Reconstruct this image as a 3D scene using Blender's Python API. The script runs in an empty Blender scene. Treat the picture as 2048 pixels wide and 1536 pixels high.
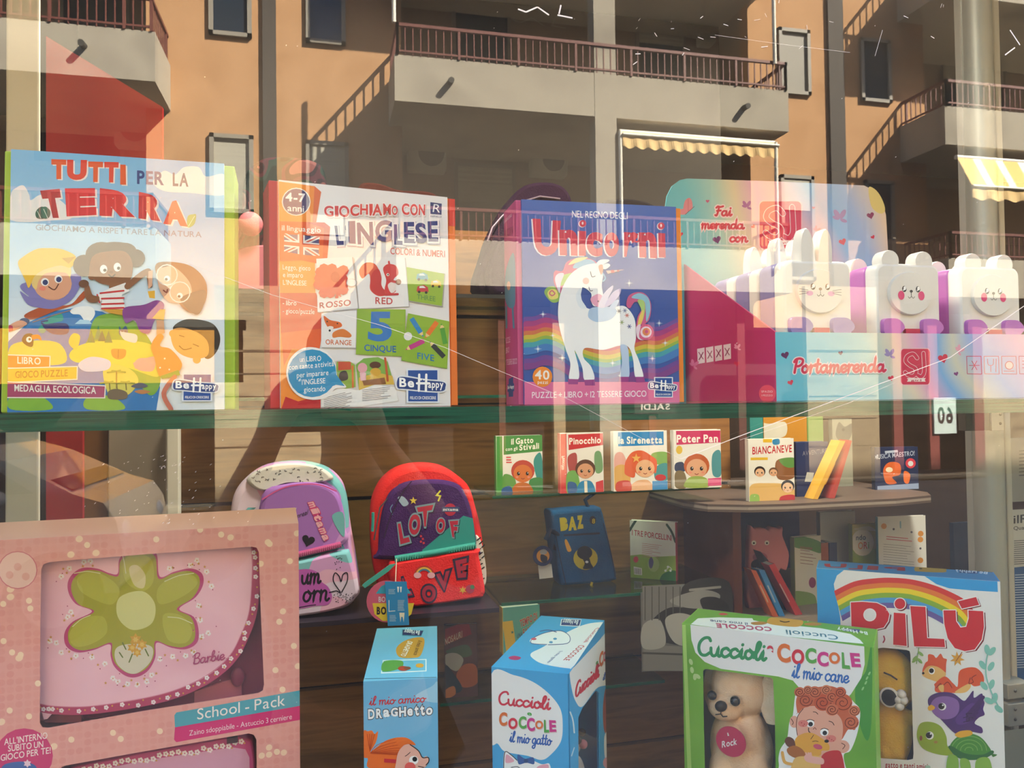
import bpy, bmesh, math, random
from mathutils import Vector, Matrix
from mathutils.geometry import tessellate_polygon
R = math.radians
random.seed(7)
scene = bpy.context.scene
COL = scene.collection
# ------------------------------------------------------------------ camera
FPX = 1538.0
CAM = Vector((0.0, -0.62, 1.6))
def cam_axes(yaw, pitch, roll):
    y, p, r = R(yaw), R(pitch), R(roll)
    f = Vector((math.sin(y)*math.cos(p), math.cos(y)*math.cos(p), math.sin(p)))
    r0 = Vector((math.cos(y), -math.sin(y), 0)); u0 = r0.cross(f)
    return math.cos(r)*r0+math.sin(r)*u0, -math.sin(r)*r0+math.cos(r)*u0, f
AX, AY, AZ = cam_axes(13.7, 1.3, -0.75)
cd = bpy.data.cameras.new('camera'); cam = bpy.data.objects.new('camera', cd); COL.objects.link(cam)
cd.sensor_width = 36.0; cd.lens = 36.0*FPX/2048; cd.clip_start = 0.01; cd.clip_end = 300
M3 = Matrix((AX, AY, -AZ)).transposed()
cam.matrix_world = Matrix.Translation(CAM) @ M3.to_4x4()
scene.camera = cam
# ------------------------------------------------------------------ light
SUN_TRAVEL = Vector((-1.2, -1.0, -1.4)).normalized()
sd = bpy.data.lights.new('sun', 'SUN'); sd.energy = 36.0; sd.angle = R(0.53); sd.color = (1.0, 0.92, 0.80)
so = bpy.data.objects.new('sun', sd); COL.objects.link(so); so.location = (8, 5, 22)
so.rotation_euler = SUN_TRAVEL.to_track_quat('-Z', 'Y').to_euler()
world = bpy.data.worlds.new('sky'); scene.world = world; world.use_nodes = True
wn = world.node_tree.nodes; wl = world.node_tree.links
sky = wn.new('ShaderNodeTexSky'); sky.sky_type = 'NISHITA'; sky.sun_disc = False
sky.sun_elevation = R(42); sky.sun_rotation = R(50); sky.dust_density = 1.5
wn['Background'].inputs[1].default_value = 0.95
wl.new(sky.outputs[0], wn['Background'].inputs[0])
scene.view_settings.view_transform = 'Standard'; scene.view_settings.look = 'None'
scene.view_settings.gamma = 1.0; scene.view_settings.exposure = 1.17
scene.view_settings.use_curve_mapping = False
scene.cycles.use_denoising = True
scene.cycles.max_bounces = 10; scene.cycles.transparent_max_bounces = 24
scene.cycles.sample_clamp_indirect = 6.0
scene.cycles.caustics_reflective = False; scene.cycles.caustics_refractive = False
# ------------------------------------------------------------------ photo helpers
def ray(px, py): return AX*((px-1024)/FPX) - AY*((py-768)/FPX) + AZ
def onY(px, py, y):
    d = ray(px, py); return CAM + d*((y-CAM.y)/d.y)
def onZ(px, py, z):
    d = ray(px, py); return CAM + d*((z-CAM.z)/d.z)
def mirror(px, py, y):                # a point seen in the window glass, 'y' metres out in the street
    p = onY(px, py, y); return Vector((p.x, -y, p.z))
# ------------------------------------------------------------------ materials
MATS = {}
def lin(h):
    c = [int(h[i:i+2], 16)/255 for i in (0, 2, 4)]
    return [x/12.92 if x <= .04045 else ((x+.055)/1.055)**2.4 for x in c]
def new_mat(name):
    m = bpy.data.materials.new(name); m.use_nodes = True
    return m, m.node_tree.nodes, m.node_tree.links, m.node_tree.nodes['Principled BSDF']
def pm(h, rough=.45, spec=.35, metal=0, coat=0, kind='paint'):
    k = (h, rough, spec, metal, coat)
    if k in MATS: return MATS[k]
    m, n, l, b = new_mat(kind+'_'+h)
    b.inputs['Base Color'].default_value = lin(h)+[1]
    b.inputs['Roughness'].default_value = rough; b.inputs['Specular IOR Level'].default_value = spec
    b.inputs['Metallic'].default_value = metal; b.inputs['Coat Weight'].default_value = coat
    MATS[k] = m; return m
def ink(h): return pm(h, .42, .3)
def noise_mat(name, cols, scale=(1, 1, 1), nscale=6, rough=.6, spec=.3, detail=4, bump=0, lo=.3, hi=.7, bscale=None, space='Object', dist=0):
    m, n, l, b = new_mat(name)
    tc = n.new('ShaderNodeTexCoord'); mp = n.new('ShaderNodeMapping'); mp.inputs['Scale'].default_value = scale
    l.new(tc.outputs[space], mp.inputs[0])
    t = n.new('ShaderNodeTexNoise'); t.inputs['Scale'].default_value = nscale; t.inputs['Detail'].default_value = detail
    t.inputs['Distortion'].default_value = dist
    l.new(mp.outputs[0], t.inputs['Vector'])
    r = n.new('ShaderNodeValToRGB'); e = r.color_ramp.elements
    while len(e) < len(cols): e.new(.5)
    for i, c in enumerate(cols):
        e[i].position = lo+(hi-lo)*i/max(1, len(cols)-1); e[i].color = lin(c)+[1]
    l.new(t.outputs['Fac'], r.inputs[0]); l.new(r.outputs[0], b.inputs['Base Color'])
    b.inputs['Roughness'].default_value = rough; b.inputs['Specular IOR Level'].default_value = spec
    if bump:
        t2 = n.new('ShaderNodeTexNoise'); t2.inputs['Scale'].default_value = bscale or nscale*6; t2.inputs['Detail'].default_value = 3
        l.new(mp.outputs[0], t2.inputs['Vector'])
        bp = n.new('ShaderNodeBump'); bp.inputs['Strength'].default_value = bump; bp.inputs['Distance'].default_value = .01
        l.new(t2.outputs['Fac'], bp.inputs['Height']); l.new(bp.outputs[0], b.inputs['Normal'])
    return m
def glass_mat(name, tint='ffffff', f0=.04, rough=0.0, dust=0.0, gcol=(1, 1, 1, 1)):
    m, n, l, b = new_mat(name); n.remove(b)
    out = n['Material Output']
    g = n.new('ShaderNodeNewGeometry')
    dt = n.new('ShaderNodeVectorMath'); dt.operation = 'DOT_PRODUCT'
    l.new(g.outputs['Incoming'], dt.inputs[0]); l.new(g.outputs['Normal'], dt.inputs[1])
    def mth(op, a, bb=None):
        x = n.new('ShaderNodeMath'); x.operation = op
        for i, v in enumerate((a, bb)):
            if v is None: continue
            if isinstance(v, (int, float)): x.inputs[i].default_value = v
            else: l.new(v, x.inputs[i])
        return x.outputs[0]
    c = mth('ABSOLUTE', dt.outputs['Value']); c = mth('SUBTRACT', 1.0, c); c = mth('POWER', c, 5.0)
    c = mth('MULTIPLY', c, 1-f0); c = mth('ADD', c, f0)
    tr = n.new('ShaderNodeBsdfTransparent'); tr.inputs[0].default_value = lin(tint)+[1]
    gl = n.new('ShaderNodeBsdfGlossy'); gl.inputs['Roughness'].default_value = rough; gl.inputs[0].default_value = gcol
    mx = n.new('ShaderNodeMixShader'); l.new(c, mx.inputs[0]); l.new(tr.outputs[0], mx.inputs[1]); l.new(gl.outputs[0], mx.inputs[2])
    last = mx.outputs[0]
    if dust:
        df = n.new('ShaderNodeBsdfDiffuse'); df.inputs[0].default_value = (.8, .78, .74, 1)
        nz = n.new('ShaderNodeTexNoise'); nz.inputs['Scale'].default_value = 5; nz.inputs['Detail'].default_value = 6
        tc = n.new('ShaderNodeTexCoord'); l.new(tc.outputs['Object'], nz.inputs['Vector'])
        k = mth('MULTIPLY', nz.outputs['Fac'], dust*2)
        m2 = n.new('ShaderNodeMixShader'); l.new(k, m2.inputs[0]); l.new(last, m2.inputs[1]); l.new(df.outputs[0], m2.inputs[2]); last = m2.outputs[0]
    l.new(last, out.inputs[0]); return m
# ------------------------------------------------------------------ objects
WM = {}
def setp(o, label=None, cat=None, group=None, kind=None):
    for k, v in (('label', label), ('category', cat), ('group', group), ('kind', kind)):
        if v: o[k] = v
    return o
def thing(name, label, cat, loc=(0, 0, 0), rz=0, group=None):
    o = bpy.data.objects.new(name, None); COL.objects.link(o)
    o.empty_display_size = .05; o.location = loc; o.rotation_euler = (0, 0, rz)
    WM[o.name] = Matrix.Translation(Vector(loc)) @ Matrix.Rotation(rz, 4, 'Z')
    return setp(o, label, cat, group)
def world_of(o):
    while o is not None:
        if o.name in WM: return WM[o.name]
        o = o.parent
    return Matrix.Identity(4)
class MB:
    def __init__(s): s.v = []; s.f = []; s.m = []; s.mats = []; s.sm = []
    def mi(s, m):
        if isinstance(m, str): m = ink(m)
        if m not in s.mats: s.mats.append(m)
        return s.mats.index(m)
    def add(s, vs, fs, m, smooth=False):
        b = len(s.v); k = s.mi(m); s.v += [Vector(v) for v in vs]
        for f in fs: s.f.append([b+i for i in f]); s.m.append(k); s.sm.append(smooth)
    def quad(s, a, b, c, d, m): s.add([a, b, c, d], [(0, 1, 2, 3)], m)
    def box(s, c, d, m, M=None):
        c = Vector(c); x, y, z = d[0]/2, d[1]/2, d[2]/2
        vs = [Vector((sx*x, sy*y, sz*z)) for sz in (-1, 1) for sy in (-1, 1) for sx in (-1, 1)]
        if M is not None: vs = [M @ v for v in vs]
        s.add([c+v for v in vs], [(0, 2, 3, 1), (4, 5, 7, 6), (0, 1, 5, 4), (2, 6, 7, 3), (0, 4, 6, 2), (1, 3, 7, 5)], m)
    def b2(s, a, b, m):
        a = Vector(a); b = Vector(b); s.box((a+b)/2, [abs(t) for t in (b-a)], m)
    def hexa(s, v8, m):               # bottom ring a,b,c,d then top ring
        s.add(v8, [(3, 2, 1, 0), (4, 5, 6, 7), (0, 1, 5, 4), (1, 2, 6, 5), (2, 3, 7, 6), (3, 0, 4, 7)], m)
    def prism(s, ring, off, m, smooth=False):
        n = len(ring); off = Vector(off); r = [Vector(p) for p in ring]
        s.add(r, [list(range(n))], m); s.add([p+off for p in r], [list(range(n))[::-1]], m)
        s.add(r+[p+off for p in r], [(i, i+n, (i+1) % n+n, (i+1) % n) for i in range(n)], m, smooth)
    def loft(s, rings, m, cap=True, smooth=True, closed=True):
        n = len(rings[0]); vs = [p for r in rings for p in r]; fs = []
        for i in range(len(rings)-1):
            for j in range(n if closed else n-1):
                k = (j+1) % n; fs.append((i*n+j, i*n+k, (i+1)*n+k, (i+1)*n+j))
        s.add(vs, fs, m, smooth)
        if cap: s.add(rings[0], [list(range(n))[::-1]], m); s.add(rings[-1], [list(range(n))], m)
    def tube(s, pts, r, m, seg=8, cap=True):
        pts = [Vector(p) for p in pts]; rings = []; up = None
        for i, p in enumerate(pts):
            t = (pts[min(i+1, len(pts)-1)]-pts[max(i-1, 0)]).normalized()
            if up is None:
                up = Vector((0, 0, 1)) if abs(t.z) < .9 else Vector((1, 0, 0))
            a = t.cross(up).normalized(); up = a.cross(t).normalized()
            rr = r[i] if isinstance(r, (list, tuple)) else r
            rings.append([p+(a*math.cos(2*math.pi*k/seg)+up*math.sin(2*math.pi*k/seg))*rr for k in range(seg)])
        s.loft(rings, m, cap)
    def ball(s, c, r, m, seg=16, rings=10, M=None):
        c = Vector(c); r = (r, r, r) if isinstance(r, (int, float)) else r; vs = []; fs = []
        for i in range(rings+1):
            t = math.pi*i/rings
            for j in range(seg):
                a = 2*math.pi*j/seg; q = Vector((r[0]*math.sin(t)*math.cos(a), r[1]*math.sin(t)*math.sin(a), r[2]*math.cos(t)))
                vs.append(c+(M @ q if M else q))
        for i in range(rings):
            for j in range(seg): fs.append((i*seg+j, (i+1)*seg+j, (i+1)*seg+(j+1) % seg, i*seg+(j+1) % seg))
        s.add(vs, fs, m, True)
    def build(s, name, parent=None, bevel=0, subsurf=0, label=None, cat=None, group=None, kind=None, org=None):
        me = bpy.data.meshes.new(name)
        if org is not None: W = Matrix.Translation(-Vector(org))
        else: W = world_of(parent).inverted() if parent else Matrix.Identity(4)
        me.from_pydata([W @ v for v in s.v], [], s.f)
        for m in s.mats: me.materials.append(m)
        for p, k, sm in zip(me.polygons, s.m, s.sm): p.material_index = k; p.use_smooth = sm
        me.update(); o = bpy.data.objects.new(name, me); COL.objects.link(o)
        if org is not None: o.location = org
        if parent: o.parent = parent
        if bevel:
            b = o.modifiers.new('bevel', 'BEVEL'); b.width = bevel; b.segments = 2; b.limit_method = 'ANGLE'; b.angle_limit = R(50)
        if subsurf:
            b = o.modifiers.new('smooth', 'SUBSURF'); b.levels = subsurf; b.render_levels = subsurf
        return setp(o, label, cat, group, kind)
# ------------------------------------------------------------------ printed artwork
def nums(t): return [float(x) for x in t.split()] if isinstance(t, str) else list(t)
def pairs(t):
    a = nums(t); return [(a[i], a[i+1]) for i in range(0, len(a)-1, 2)]
def catmull(P, closed, k=6):
    n = len(P); out = []
    for i in range(n if closed else n-1):
        g = lambda j: P[j % n] if closed else P[max(0, min(n-1, j))]
        a, b, c, d = g(i-1), g(i), g(i+1), g(i+2)
        for q in range(k):
            t = q/k
            out.append(tuple(.5*(2*b[x]+(c[x]-a[x])*t+(2*a[x]-5*b[x]+4*c[x]-d[x])*t*t+(3*b[x]-a[x]-3*c[x]+d[x])*t**3) for x in (0, 1)))
    if not closed: out.append(P[-1])
    return out
GLY = {}
def glyph(ch, off=0.0):
    k = (ch, round(off, 4))
    if k in GLY: return GLY[k]
    c = bpy.data.curves.new('g', 'FONT'); c.body = ch; c.size = 1; c.offset = off; c.resolution_u = 4
    o = bpy.data.objects.new('g', c); COL.objects.link(o); dg = bpy.context.evaluated_depsgraph_get(); dg.update()
    e = o.evaluated_get(dg); me = e.to_mesh()
    vs = [(v.co.x, v.co.y) for v in me.vertices]; fs = [list(p.vertices) for p in me.polygons]
    e.to_mesh_clear(); bpy.data.objects.remove(o); bpy.data.curves.remove(c)
    if not vs: vs = [(0, 0)]
    GLY[k] = (vs, fs, min(v[0] for v in vs), max(v[0] for v in vs), min(v[1] for v in vs), max(v[1] for v in vs)); return GLY[k]
CAPH = None
def capheight():
    global CAPH
    if CAPH is None: CAPH = glyph('H')[5]
    return CAPH
# cursive stroke letters: x-height .5, ascender 1, baseline 0; several strokes parted by '/', each followed by its advance width
SCRIPT = {
 'a': ('.42 .42 .25 .5 .08 .38 .06 .14 .2 0 .36 .12 .42 .42 .42 .12 .5 0 .6 .1', .56), 'b': ('0 .1 .2 .6 .26 .9 .18 1 .1 .8 .08 .2 .2 0 .38 .1 .4 .35 .28 .48 .14 .36', .48),
 'c': ('.4 .4 .28 .5 .1 .4 .06 .16 .2 0 .34 .04 .46 .16', .44), 'd': ('.42 .42 .25 .5 .08 .38 .06 .14 .2 0 .36 .12 .42 .5 .44 1 .43 .3 .5 .02 .6 .1', .56),
 'e': ('.04 .18 .3 .26 .36 .42 .24 .5 .08 .38 .07 .14 .2 0 .34 .04 .46 .16', .44), 'g': ('.42 .42 .25 .5 .08 .38 .06 .14 .2 .02 .36 .12 .42 .44 .42 -.2 .3 -.42 .12 -.36 .16 -.2 .42 -.04 .56 .1', .54),
 'i': ('.02 .1 .14 .46 .14 .12 .22 0 .32 .12/.15 .76 .16 .78', .28), 'l': ('.0 .1 .2 .6 .26 .9 .18 1 .1 .8 .1 .16 .2 0 .32 .1', .28), 'm': ('.04 .4 .1 .48 .1 0 .12 .34 .26 .5 .34 .4 .34 0 .36 .34 .5 .5 .58 .38 .58 .1 .66 0 .76 .1', .72),
 'n': ('.04 .4 .1 .48 .1 0 .12 .34 .26 .5 .36 .4 .36 .1 .44 0 .54 .1', .5), 'o': ('.3 .48 .1 .42 .06 .16 .2 0 .36 .1 .4 .34 .28 .49 .34 .38 .54 .4', .48), 'p': ('.04 .4 .1 .5 .1 -.42 .1 .3 .24 .5 .4 .4 .4 .12 .24 0 .12 .1', .5),
 'r': ('.04 .4 .1 .48 .1 0 .12 .3 .22 .48 .36 .46', .36), 't': ('.16 .9 .14 .2 .22 0 .36 .1/.0 .56 .32 .58', .34), 'u': ('.04 .44 .08 .14 .2 0 .34 .1 .4 .46 .4 .14 .48 0 .58 .1', .52),
 'B': ('.1 .9 .08 .0/.0 .8 .2 1 .44 .94 .46 .7 .3 .54 .14 .52 .4 .5 .54 .3 .44 .04 .2 0 .04 .1', .58), 'C': ('.56 .84 .46 1 .24 .96 .06 .7 .04 .34 .18 .04 .4 0 .58 .16', .58),
 'P': ('.16 .92 .12 .4 .1 0/.0 .76 .1 .94 .34 1 .54 .88 .5 .6 .3 .46 .14 .48', .52), 'F': ('.24 .9 .2 .4 .12 .04 0 .06/.02 .82 .14 .96 .36 .9 .58 .98/.1 .5 .42 .54', .5), ' ': ('', .3), 'à': ('.42 .42 .25 .5 .08 .38 .06 .14 .2 0 .36 .12 .42 .42 .42 .12 .5 0 .6 .1/.2 .8 .3 .65', .56),
}
class Art:
    """prints flat shapes on a plane of a mesh: coordinates are read off the photograph and land on the plane itself"""
    EPS = 6e-5
    def __init__(s, mb, p0, u, v, w, h, T=(0, 0, 1), n=None, quad=None):
        s.mb = mb; s.p0 = Vector(p0); s.u = Vector(u).normalized(); s.v = Vector(v).normalized()
        s.n = n or s.u.cross(s.v).normalized(); s.w = w; s.h = h; s.T = T; s.lay = 1; s.quad = quad; s.seen = []; s.rise = 0
    def loc(s, x, y):
        ox, oy, k = s.T
        if s.quad:                       # own page coordinates 0..1
            return (x*s.w, y*s.h)
        d = ray(ox+x*k, oy+y*k); t = (s.p0-CAM).dot(s.n)/d.dot(s.n); q = CAM+d*t-s.p0
        return (q.dot(s.u), q.dot(s.v))
    def clip(s, P):
        for ax, lim, sg in ((0, 0, 1), (0, s.w, -1), (1, 0, 1), (1, s.h, -1)):
            o = []; n = len(P)
            for i in range(n):
                a, b = P[i], P[(i+1) % n]; da, db = sg*(a[ax]-lim), sg*(b[ax]-lim)
                if da >= 0: o.append(a)
                if da*db < 0:
                    t = da/(da-db); o.append((a[0]+(b[0]-a[0])*t, a[1]+(b[1]-a[1])*t))
            P = o
            if len(P) < 3: return []
        return P
    def at(s, a, b, r=0): return s.p0+s.u*a+s.v*b+s.n*((s.lay+r)*s.EPS)
    def level(s, L):                     # each print lies just above the prints it overlaps
        x0 = min(p[0] for p in L); x1 = max(p[0] for p in L); y0 = min(p[1] for p in L); y1 = max(p[1] for p in L); k = 0
        for q in s.seen:
            if q[0] < x1 and q[1] > x0 and q[2] < y1 and q[3] > y0 and q[4] > k: k = q[4]
        s.lay = k+1; s.seen.append((x0, x1, y0, y1, k+1))
    def poly_local(s, L, col, lev=True):
        L = s.clip(L); Q = []
        for p in L:
            if not Q or (abs(p[0]-Q[-1][0])+abs(p[1]-Q[-1][1])) > 1e-6: Q.append(p)
        if len(Q) < 3: return
        if lev: s.level(Q)
        if len(Q) == 3: tr = [(0, 1, 2)]
        else: tr = tessellate_polygon([[Vector((p[0], p[1], 0)) for p in Q]])
        out = []
        for t in tr:
            a, b, c = (Q[i] for i in t)
            ar = (b[0]-a[0])*(c[1]-a[1])-(b[1]-a[1])*(c[0]-a[0])
            if abs(ar) > 1e-12: out.append(tuple(t) if ar > 0 else tuple(t)[::-1])
        s.mb.add([s.at(*p) for p in Q], out, col)
    def fill(s, col):
        s.poly_local([(0, 0), (s.w, 0), (s.w, s.h), (0, s.h)], col)
    def p(s, col, pts, sm=0):            # polygon; sm = smoothed outline
        P = pairs(pts)
        if sm: P = catmull(P, True)
        s.poly_local([s.loc(*q) for q in P], col)
    def e(s, col, x, y, rx, ry=None, rot=0, seg=20):
        ry = rx if ry is None else ry; c, d = math.cos(R(rot)), math.sin(R(rot))
        P = [(x+rx*math.cos(t)*c-ry*math.sin(t)*d, y+rx*math.cos(t)*d+ry*math.sin(t)*c) for t in [2*math.pi*i/seg for i in range(seg)]]
        s.poly_local([s.loc(*q) for q in P], col)
    def dots(s, col, pts, r):
        for x, y in pairs(pts): s.e(col, x, y, r, seg=8)
    def l(s, col, pts, w, sm=1, cap=1, k=5):   # stroke: one mitred ribbon with round ends
        P = pairs(pts) if isinstance(pts, str) or not isinstance(pts[0], tuple) else pts
        if sm and len(P) > 2: P = catmull(P, False, k)
        Q = [P[0]]
        for p in P[1:]:
            if math.hypot(p[0]-Q[-1][0], p[1]-Q[-1][1]) > w*.04: Q.append(p)
        if len(Q) < 2: return s.e(col, P[0][0], P[0][1], w/2, seg=8)
        h = w/2; n = len(Q); A_ = []; B_ = []; D = [math.atan2(b[1]-a[1], b[0]-a[0]) for a, b in zip(Q, Q[1:])]
        for i, (x, y) in enumerate(Q):
            d0 = D[max(0, i-1)]; d1 = D[min(n-2, i)]; tu = (d1-d0+math.pi) % (2*math.pi)-math.pi; m = d0+tu/2; q = h/max(.45, math.cos(tu/2))
            A_.append((x-q*math.sin(m), y+q*math.cos(m))); B_.append((x+q*math.sin(m), y-q*math.cos(m)))
        LA = [s.loc(*p) for p in A_]; LB = [s.loc(*p) for p in B_]; box = LA+LB
        caps = []
        if cap:
            for c, d in ((Q[0], D[0]+math.pi), (Q[-1], D[-1])):
                caps.append([s.loc(c[0]+h*math.cos(d+R(a)), c[1]+h*math.sin(d+R(a))) for a in (-90, -45, 0, 45, 90)])
        if any(not (0 <= a <= s.w and 0 <= b <= s.h) for a, b in box):
            s.level(box)
            for i in range(n-1): s.poly_local([LA[i], LA[i+1], LB[i+1], LB[i]], col, False)
            for c in caps: s.poly_local(c, col, False)
            return
        s.level(box+[p for c in caps for p in c])
        def orient(f, V):
            a, b, c = (V[i] for i in f[:3]); return f if (b[0]-a[0])*(c[1]-a[1])-(b[1]-a[1])*(c[0]-a[0]) > 0 else f[::-1]
        V = []; Z = []
        for i in range(n): V += [LA[i], LB[i]]; Z += [.6*i/n]*2
        fs = [orient((2*i, 2*i+2, 2*i+3, 2*i+1), V) for i in range(n-1)]
        for k_, c in enumerate(caps):
            b = len(V); V += c; Z += [.6*k_*(n-1)/n]*5; fs.append(orient((b, b+2, b+4), V) and orient(tuple(range(b, b+5)), V))
        s.mb.add([s.at(p[0], p[1], z) for p, z in zip(V, Z)], fs, col)
    def g(s, vs, fs, col, f):
        L = [s.loc(*f(v)) for v in vs]
        if not fs: return
        s.level(L)
        if any(not (-1e-4 <= a <= s.w+1e-4 and -1e-4 <= b <= s.h+1e-4) for a, b in L):
            for q in fs: s.poly_local([L[i] for i in q], col, False)
            return
        out = []
        for q in fs:
            a, b, c = (L[i] for i in q[:3]); ar = (b[0]-a[0])*(c[1]-a[1])-(b[1]-a[1])*(c[0]-a[0])
            out.append(q if ar > 0 else q[::-1])
        s.mb.add([s.at(*q) for q in L], out, col)
    def q(s, ch, quad, col, off=.0, out=None, ow=.03, sh=None):   # one letter stretched on TL TR BR BL
        Q = pairs(quad)
        def go(o, c, dx=0, dy=0):
            vs, fs, a, b, lo, hi = glyph(ch, o); A = glyph(ch, off)
            def f(v):
                t = (v[0]-A[2])/(A[3]-A[2]); r = (v[1]-A[4])/(A[5]-A[4])
                return tuple((1-r)*((1-t)*Q[3][i]+t*Q[2][i])+r*((1-t)*Q[0][i]+t*Q[1][i])+(dx, dy)[i] for i in (0, 1))
            s.g(vs, fs, c, f)
        if sh: go(off+(ow if out else 0), sh[0], sh[1], sh[2])
        if out: go(off+ow, out)
        go(off, col)
    def t(s, txt, x0, y0, x1, y1, h, col, off=0.0, up=None, out=None, ow=.03, sh=None, skew=0, gap=.13, wob=0):
        cp = capheight(); X = []; cur = 0
        for ch in txt:
            if ch == ' ': cur += .36; X.append(None); continue
            g = glyph(ch, off); wd = (g[3]-g[2])/cp; X.append(cur-g[2]/cp); cur += wd+gap
        cur -= gap
        ux, uy = (x1-x0)/cur, (y1-y0)/cur; vx, vy = up or (0, -h)
        vx += skew*h*(1 if ux >= 0 else -1)
        rnd = random.Random(len(txt)*31+int(x0)); W = [(rnd.uniform(-wob, wob)) for _ in txt]
        passes = []
        if sh: passes.append((off+(ow if out else 0), sh[0], sh[1], sh[2]))
        if out: passes.append((off+ow, out, 0, 0))
        passes.append((off, col, 0, 0))
        for o, c, dx, dy in passes:
            for i, (ch, x) in enumerate(zip(txt, X)):
                if x is None: continue
                vs, fs = glyph(ch, o)[:2]
                cc = c[i % len(c)] if isinstance(c, (list, tuple)) else c
                s.g(vs, fs, cc, lambda v: (x0+(x+v[0]/cp)*ux+(v[1]/cp+W[i])*vx+dx, y0+(x+v[0]/cp)*uy+(v[1]/cp+W[i])*vy+dy))
    def c(s, txt, x0, y0, x1, y1, h, col, w, up=None, out=None, ow=0, skew=.12):   # joined handwriting
        cur = sum(SCRIPT[ch][1] for ch in txt); ux, uy = (x1-x0)/cur, (y1-y0)/cur; vx, vy = up or (0, -h); vx += skew*h
        for cc, ww in (((out, ow),) if out else ())+((col, w),):
            x = 0
            for ch in txt:
                st, ad = SCRIPT[ch]
                for k in st.split('/'):
                    P = [(x0+(x+a)*ux+b*vx, y0+(x+a)*uy+b*vy) for a, b in pairs(k)]
                    if P: s.l(cc, P, ww, k=4)
                x += ad
    def heart(s, col, x, y, r, rot=0):
        c, d = math.cos(R(rot)), math.sin(R(rot)); P = []
        for i in range(20):
            t = 2*math.pi*i/20; a = 16*math.sin(t)**3/16*r; b = -(13*math.cos(t)-5*math.cos(2*t)-2*math.cos(3*t)-math.cos(4*t))/16*r
            P.append((x+a*c-b*d, y+a*d+b*c))
        s.p(col, [q for p in P for q in p])
    def star(s, col, x, y, r, n=5, k=.4, rot=-90):
        P = []
        for i in range(2*n):
            a = R(rot)+math.pi*i/n; q = r if i % 2 == 0 else r*k; P += [x+q*math.cos(a), y+q*math.sin(a)]
        s.p(col, P)
    def lines(s, col, x0, y0, x1, y1, n, dy, w, jag=.15, dx=0):   # rows of print too small to read
        for i in range(n):
            f = 1-random.random()*jag
            s.l(col, [x0+dx*i, y0+dy*i, x0+dx*i+(x1-x0)*f, y0+dy*i+(y1-y0)*f], w, 0, 0); s.lay -= 1
        s.lay += 1
def happy(A, x0, y0, x1, y1, x2, y2, h):
    """the blue Be Happy mark: bottom left, bottom right of its square and its height"""
    ux, uy = x1-x0, y1-y0
    f = lambda a, b: (x0+ux*a+x2*b, y0+uy*a+y2*b)
    def P(col, *ab, sm=0): A.p(col, [v for a, b in ab for v in f(a, b)], sm)
    P('dfe6ee', (-.06, -.05), (1.06, -.05), (1.06, 1.05), (-.06, 1.05))
    P('20509c', (0, 0), (1, 0), (1, 1), (0, 1))
    P('dfe6ee', (-.4, .42), (-.1, .36), (1.1, .28), (1.32, .46), (1.24, .66), (.6, .72), (-.2, .84), (-.42, .7), sm=1)
    P('1c3f80', (-.36, .44), (-.1, .4), (1.08, .32), (1.27, .47), (1.2, .62), (.6, .68), (-.2, .79), (-.37, .68), sm=1)
    a = f(-.3, .48); b = f(.2, .46); A.t('Be', a[0], a[1], b[0], b[1], h*.25, 'ffffff', .03, up=(x2*.27, y2*.27))
    for q in ((.36, .34, .38, .86), (.6, .34, .62, .86), (.3, .58, .72, .58)):
        a = f(*q[:2]); b = f(*q[2:]); A.l('ffffff', [*a, *b], h*.07, 0)
    for q in (.44, .54):
        a = f(q, .7); A.e('ffffff', a[0], a[1], h*.03, seg=8)
    a = f(.68, .44); b = f(1.2, .44); A.t('appy', a[0], a[1], b[0], b[1], h*.2, 'ffffff', .02, up=(x2*.22, y2*.22))
    a = f(.06, .07); b = f(.94, .07); A.t('FELICI DI CRESCERE', a[0], a[1], b[0], b[1], h*.09, 'ffffff', .01, up=(x2*.09, y2*.09))
def face(A, x, y, r, skin, hair=None, look=(.25, 0), eye=.11, mouth='8a3b34', ry=None, eyecol='1d1a1c', sx=0):
    """round cartoon head"""
    A.e(skin, x, y, r, ry or r)
    for k in (-1, 1):
        ex = x+r*(k*.38+sx); ey = y+r*.02
        A.e('ffffff', ex, ey, r*eye*1.6, r*eye*1.8, seg=12); A.e(eyecol, ex+r*eye*look[0]*2, ey+r*eye*look[1], r*eye*1.1, seg=10)
        A.e('e8806f', ex+r*k*.12, y+r*.35, r*.13, r*.1, seg=10)
    A.l(mouth, [x+r*(sx-.2), y+r*.42, x+r*sx, y+r*.54, x+r*(sx+.2), y+r*.42], r*.06)
    A.l(mouth, [x+r*(sx-.04), y+r*.2, x+r*(sx+.05), y+r*.24], r*.06, 0)
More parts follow.
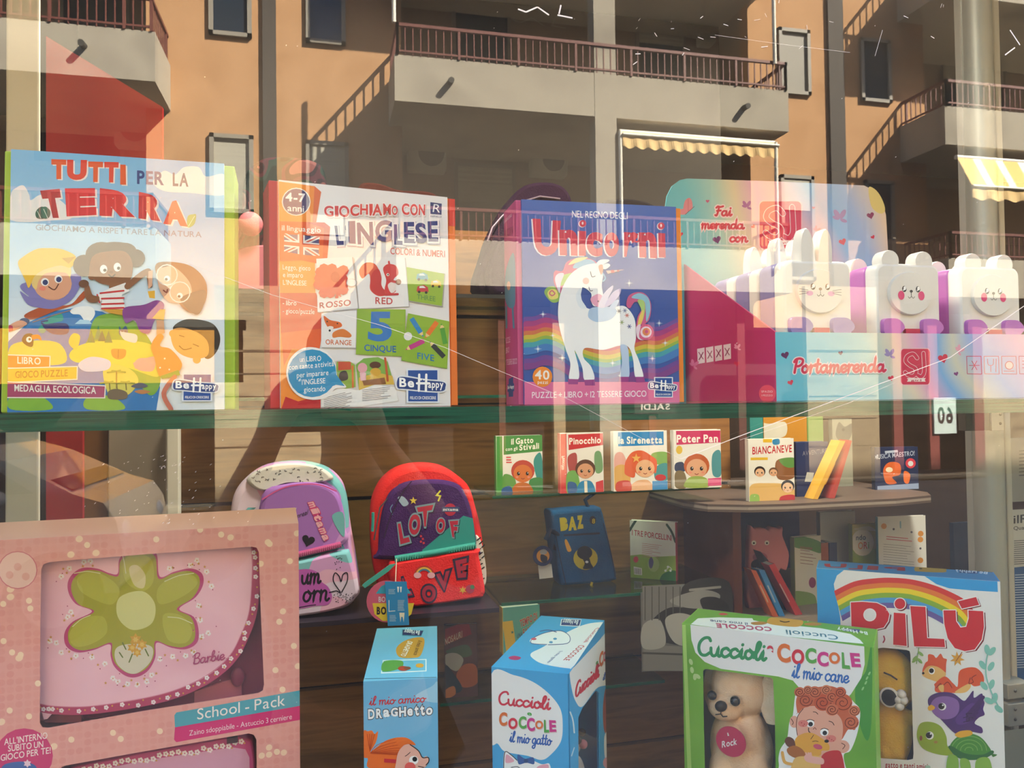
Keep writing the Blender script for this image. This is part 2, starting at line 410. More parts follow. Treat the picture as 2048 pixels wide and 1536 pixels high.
class Frame:
    """an upright box: front bottom left corner, turn, lean, width, height, depth"""
    def __init__(s, x, y, z, yaw, lean, w, h, d):
        s.yaw = R(yaw); s.u = Vector((math.cos(s.yaw), math.sin(s.yaw), 0)); n = Vector((-math.sin(s.yaw), math.cos(s.yaw), 0))
        L = R(lean); s.v = Vector((0, 0, 1))*math.cos(L)+n*math.sin(L); s.n = s.u.cross(s.v)   # n points to the viewer
        s.p = Vector((x, y, z)); s.w, s.h, s.d = w, h, d
    def at(s, a, b, c): return s.p+s.u*a+s.v*b-s.n*c      # c = depth behind the front
    def hexa(s, mb, a0, b0, c0, a1, b1, c1, m):
        mb.hexa([s.at(a0, b0, c0), s.at(a1, b0, c0), s.at(a1, b0, c1), s.at(a0, b0, c1), s.at(a0, b1, c0), s.at(a1, b1, c0), s.at(a1, b1, c1), s.at(a0, b1, c1)], m)
    def front(s, mb, T, c=0, a0=0, b0=0, a1=None, b1=None):
        a1 = s.w if a1 is None else a1; b1 = s.h if b1 is None else b1
        return Art(mb, s.at(a0, b0, c), s.u, s.v, a1-a0, b1-b0, T)
    def left(s, mb, T): return Art(mb, s.at(0, 0, s.d), s.n, s.v, s.d, s.h, T)
    def right(s, mb, T): return Art(mb, s.at(s.w, 0, 0), -s.n, s.v, s.d, s.h, T)
    def top(s, mb, T): return Art(mb, s.at(0, s.h, 0), s.u, -s.n, s.w, s.d, T)
# ================================================================== the shop window and the shop
SH = 1.595                                   # top of the big glass shelf
STUCCO = noise_mat('pale_plaster', ['8d8478', '9b9286'], nscale=3, rough=.9, bump=.15)
WHITE_AL = pm('cfc9bb', .4, .5); ALU = pm('a2a29c', .5, .5, metal=.3); GREYP = pm('8d8882', .5, .4); DARK = pm('241d18', .6)
WOOD = noise_mat('slatwall_wood', ['674527', '95683d', '7c5431'], scale=(.7, 1, 9), nscale=3.2, rough=.45, lo=.25, hi=.75, dist=.6)
REDWOOD = noise_mat('red_wood_veneer', ['5e3020', '6f3c28'], scale=(1, 1, .2), nscale=9, rough=.4)
def wall(name, a, b, m):
    mb = MB(); mb.b2(a, b, m); return mb.build(name, kind='structure')
wall('floor', (-2.2, .06, -.1), (4.6, 3.2, .02), noise_mat('shop_floor', ['6a5f54', '776c60'], nscale=3, rough=.4))
wall('ceiling', (-2.2, .06, 2.9), (4.6, 3.2, 3.0), pm('8f8a82', .9))
wall('wall_left', (-2.3, .0, 0), (-2.2, 3.3, 3.0), pm('6d655c', .8))
wall('wall_right', (4.6, .0, 0), (4.7, 3.3, 3.0), pm('6d655c', .8))
wall('wall_back', (-2.3, 3.2, 0), (4.7, 3.3, 3.0), pm('5a4a3c', .8))
front = MB()
for a, b in (((-12, -.03, .0), (-1.5, .06, 3.4)), ((3.2, -.03, 0), (24, .06, 3.4)), ((-1.5, -.03, 0), (3.2, .06, .55)), ((-1.5, -.03, 2.75), (3.2, .06, 3.4)), ((-12, 3.31, 0), (24, 3.5, 3.4)), ((-12, .06, 3.4), (44, 6, 17.3)), ((-12, -.03, 3.4), (44, .06, 17.3))):
    front.b2(a, b, STUCCO)
front.build('wall_front', kind='structure')
# the big pane
PANE = glass_mat('shop_window_glass', 'f4f7f4', .047, 0.0, dust=.006)
win = MB(); win.b2((-1.5, -.004, .55), (3.2, .004, 2.75), PANE)
w1 = win.build('window_1', kind='structure')
SCR = pm('cfc9bd', .5)
sc = MB()
def scratch(pts, w):
    P = [onY(x, y, -.0052) for x, y in pairs(pts)]
    for a, b in zip(P, P[1:]):
        d = (b-a).normalized(); nn = Vector((-d.z, 0, d.x))*w
        sc.add([a+nn, b+nn, b-nn, a-nn], [(0, 1, 2, 3)], SCR)
scratch('378 527 545 590 760 650 890 695 1000 742', .00014); scratch('1000 742 1140 800 1290 880 1362 918', .00011)
scratch('1362 918 1480 872 1640 812 1780 760 1900 715 2048 612', .0003); scratch('1480 880 1700 805 1790 765', .00012)
for i in range(26):
    x = random.uniform(1230, 1900); y = random.uniform(2, 110)+(30 if x < 1500 else 0); L = random.uniform(4, 14); a = random.uniform(0, 6.28)
    scratch([x, y, x+L*math.cos(a), y+L*.7*math.sin(a)], random.uniform(.0001, .0004))
scratch('1430 70 1560 88 1700 105', .0001); scratch('1750 112 1765 60', .00015)
for pts in ('1036 18 1052 24 1075 14 1098 30', '1118 28 1122 10', '1115 30 1145 36', '2020 60 2040 90', '2010 110 2030 95'): scratch(pts, .0006)
sc.build('scratch', w1)
sc = MB()
for i in range(70):
    x = random.gauss(330, 60); y = random.uniform(910, 1050)
    scratch([x, y, x+random.uniform(1, 4), y-random.uniform(1, 3)], .00012)
for i in range(60):
    x = random.uniform(30, 2000); y = random.uniform(20, 1500)
    scratch([x, y, x+random.uniform(.8, 2), y-random.uniform(.5, 2)], .00015)
sc.build('dust_fleck', w1, kind='stuff')
# aluminium uprights and partitions
def post(name, pxs, y, d, m, z0=.4, z1=2.88, ym=768):
    a = onY(pxs[0], ym, y); b = onY(pxs[1], ym, y); mb = MB(); mb.b2((a.x, y, z0), (b.x, y+d, z1), m)
    return mb.build(name, bevel=.003, kind='structure')
post('trim_1', (10, 78), .72, .008, WHITE_AL)
rp = MB(); a = onY(1962, 420, .75).x; b = onY(1996, 420, .75).x; r_ = (b-a)/2
ring = [(a+r_-r_*math.cos(t), .75+.012-r_*1.1*math.sin(t)) for t in [math.pi*i/10 for i in range(11)]]+[(b, .79), (a, .79)]
rp.prism([(x, y, .4) for x, y in ring], (0, 0, 2.48), ALU, True)
rp.build('trim_2', kind='structure')
post('trim_3', (1998, 2010), .76, .03, pm('b4b0a6', .4, .5), ym=420)
post('trim_4', (1936, 1970), .83, .02, pm('9a948d', .6), ym=600)
post('trim_5', (216, 334), 1.42, .03, pm('84796c', .6), .02, SH-.01, 900)
post('trim_6', (333, 358), 1.38, .03, pm('c9c6ba', .5), .02, SH-.01, 900)
post('trim_7', (160, 216), 1.44, .03, noise_mat('wood_strip', ['5a3c1e', '6e4a26'], scale=(1, 1, .2), nscale=6), .02, SH, 900)
# red panel with a slanted top
mb = MB(); RY = 1.0
mb.prism([onY(x, y, RY) for x, y in ((92, 72), (325, 214), (325, 700), (165, 700), (165, 1130), (92, 1130))], (0, .012, 0), pm('a3121a', .35, .4))
mb.build('red_panel', label='red lacquered panel with a slanting top beside the left upright', cat='panel', org=onY(160, 1130, RY))
# big glass shelf of the window
GL = glass_mat('shelf_glass', 'dcebe2', .05)
EDGE = noise_mat('green_glass_edge', ['0a2a20', '1d5a44', '0e3a2c'], scale=(1.2, 1, 60), nscale=5, rough=.12, spec=.6, lo=.3, hi=.7)
def glass_shelf(name, p0, p1, th, label, group=None, edge=None):
    t = thing(name, label, 'shelf', ((p0[0]+p1[0])/2, p1[1], p0[2]-th), 0, group)
    x0, y0, z = p0; x1, y1 = p1[0], p1[1]
    mb = MB(); mb.b2((x0, y0+.004, z-th), (x1, y1, z), GL); mb.build('glass_sheet', t)
    mb = MB(); mb.b2((x0, y0, z-th), (x1, y0+.0039, z), edge or EDGE); mb.build('edge', t, label='dark green polished front edge')
    return t
glass_shelf('glass_shelf', (-1.2, .2, SH), (2.0, .70), .018, 'thick glass shelf with green edge carrying the puzzle boxes in the window')
# brackets and hinges
def plate(mb, x0, y0, x1, y1, y, d, m):
    a = onY(x0, y1, y); b = onY(x1, y0, y); mb.b2((a.x, y, a.z), (b.x, y+d, b.z), m)
t = thing('shelf_bracket', 'metal shelf bracket with two screws under the right end of the thick glass shelf', 'bracket', onY(1990, 862, .71))
mb = MB(); plate(mb, 1984, 818, 2007, 862, .715, .02, pm('b5b0a8', .4, .5, .4)); plate(mb, 1932, 820, 1984, 862, .72, .02, pm('5c554e', .5)); mb.build('plate', t, bevel=.001)
for y in (829, 847):
    mb = MB(); mb.ball(onY(2001, y, .714), (.003, .002, .003), pm('3a3632', .4)); mb.build('screw', t)
for k, (a, lab) in enumerate((((2016, 1364, 2062, 1400), 'upper brushed metal hinge block on the glass door'), ((2017, 1403, 2062, 1455), 'lower brushed metal hinge block on the glass door'))):
    t = thing('door_hinge', lab, 'hinge', onY(2030, a[3], .72), 0, 'hinges of the right glass door')
    mb = MB(); plate(mb, *a, .715, .04, ALU); mb.build('hinge_plate', t, bevel=.002)
    for y in ((a[1]+a[3])/2,) if k == 0 else (a[1]+16, a[1]+36):
        mb = MB(); mb.ball(onY(2031, y, .714), (.0035, .002, .0035), pm('6a6864', .3, .5, .8)); mb.build('screw', t)
    mb = MB(); mb.ball(onY(2010, (a[1]+a[3])/2, .735), (.008, .008, .008), pm('d8d8d2', .2, .5, .6)); mb.build('pin', t)
mb = MB(); plate(mb, 2008, 1522, 2024, 1560, .715, .02, ALU); mb.build('floor_clamp', label='small metal clamp at the foot of the right upright', cat='clamp', org=onY(2016, 1560, .72))
# newspaper posters behind the right upright
def poster(name, x0, y0, x1, y1, y, col, label, fn=None):
    a = onY(x0, y1, y); b = onY(x1, y0, y); mb = MB(); mb.b2((a.x, y, a.z), (b.x, y+.001, b.z), col)
    A = Art(mb, (a.x, y, a.z), (1, 0, 0), (0, 0, 1), b.x-a.x, b.z-a.z, (0, 0, 1))
    if fn: fn(A)
    return mb.build(name, label=label, cat='poster', org=((a.x+b.x)/2, y, a.z))
def news(A):
    A.p('234f83', '2020 1136 2160 1120 2160 1380 2020 1372'); A.t('ilRa', 2027, 1047, 2075, 1043, 16, '24262b', .01); A.t('Quarta e', 2027, 1060, 2075, 1057, 7, '3a3a3a', .015)
    A.lines('55555a', 2028, 1082, 2120, 1076, 12, 4.2, 1.6, .3); A.lines('b9c6d6', 2030, 1150, 2120, 1146, 38, 5, 1.5, .5)
poster('newspaper_page', 2021, 1012, 2160, 1376, .78, pm('b9b6b0', .8), 'printed news page with a blue lower half right of the uprights', news)
def news2(A): A.lines('4a4a4a', 2038, 902, 2090, 898, 8, 7, 2.5, .3)
poster('notice_sheet', 2024, 872, 2160, 1004, .785, pm('8f8b86', .8), 'grey printed notice above the blue news page', news2)
# slatwall
SY = 1.75
z985 = onY(1000, 985, SY).z; pit = z985-onY(1000, 1162, SY).z
mb = MB(); x0, x1 = onY(345, 1000, SY).x, onY(1462, 1000, SY).x
mb.b2((x0-.25, SY+.022, .02), (x1, SY+.04, 2.89), pm('2b2622', .8))
z = z985-4*pit
while z < onY(1000, 588, SY).z:
    if z+pit > .05:
        zz0 = max(.02, z+.006); zz1 = min(2.88, z+pit-.006); mb.b2((x0-.25, SY, zz0), (x1, SY+.022, zz1), WOOD)
    z += pit
mb.build('trim_8', kind='structure')
# glass shelves on the slatwall
BK = pm('17181c', .25, .5)
def wshelf(px0, px1, py, yf, th, label, grp='glass shelves on the slatwall', edge=None, yb=SY-.002):
    p = onY((px0+px1)/2, py, yf); return glass_shelf('wall_shelf', (onY(px0, py, yf).x, yf, p.z), (onY(px1, py, yf).x, yb), th, label, grp, edge), p.z
_, Z1 = wshelf(985, 1440, 982, 1.47, .008, 'glass wall shelf holding the small fairy tale board books')
_, Z2 = wshelf(1003, 1460, 1189, 1.428, .008, 'glass wall shelf under the blue bag with yellow letters')
_, Z3 = wshelf(880, 1330, 1384, 1.5, .008, 'lowest glass wall shelf behind the kitten box and the puppy box')
_, Z4 = wshelf(470, 1330, 791, 1.5, .008, 'empty glass wall shelf just above the small books')
_, Z5 = wshelf(440, 1420, 588, 1.42, .010, 'dark edged glass shelf under the bags at the top', edge=BK)
t6 = thing('wall_shelf', 'black plate shelf under the two printed school backpacks', 'shelf', onY(760, 1232, 1.35))
p6 = onY(760, 1234, 1.40); Z6 = p6.z
mb = MB(); mb.b2((onY(380, 1240, 1.4).x, 1.40, Z6-.012), (onY(998, 1209, 1.4).x, SY-.002, Z6), pm('2b2430', .3, .5)); mb.build('shelf_plate', t6)
# display platform of the window
FZ = 0.98
mb = MB(); mb.b2((-1.45, .03, FZ-.4), (2.3, .56, FZ), pm('5a5650', .6)); mb.build('display_platform', label='low platform under the boxes at the bottom of the window', cat='platform', org=(.4, .4, FZ-.4))
mb = MB(); mb.b2((-1.45, .05, .02), (2.3, .54, FZ-.4), pm('4c4843', .7)); mb.build('trim_9', kind='structure')
# unseen ceiling lamps, added to brighten the slatwall and its goods
for k, (x, y) in enumerate(((.1, .95), (1.6, 1.0))):
    t = thing('ceiling_lamp', ('round ceiling lamp over the backpacks', 'round ceiling lamp over the bookcase')[k], 'lamp', (x, y, 2.85), 0, 'ceiling lamps of the shop')
    mb = MB(); mb.tube([(x, y, 2.9), (x, y, 2.84)], .16, pm('dddddd', .4), 20); mb.build('housing', t)
    ld = bpy.data.lights.new('lamp', 'AREA'); ld.shape = 'DISK'; ld.size = .28; ld.energy = (16, 34)[k]; ld.color = (1, .88, .72)
    lo = bpy.data.objects.new('fill_light', ld); COL.objects.link(lo); lo.parent = t; lo.location = (0, 0, -.015)
# ================================================================== boxes on the big glass shelf
def grad(name, stops, axis=2, dist=0, rough=.42, tilt=None, nz=0, nscale=6):
    """printed colour run along one object axis: stops = (metres, hex)"""
    m, n, l, b = new_mat(name); tc = n.new('ShaderNodeTexCoord'); sp = n.new('ShaderNodeSeparateXYZ')
    l.new(tc.outputs['Object'], sp.inputs[0]); v = sp.outputs[axis]
    lo, hi = stops[0][0], stops[-1][0]
    if tilt:
        a = n.new('ShaderNodeMath'); a.operation = 'MULTIPLY_ADD'; l.new(sp.outputs[tilt[0]], a.inputs[0]); a.inputs[1].default_value = tilt[1]; l.new(v, a.inputs[2]); v = a.outputs[0]
    if nz:
        t = n.new('ShaderNodeTexNoise'); t.inputs['Scale'].default_value = nscale; t.inputs['Detail'].default_value = 1; l.new(tc.outputs['Object'], t.inputs['Vector'])
        a = n.new('ShaderNodeMath'); a.operation = 'MULTIPLY_ADD'; l.new(t.outputs['Fac'], a.inputs[0]); a.inputs[1].default_value = nz; l.new(v, a.inputs[2]); v = a.outputs[0]
    mr = n.new('ShaderNodeMapRange'); mr.inputs['From Min'].default_value = lo; mr.inputs['From Max'].default_value = hi; l.new(v, mr.inputs['Value'])
    r = n.new('ShaderNodeValToRGB'); e = r.color_ramp.elements
    while len(e) < len(stops): e.new(.5)
    for q, (p, c) in zip(e, stops): q.position = (p-lo)/(hi-lo); q.color = lin(c)+[1]
    l.new(mr.outputs[0], r.inputs[0]); l.new(r.outputs[0], b.inputs['Base Color'])
    b.inputs['Roughness'].default_value = rough; b.inputs['Specular IOR Level'].default_value = .3; return m
# ---- 1 green box, children round the globe
f = Frame(-.3217, .2841, SH+.0004, 2.26, 2.03, .2128, .28, .07)
t = thing('puzzle_box', 'large pale blue game box with green sides, children standing round a globe', 'game box', f.p, f.yaw, 'game boxes on the thick glass shelf')
mb = MB(); f.hexa(mb, -.008, 0, .006, f.w+.011, f.h, .07, 'a4c23a'); mb.build('tray', t, bevel=.0015, label='lime green box tray')
mb = MB(); f.hexa(mb, 0, .0005, 0, f.w, f.h, .0058, 'd7e2e8')
A = f.front(mb, (0, 280, .3645)); A.fill(grad('sky_print', [(0, 'dde4e6'), (.1, 'd9e3ea'), (.16, 'b3d3e6'), (.21, '8cbedd'), (.28, '7db6da')]))
for q in ('60 300 90 262 130 250 160 300 170 330 230 300 330 330 400 420 300 440 60 440', '840 230 900 170 960 190 1010 150 1090 150 1130 200 1232 190 1232 300 1040 290 900 280'): A.p('e3e2dd', q, 1)
for i, q in enumerate(('282 105 364 108 364 215 282 215', '368 108 478 110 474 220 368 220', '484 118 566 120 562 232 486 230', '572 120 652 122 646 234 574 232', '660 135 690 136 692 246 660 245')):
    A.q('TUTTI'[i], q, ('e0582a', 'dd4230')[i == 1 or i == 3], .065, sh=('efe3da', 8, 6))
A.t('PER', 752, 238, 900, 246, 68, '27427e', .03); A.t('LA', 948, 250, 1034, 254, 68, '4a5470', .03)
for i, q in enumerate(('220 278 328 268 352 428 262 428', '356 266 524 264 530 412 366 420', '548 264 752 290 742 424 546 416', '762 284 908 316 880 446 760 430', '902 350 1012 318 1030 476 896 460')):
    A.q('TERRA'[i], q, ('b02a33', 'd32233', 'd32730', 'c62c33', 'dd5238')[i], .085, sh=('efe3da', 10, 8))
A.p('1d5a4e', '195 400 215 372 240 368 262 400 250 430 205 430', 1); A.p('23695a', '228 380 250 366 276 390 270 425 240 430', 1); A.l('cfe0d5', '240 380 262 428', 3, 0); A.l('cfe0d5', '205 390 225 430', 3, 0)
A.p('9ab35e', '1030 420 1060 408 1076 412 1066 462 1030 478', 1); A.l('dfe8c0', '1068 418 1034 474', 3, 0)
A.t('GIOCHIAMO A RISPETTARE LA NATURA', 196, 494, 1106, 534, 30, '7f8a98', .012)
# globe and its little pictures
A.e('2c78b8', 420, 1360, 458, 440); A.p('3aa08e', '210 1040 260 985 330 950 345 990 280 1010 240 1060', 1); A.p('7aa93a', '480 1100 520 980 620 950 690 960 790 1050 860 1180 880 1330 820 1400 700 1260 600 1240 520 1180 430 1160', 1)
A.p('d8d24a', '430 1130 560 1100 700 1100 840 1130 875 1240 860 1300 700 1250 560 1230 420 1220 380 1180', 1); A.p('d9ce58', '60 1130 200 1100 330 1120 360 1220 200 1240 60 1250', 1)
A.p('7fb23c', '60 1400 160 1390 250 1420 280 1478 60 1478', 1); A.p('8fb83e', '470 1420 560 1400 640 1420 680 1478 480 1478', 1); A.p('d9ce58', '570 1240 700 1250 760 1320 700 1400 600 1400', 1)
A.p('c6cfe4', '430 1230 500 1190 600 1210 590 1260 470 1270', 1); A.p('e3c94a', '385 1080 410 1060 440 1080 420 1150 380 1120', 1)
A.p('f0f1ee', '385 935 430 915 500 915 522 950 500 990 470 1000 440 960 400 955', 1); A.p('aad4ea', '410 1010 440 985 490 990 505 1010', 0)
A.p('30306e', '225 1000 250 1010 300 1005 370 1010 372 1060 300 1066 250 1040', 1); A.l('30306e', '228 996 262 992', 7, 0)
A.p('241f22', '120 1100 140 1066 180 1068 180 1130 150 1130', 1); A.p('e07a2a', '175 1072 215 1070 228 1100 205 1090 180 1095', 1); A.e('f1efe8', 160, 1095, 16); A.e('222222', 163, 1093, 7)
for x, y, h, c in ((500, 1112, 70, '2f7a52'), (540, 1096, 80, '3a8a60'), (560, 1104, 60, '1f5f52'), (596, 1112, 66, '2f7a52')): A.p(c, [x-22, y, x, y-h, x+22, y])
A.p('3d5f86', '655 1022 668 1040 690 1020 702 1055 680 1080 655 1066', 1); A.p('d9d7d0', '660 1050 690 1056 750 1070 745 1112 690 1100 668 1080', 1); A.dots('222222', '670 1050 690 1050', 4)
A.p('d98a3a', '612 1150 650 1146 690 1152 685 1190 650 1204 618 1188', 1); A.l('8a4a1a', '650 1150 648 1196', 3, 0)
A.p('cf9f96', '735 1230 760 1200 800 1196 850 1190 852 1240 830 1270 760 1262', 1); A.l('cf9f96', '736 1225 745 1250', 10, 0)
for x in (600, 640, 690):
    A.l('8a7a3a', [x, 1330, x+4, 1370], 7, 0)
    for d in (-50, -25, 20, 48): A.l('8a9a3c', [x, 1330-(x == 640)*60, x+d, 1318-(x == 640)*60+abs(d)*.35], 9, 0)
A.l('8a7a3a', '640 1270 640 1360', 7, 0); A.p('6a5c46', '595 1380 640 1366 695 1384 690 1420 600 1420', 1); A.p('50586a', '720 1352 770 1332 812 1350 770 1362', 1); A.p('b87c4a', '738 1380 780 1370 826 1382 780 1394', 1)
A.l('a87a5a', '388 935 300 960 180 1000', 4)
# children
A.p('b0522e', '135 960 250 910 380 905 440 850 462 830 470 860 420 900 300 940 180 985', 1); A.e('3b4a72', 135, 995, 28, 18); A.p('d99a7a', '50 1020 110 990 150 1010 90 1040 50 1050', 1); A.p('c2405a', '50 1015 70 1020 74 1044 50 1054')
A.p('7c78b4', '120 790 160 860 110 830 150 900 210 920 300 925 390 880 440 800 440 740 380 740', 1); A.e('dba07f', 290, 790, 105, 90)
A.p('e2c47a', '175 790 180 700 260 690 380 690 385 760 360 730 260 730 215 770 200 820', 1); A.p('e9bb3c', '100 680 130 640 200 600 260 594 340 600 416 640 390 700 330 690 240 714 190 750 160 812 140 770', 1); A.p('c99a2c', '340 650 416 640 378 680', 0)
for x, y in ((248, 780), (322, 764)): A.e('f5f3ee', x, y, 22); A.e('25386e', x+2, y+2, 15)
A.l('5a2f26', '268 806 300 822 322 792', 6); A.e('e8836f', 235, 815, 18, 12)
A.e('514741', 462, 690, 60, 60); A.e('514741', 560, 630, 90, 70); A.e('5a4f48', 680, 610, 70, 46); A.e('514741', 745, 650, 52, 50); A.e('514741', 630, 600, 110, 40)
A.p('86573c', '510 640 600 612 690 616 728 680 716 770 650 800 560 790 510 760 490 740', 1); A.e('86573c', 505, 750, 20)
for x in (570, 645): A.e('f3efe8', x, 710-(x-570)*.15, 20, 24); A.e('1d1614', x+7, 716-(x-570)*.15, 9)
A.l('2a1613', '598 740 615 752 632 740', 8); A.e('6e432e', 612, 726, 10, 8); A.p('86573c', '600 790 640 790 640 830 600 830')
A.p('e9e6e2', '535 850 600 816 690 784 712 830 670 850 690 930 556 926 560 880 540 900', 0)
for y in (836, 866, 896, 920): A.l('c4333a', [552+(y > 850)*8, y+6, 680, y-8+(y > 850)*10], 10, 0)
A.l('c4333a', '535 850 548 892', 9, 0); A.p('86573c', '470 790 490 800 510 850 545 860 540 890 490 890 466 850', 1); A.e('6a4430', 462, 790, 28, 22); A.l('86573c', '700 805 780 740 815 722', 34); A.l('86573c', '815 722 826 800', 26, 0)
A.p('e2ae36', '810 830 850 826 850 870 820 866'); A.p('cf9a38', '560 930 690 930 690 966 600 950', 0)
A.p('843f8c', '680 925 790 905 860 880 900 900 890 950 850 990 820 1060 770 1050 740 990 690 1005', 1); A.p('d8a838', '836 980 880 930 908 930 900 990', 0); A.p('d49b70', '860 990 900 990 905 1060 860 1080')
A.p('7c5236', '860 680 960 672 1060 700 1130 780 1130 880 1080 950 1010 930 960 860 870 760', 1); A.p('dca98a', '862 720 900 700 960 700 1040 780 1050 860 1000 890 930 890 880 830', 1); A.p('5a4a3a', '990 880 1050 840 1130 830 1110 930 1070 958', 1)
for x, y in ((918, 742), (988, 836)): A.l('e9dcd0', [(x+56*math.cos(a/8*math.pi), y+56*math.sin(a/8*math.pi)) for a in range(17)], 6, 0); A.e('f3efe8', x, y+20, 16); A.e('26201e', x-4, y+24, 8)
A.l('7a3128', '898 826 915 838 920 822', 7); A.p('dca98a', '815 722 840 716 836 800 815 820')
A.p('2c2723', '950 1040 1000 990 1080 984 1170 1010 1208 1080 1190 1160 1130 1200 1060 1100', 1); A.p('d99b52', '940 1050 1000 1030 1090 1060 1140 1110 1140 1180 1080 1200 1000 1180 950 1130', 1); A.e('d99b52', 948, 1062, 20); A.e('d99b52', 1080, 1205, 22)
A.l('7a4a20', '985 1072 1010 1080', 5); A.l('7a4a20', '1060 1120 1090 1132', 5); A.l('7a4a20', '984 1130 1010 1150 1050 1142', 6)
A.p('d9833a', '830 1130 870 1066 900 1080 880 1130 940 1150 1000 1230 960 1290 880 1300 850 1200', 1); A.dots('f0e6d0', '880 1250 905 1200 930 1260', 5); A.p('6d9a3c', '880 1296 980 1262 990 1290 890 1312'); A.l('c9705a', '960 1300 900 1390 940 1478', 26)
for q, c, tx, x0, y0, x1, y1, h, tc in (('44 1182 272 1190 270 1252 44 1248', 'df8236', 'LIBRO', 96, 1226, 224, 1232, 36, 'f0e8dd'), ('44 1256 422 1246 420 1310 44 1328', 'e6bb38', 'GIOCO PUZZLE', 84, 1306, 372, 1296, 36, 'b07a28'), ('40 1330 576 1352 572 1412 40 1410', 'a8456a', 'MEDAGLIA ECOLOGICA', 80, 1378, 528, 1392, 36, 'f0e8dd')):
    a = nums(q); A.p('ece4d6', [a[0], a[1]-6, a[2]+6, a[3]-6, a[4]+6, a[5]+6, a[6], a[7]+6]); A.p(c, q); A.t(tx, x0, y0, x1, y1, h, tc, .02)
happy(A, 1008, 1428, 1156, 1428, 2, -140, 150)
mb.build('cover', t, label='pale blue printed front of the box')
# ---- 2 orange and white English game
f = Frame(-.0503, .3189, SH+.0004, 10.7, .6, .2107, .27, .062)
t = thing('game_box', 'white and orange game box with a flag and picture word cards', 'game box', f.p, f.yaw, 'game boxes on the thick glass shelf')
mb = MB(); f.hexa(mb, -.011, 0, .005, f.w+.003, f.h, .062, 'c9252b')
A = f.front(mb, (520, 350, .3189), c=.005, a0=f.w, a1=f.w+.003); A.fill('e8782a'); mb.build('tray', t, bevel=.001, label='red box tray')
mb = MB(); f.hexa(mb, f.w+.0031, .001, .004, f.w+.0115, f.h-.001, .056, 'ea7a2c'); f.hexa(mb, f.w+.0031, f.h-.036, .0036, f.w+.0117, f.h-.0005, .055, 'd93a30'); mb.build('side_flap', t)
mb = MB(); f.hexa(mb, 0, .0005, 0, f.w, f.h, .0049, 'e4e2e2')
A = f.front(mb, (520, 350, .3189)); A.fill('e6e3e3'); A.p('ee8a2e', '118 40 342 70 330 300 345 520 348 740 380 870 386 1000 370 1100 380 1478 130 1478')
A.p('d9622a', '342 70 384 106 352 300 330 300'); A.p('e0562c', '120 290 404 298 440 326 422 520 390 562 340 552 118 504'); A.p('c63a24', '404 298 440 326 422 520 390 562'); A.p('c9252b', '404 298 440 326 424 340 300 300')
A.p('d94a34', '125 740 352 740 396 860 400 960 350 996 132 990'); A.p('e8622c', '132 990 396 962 372 1100 200 1090 150 1200'); A.p('c2242c', '160 1390 240 1420 380 1380 380 1478 130 1478')
A.e('ede6de', 227, 168, 90, 88); A.e('35386e', 227, 168, 84, 82); A.t('4-7', 160, 162, 284, 170, 50, 'f4f0ec', .03); A.t('anni', 172, 226, 276, 232, 40, 'f4f0ec', .01)
A.t('il linguaggio', 136, 348, 380, 362, 32, 'f0e2da', .012)
A.p('4b4f80', '150 370 370 386 368 512 152 486')
for q, w, c in (('150 370 368 512', 26, 'ece6e2'), ('370 386 152 486', 26, 'ece6e2'), ('150 370 368 512', 9, 'd04a40'), ('370 386 152 486', 9, 'd04a40'), ('258 372 258 505', 44, 'ece6e2'), ('150 428 370 450', 40, 'ece6e2'), ('258 372 258 505', 24, 'd4503c'), ('150 428 370 450', 22, 'd4503c')): A.l(c, q, w, 0, 0)
A.p('e0562c', '118 300 150 300 150 540 118 540'); A.p('e0562c', '150 480 258 500 370 510 370 530 150 540'); A.p('e0562c', '150 330 262 340 262 373 150 366'); A.p('e0562c', '262 350 372 360 372 388 262 376')
A.t('il linguaggio', 136, 348, 380, 362, 32, 'f0e2da', .012)
for tx, x0, y0, x1, y1 in (('Leggo, gioco', 142, 592, 316, 600), ('e imparo', 144, 640, 270, 644), ("L'INGLESE", 144, 688, 292, 694), ('- libro', 142, 816, 228, 818), ('- gioco/puzzle', 142, 866, 342, 872)): A.t(tx, x0, y0, x1, y1, 30, 'f2e4da', .008)
C2 = dict(out='efeae8', ow=.06)
for i, q in enumerate(('400 190 462 196 460 264 404 260', '468 194 492 194 492 262 470 262', '496 188 560 196 560 268 494 262', '564 186 622 186 622 256 566 262', '628 182 676 186 676 250 626 250', '684 182 706 182 706 256 686 256', '706 182 764 184 766 256 702 256', '770 180 820 184 820 252 772 252', '826 192 862 196 862 254 824 252')): A.q('GIOCHIAMO'[i], q, 'd2353a', .03, sh=('c9b9b9', 4, 6), **C2)
for i, q in enumerate(('888 176 936 180 936 252 890 250', '942 180 990 184 988 256 942 254', '996 184 1036 186 1034 254 994 252')): A.q('CON'[i], q, 'd2353a', .03, sh=('c9b9b9', 4, 6), **C2)
for i, q in enumerate(('466 318 520 320 526 438 482 440', '534 316 552 318 546 350 532 346', '552 290 596 288 600 432 556 430', '606 300 706 294 712 440 612 436', '720 286 828 284 826 420 722 420', '838 310 892 312 904 442 840 438', '900 296 966 296 972 430 902 428', '970 300 1036 302 1050 430 976 428', '1048 292 1112 290 1116 420 1054 420')): A.q("L'INGLESE"[i], q, '27397c', .035, sh=('a9a4b4', 6, 8), **C2)
A.t('COLORI & NUMERI', 818, 496, 1160, 516, 40, 'cf4a46', .012); A.p('263a72', '1068 170 1140 180 1138 250 1068 244'); A.t('R', 1082, 232, 1128, 236, 50, 'f0f0f0', .0, skew=.15); A.t('RAFFAELLO', 1070, 264, 1138, 268, 10, '263a72', .01)
W = 'eceaea'
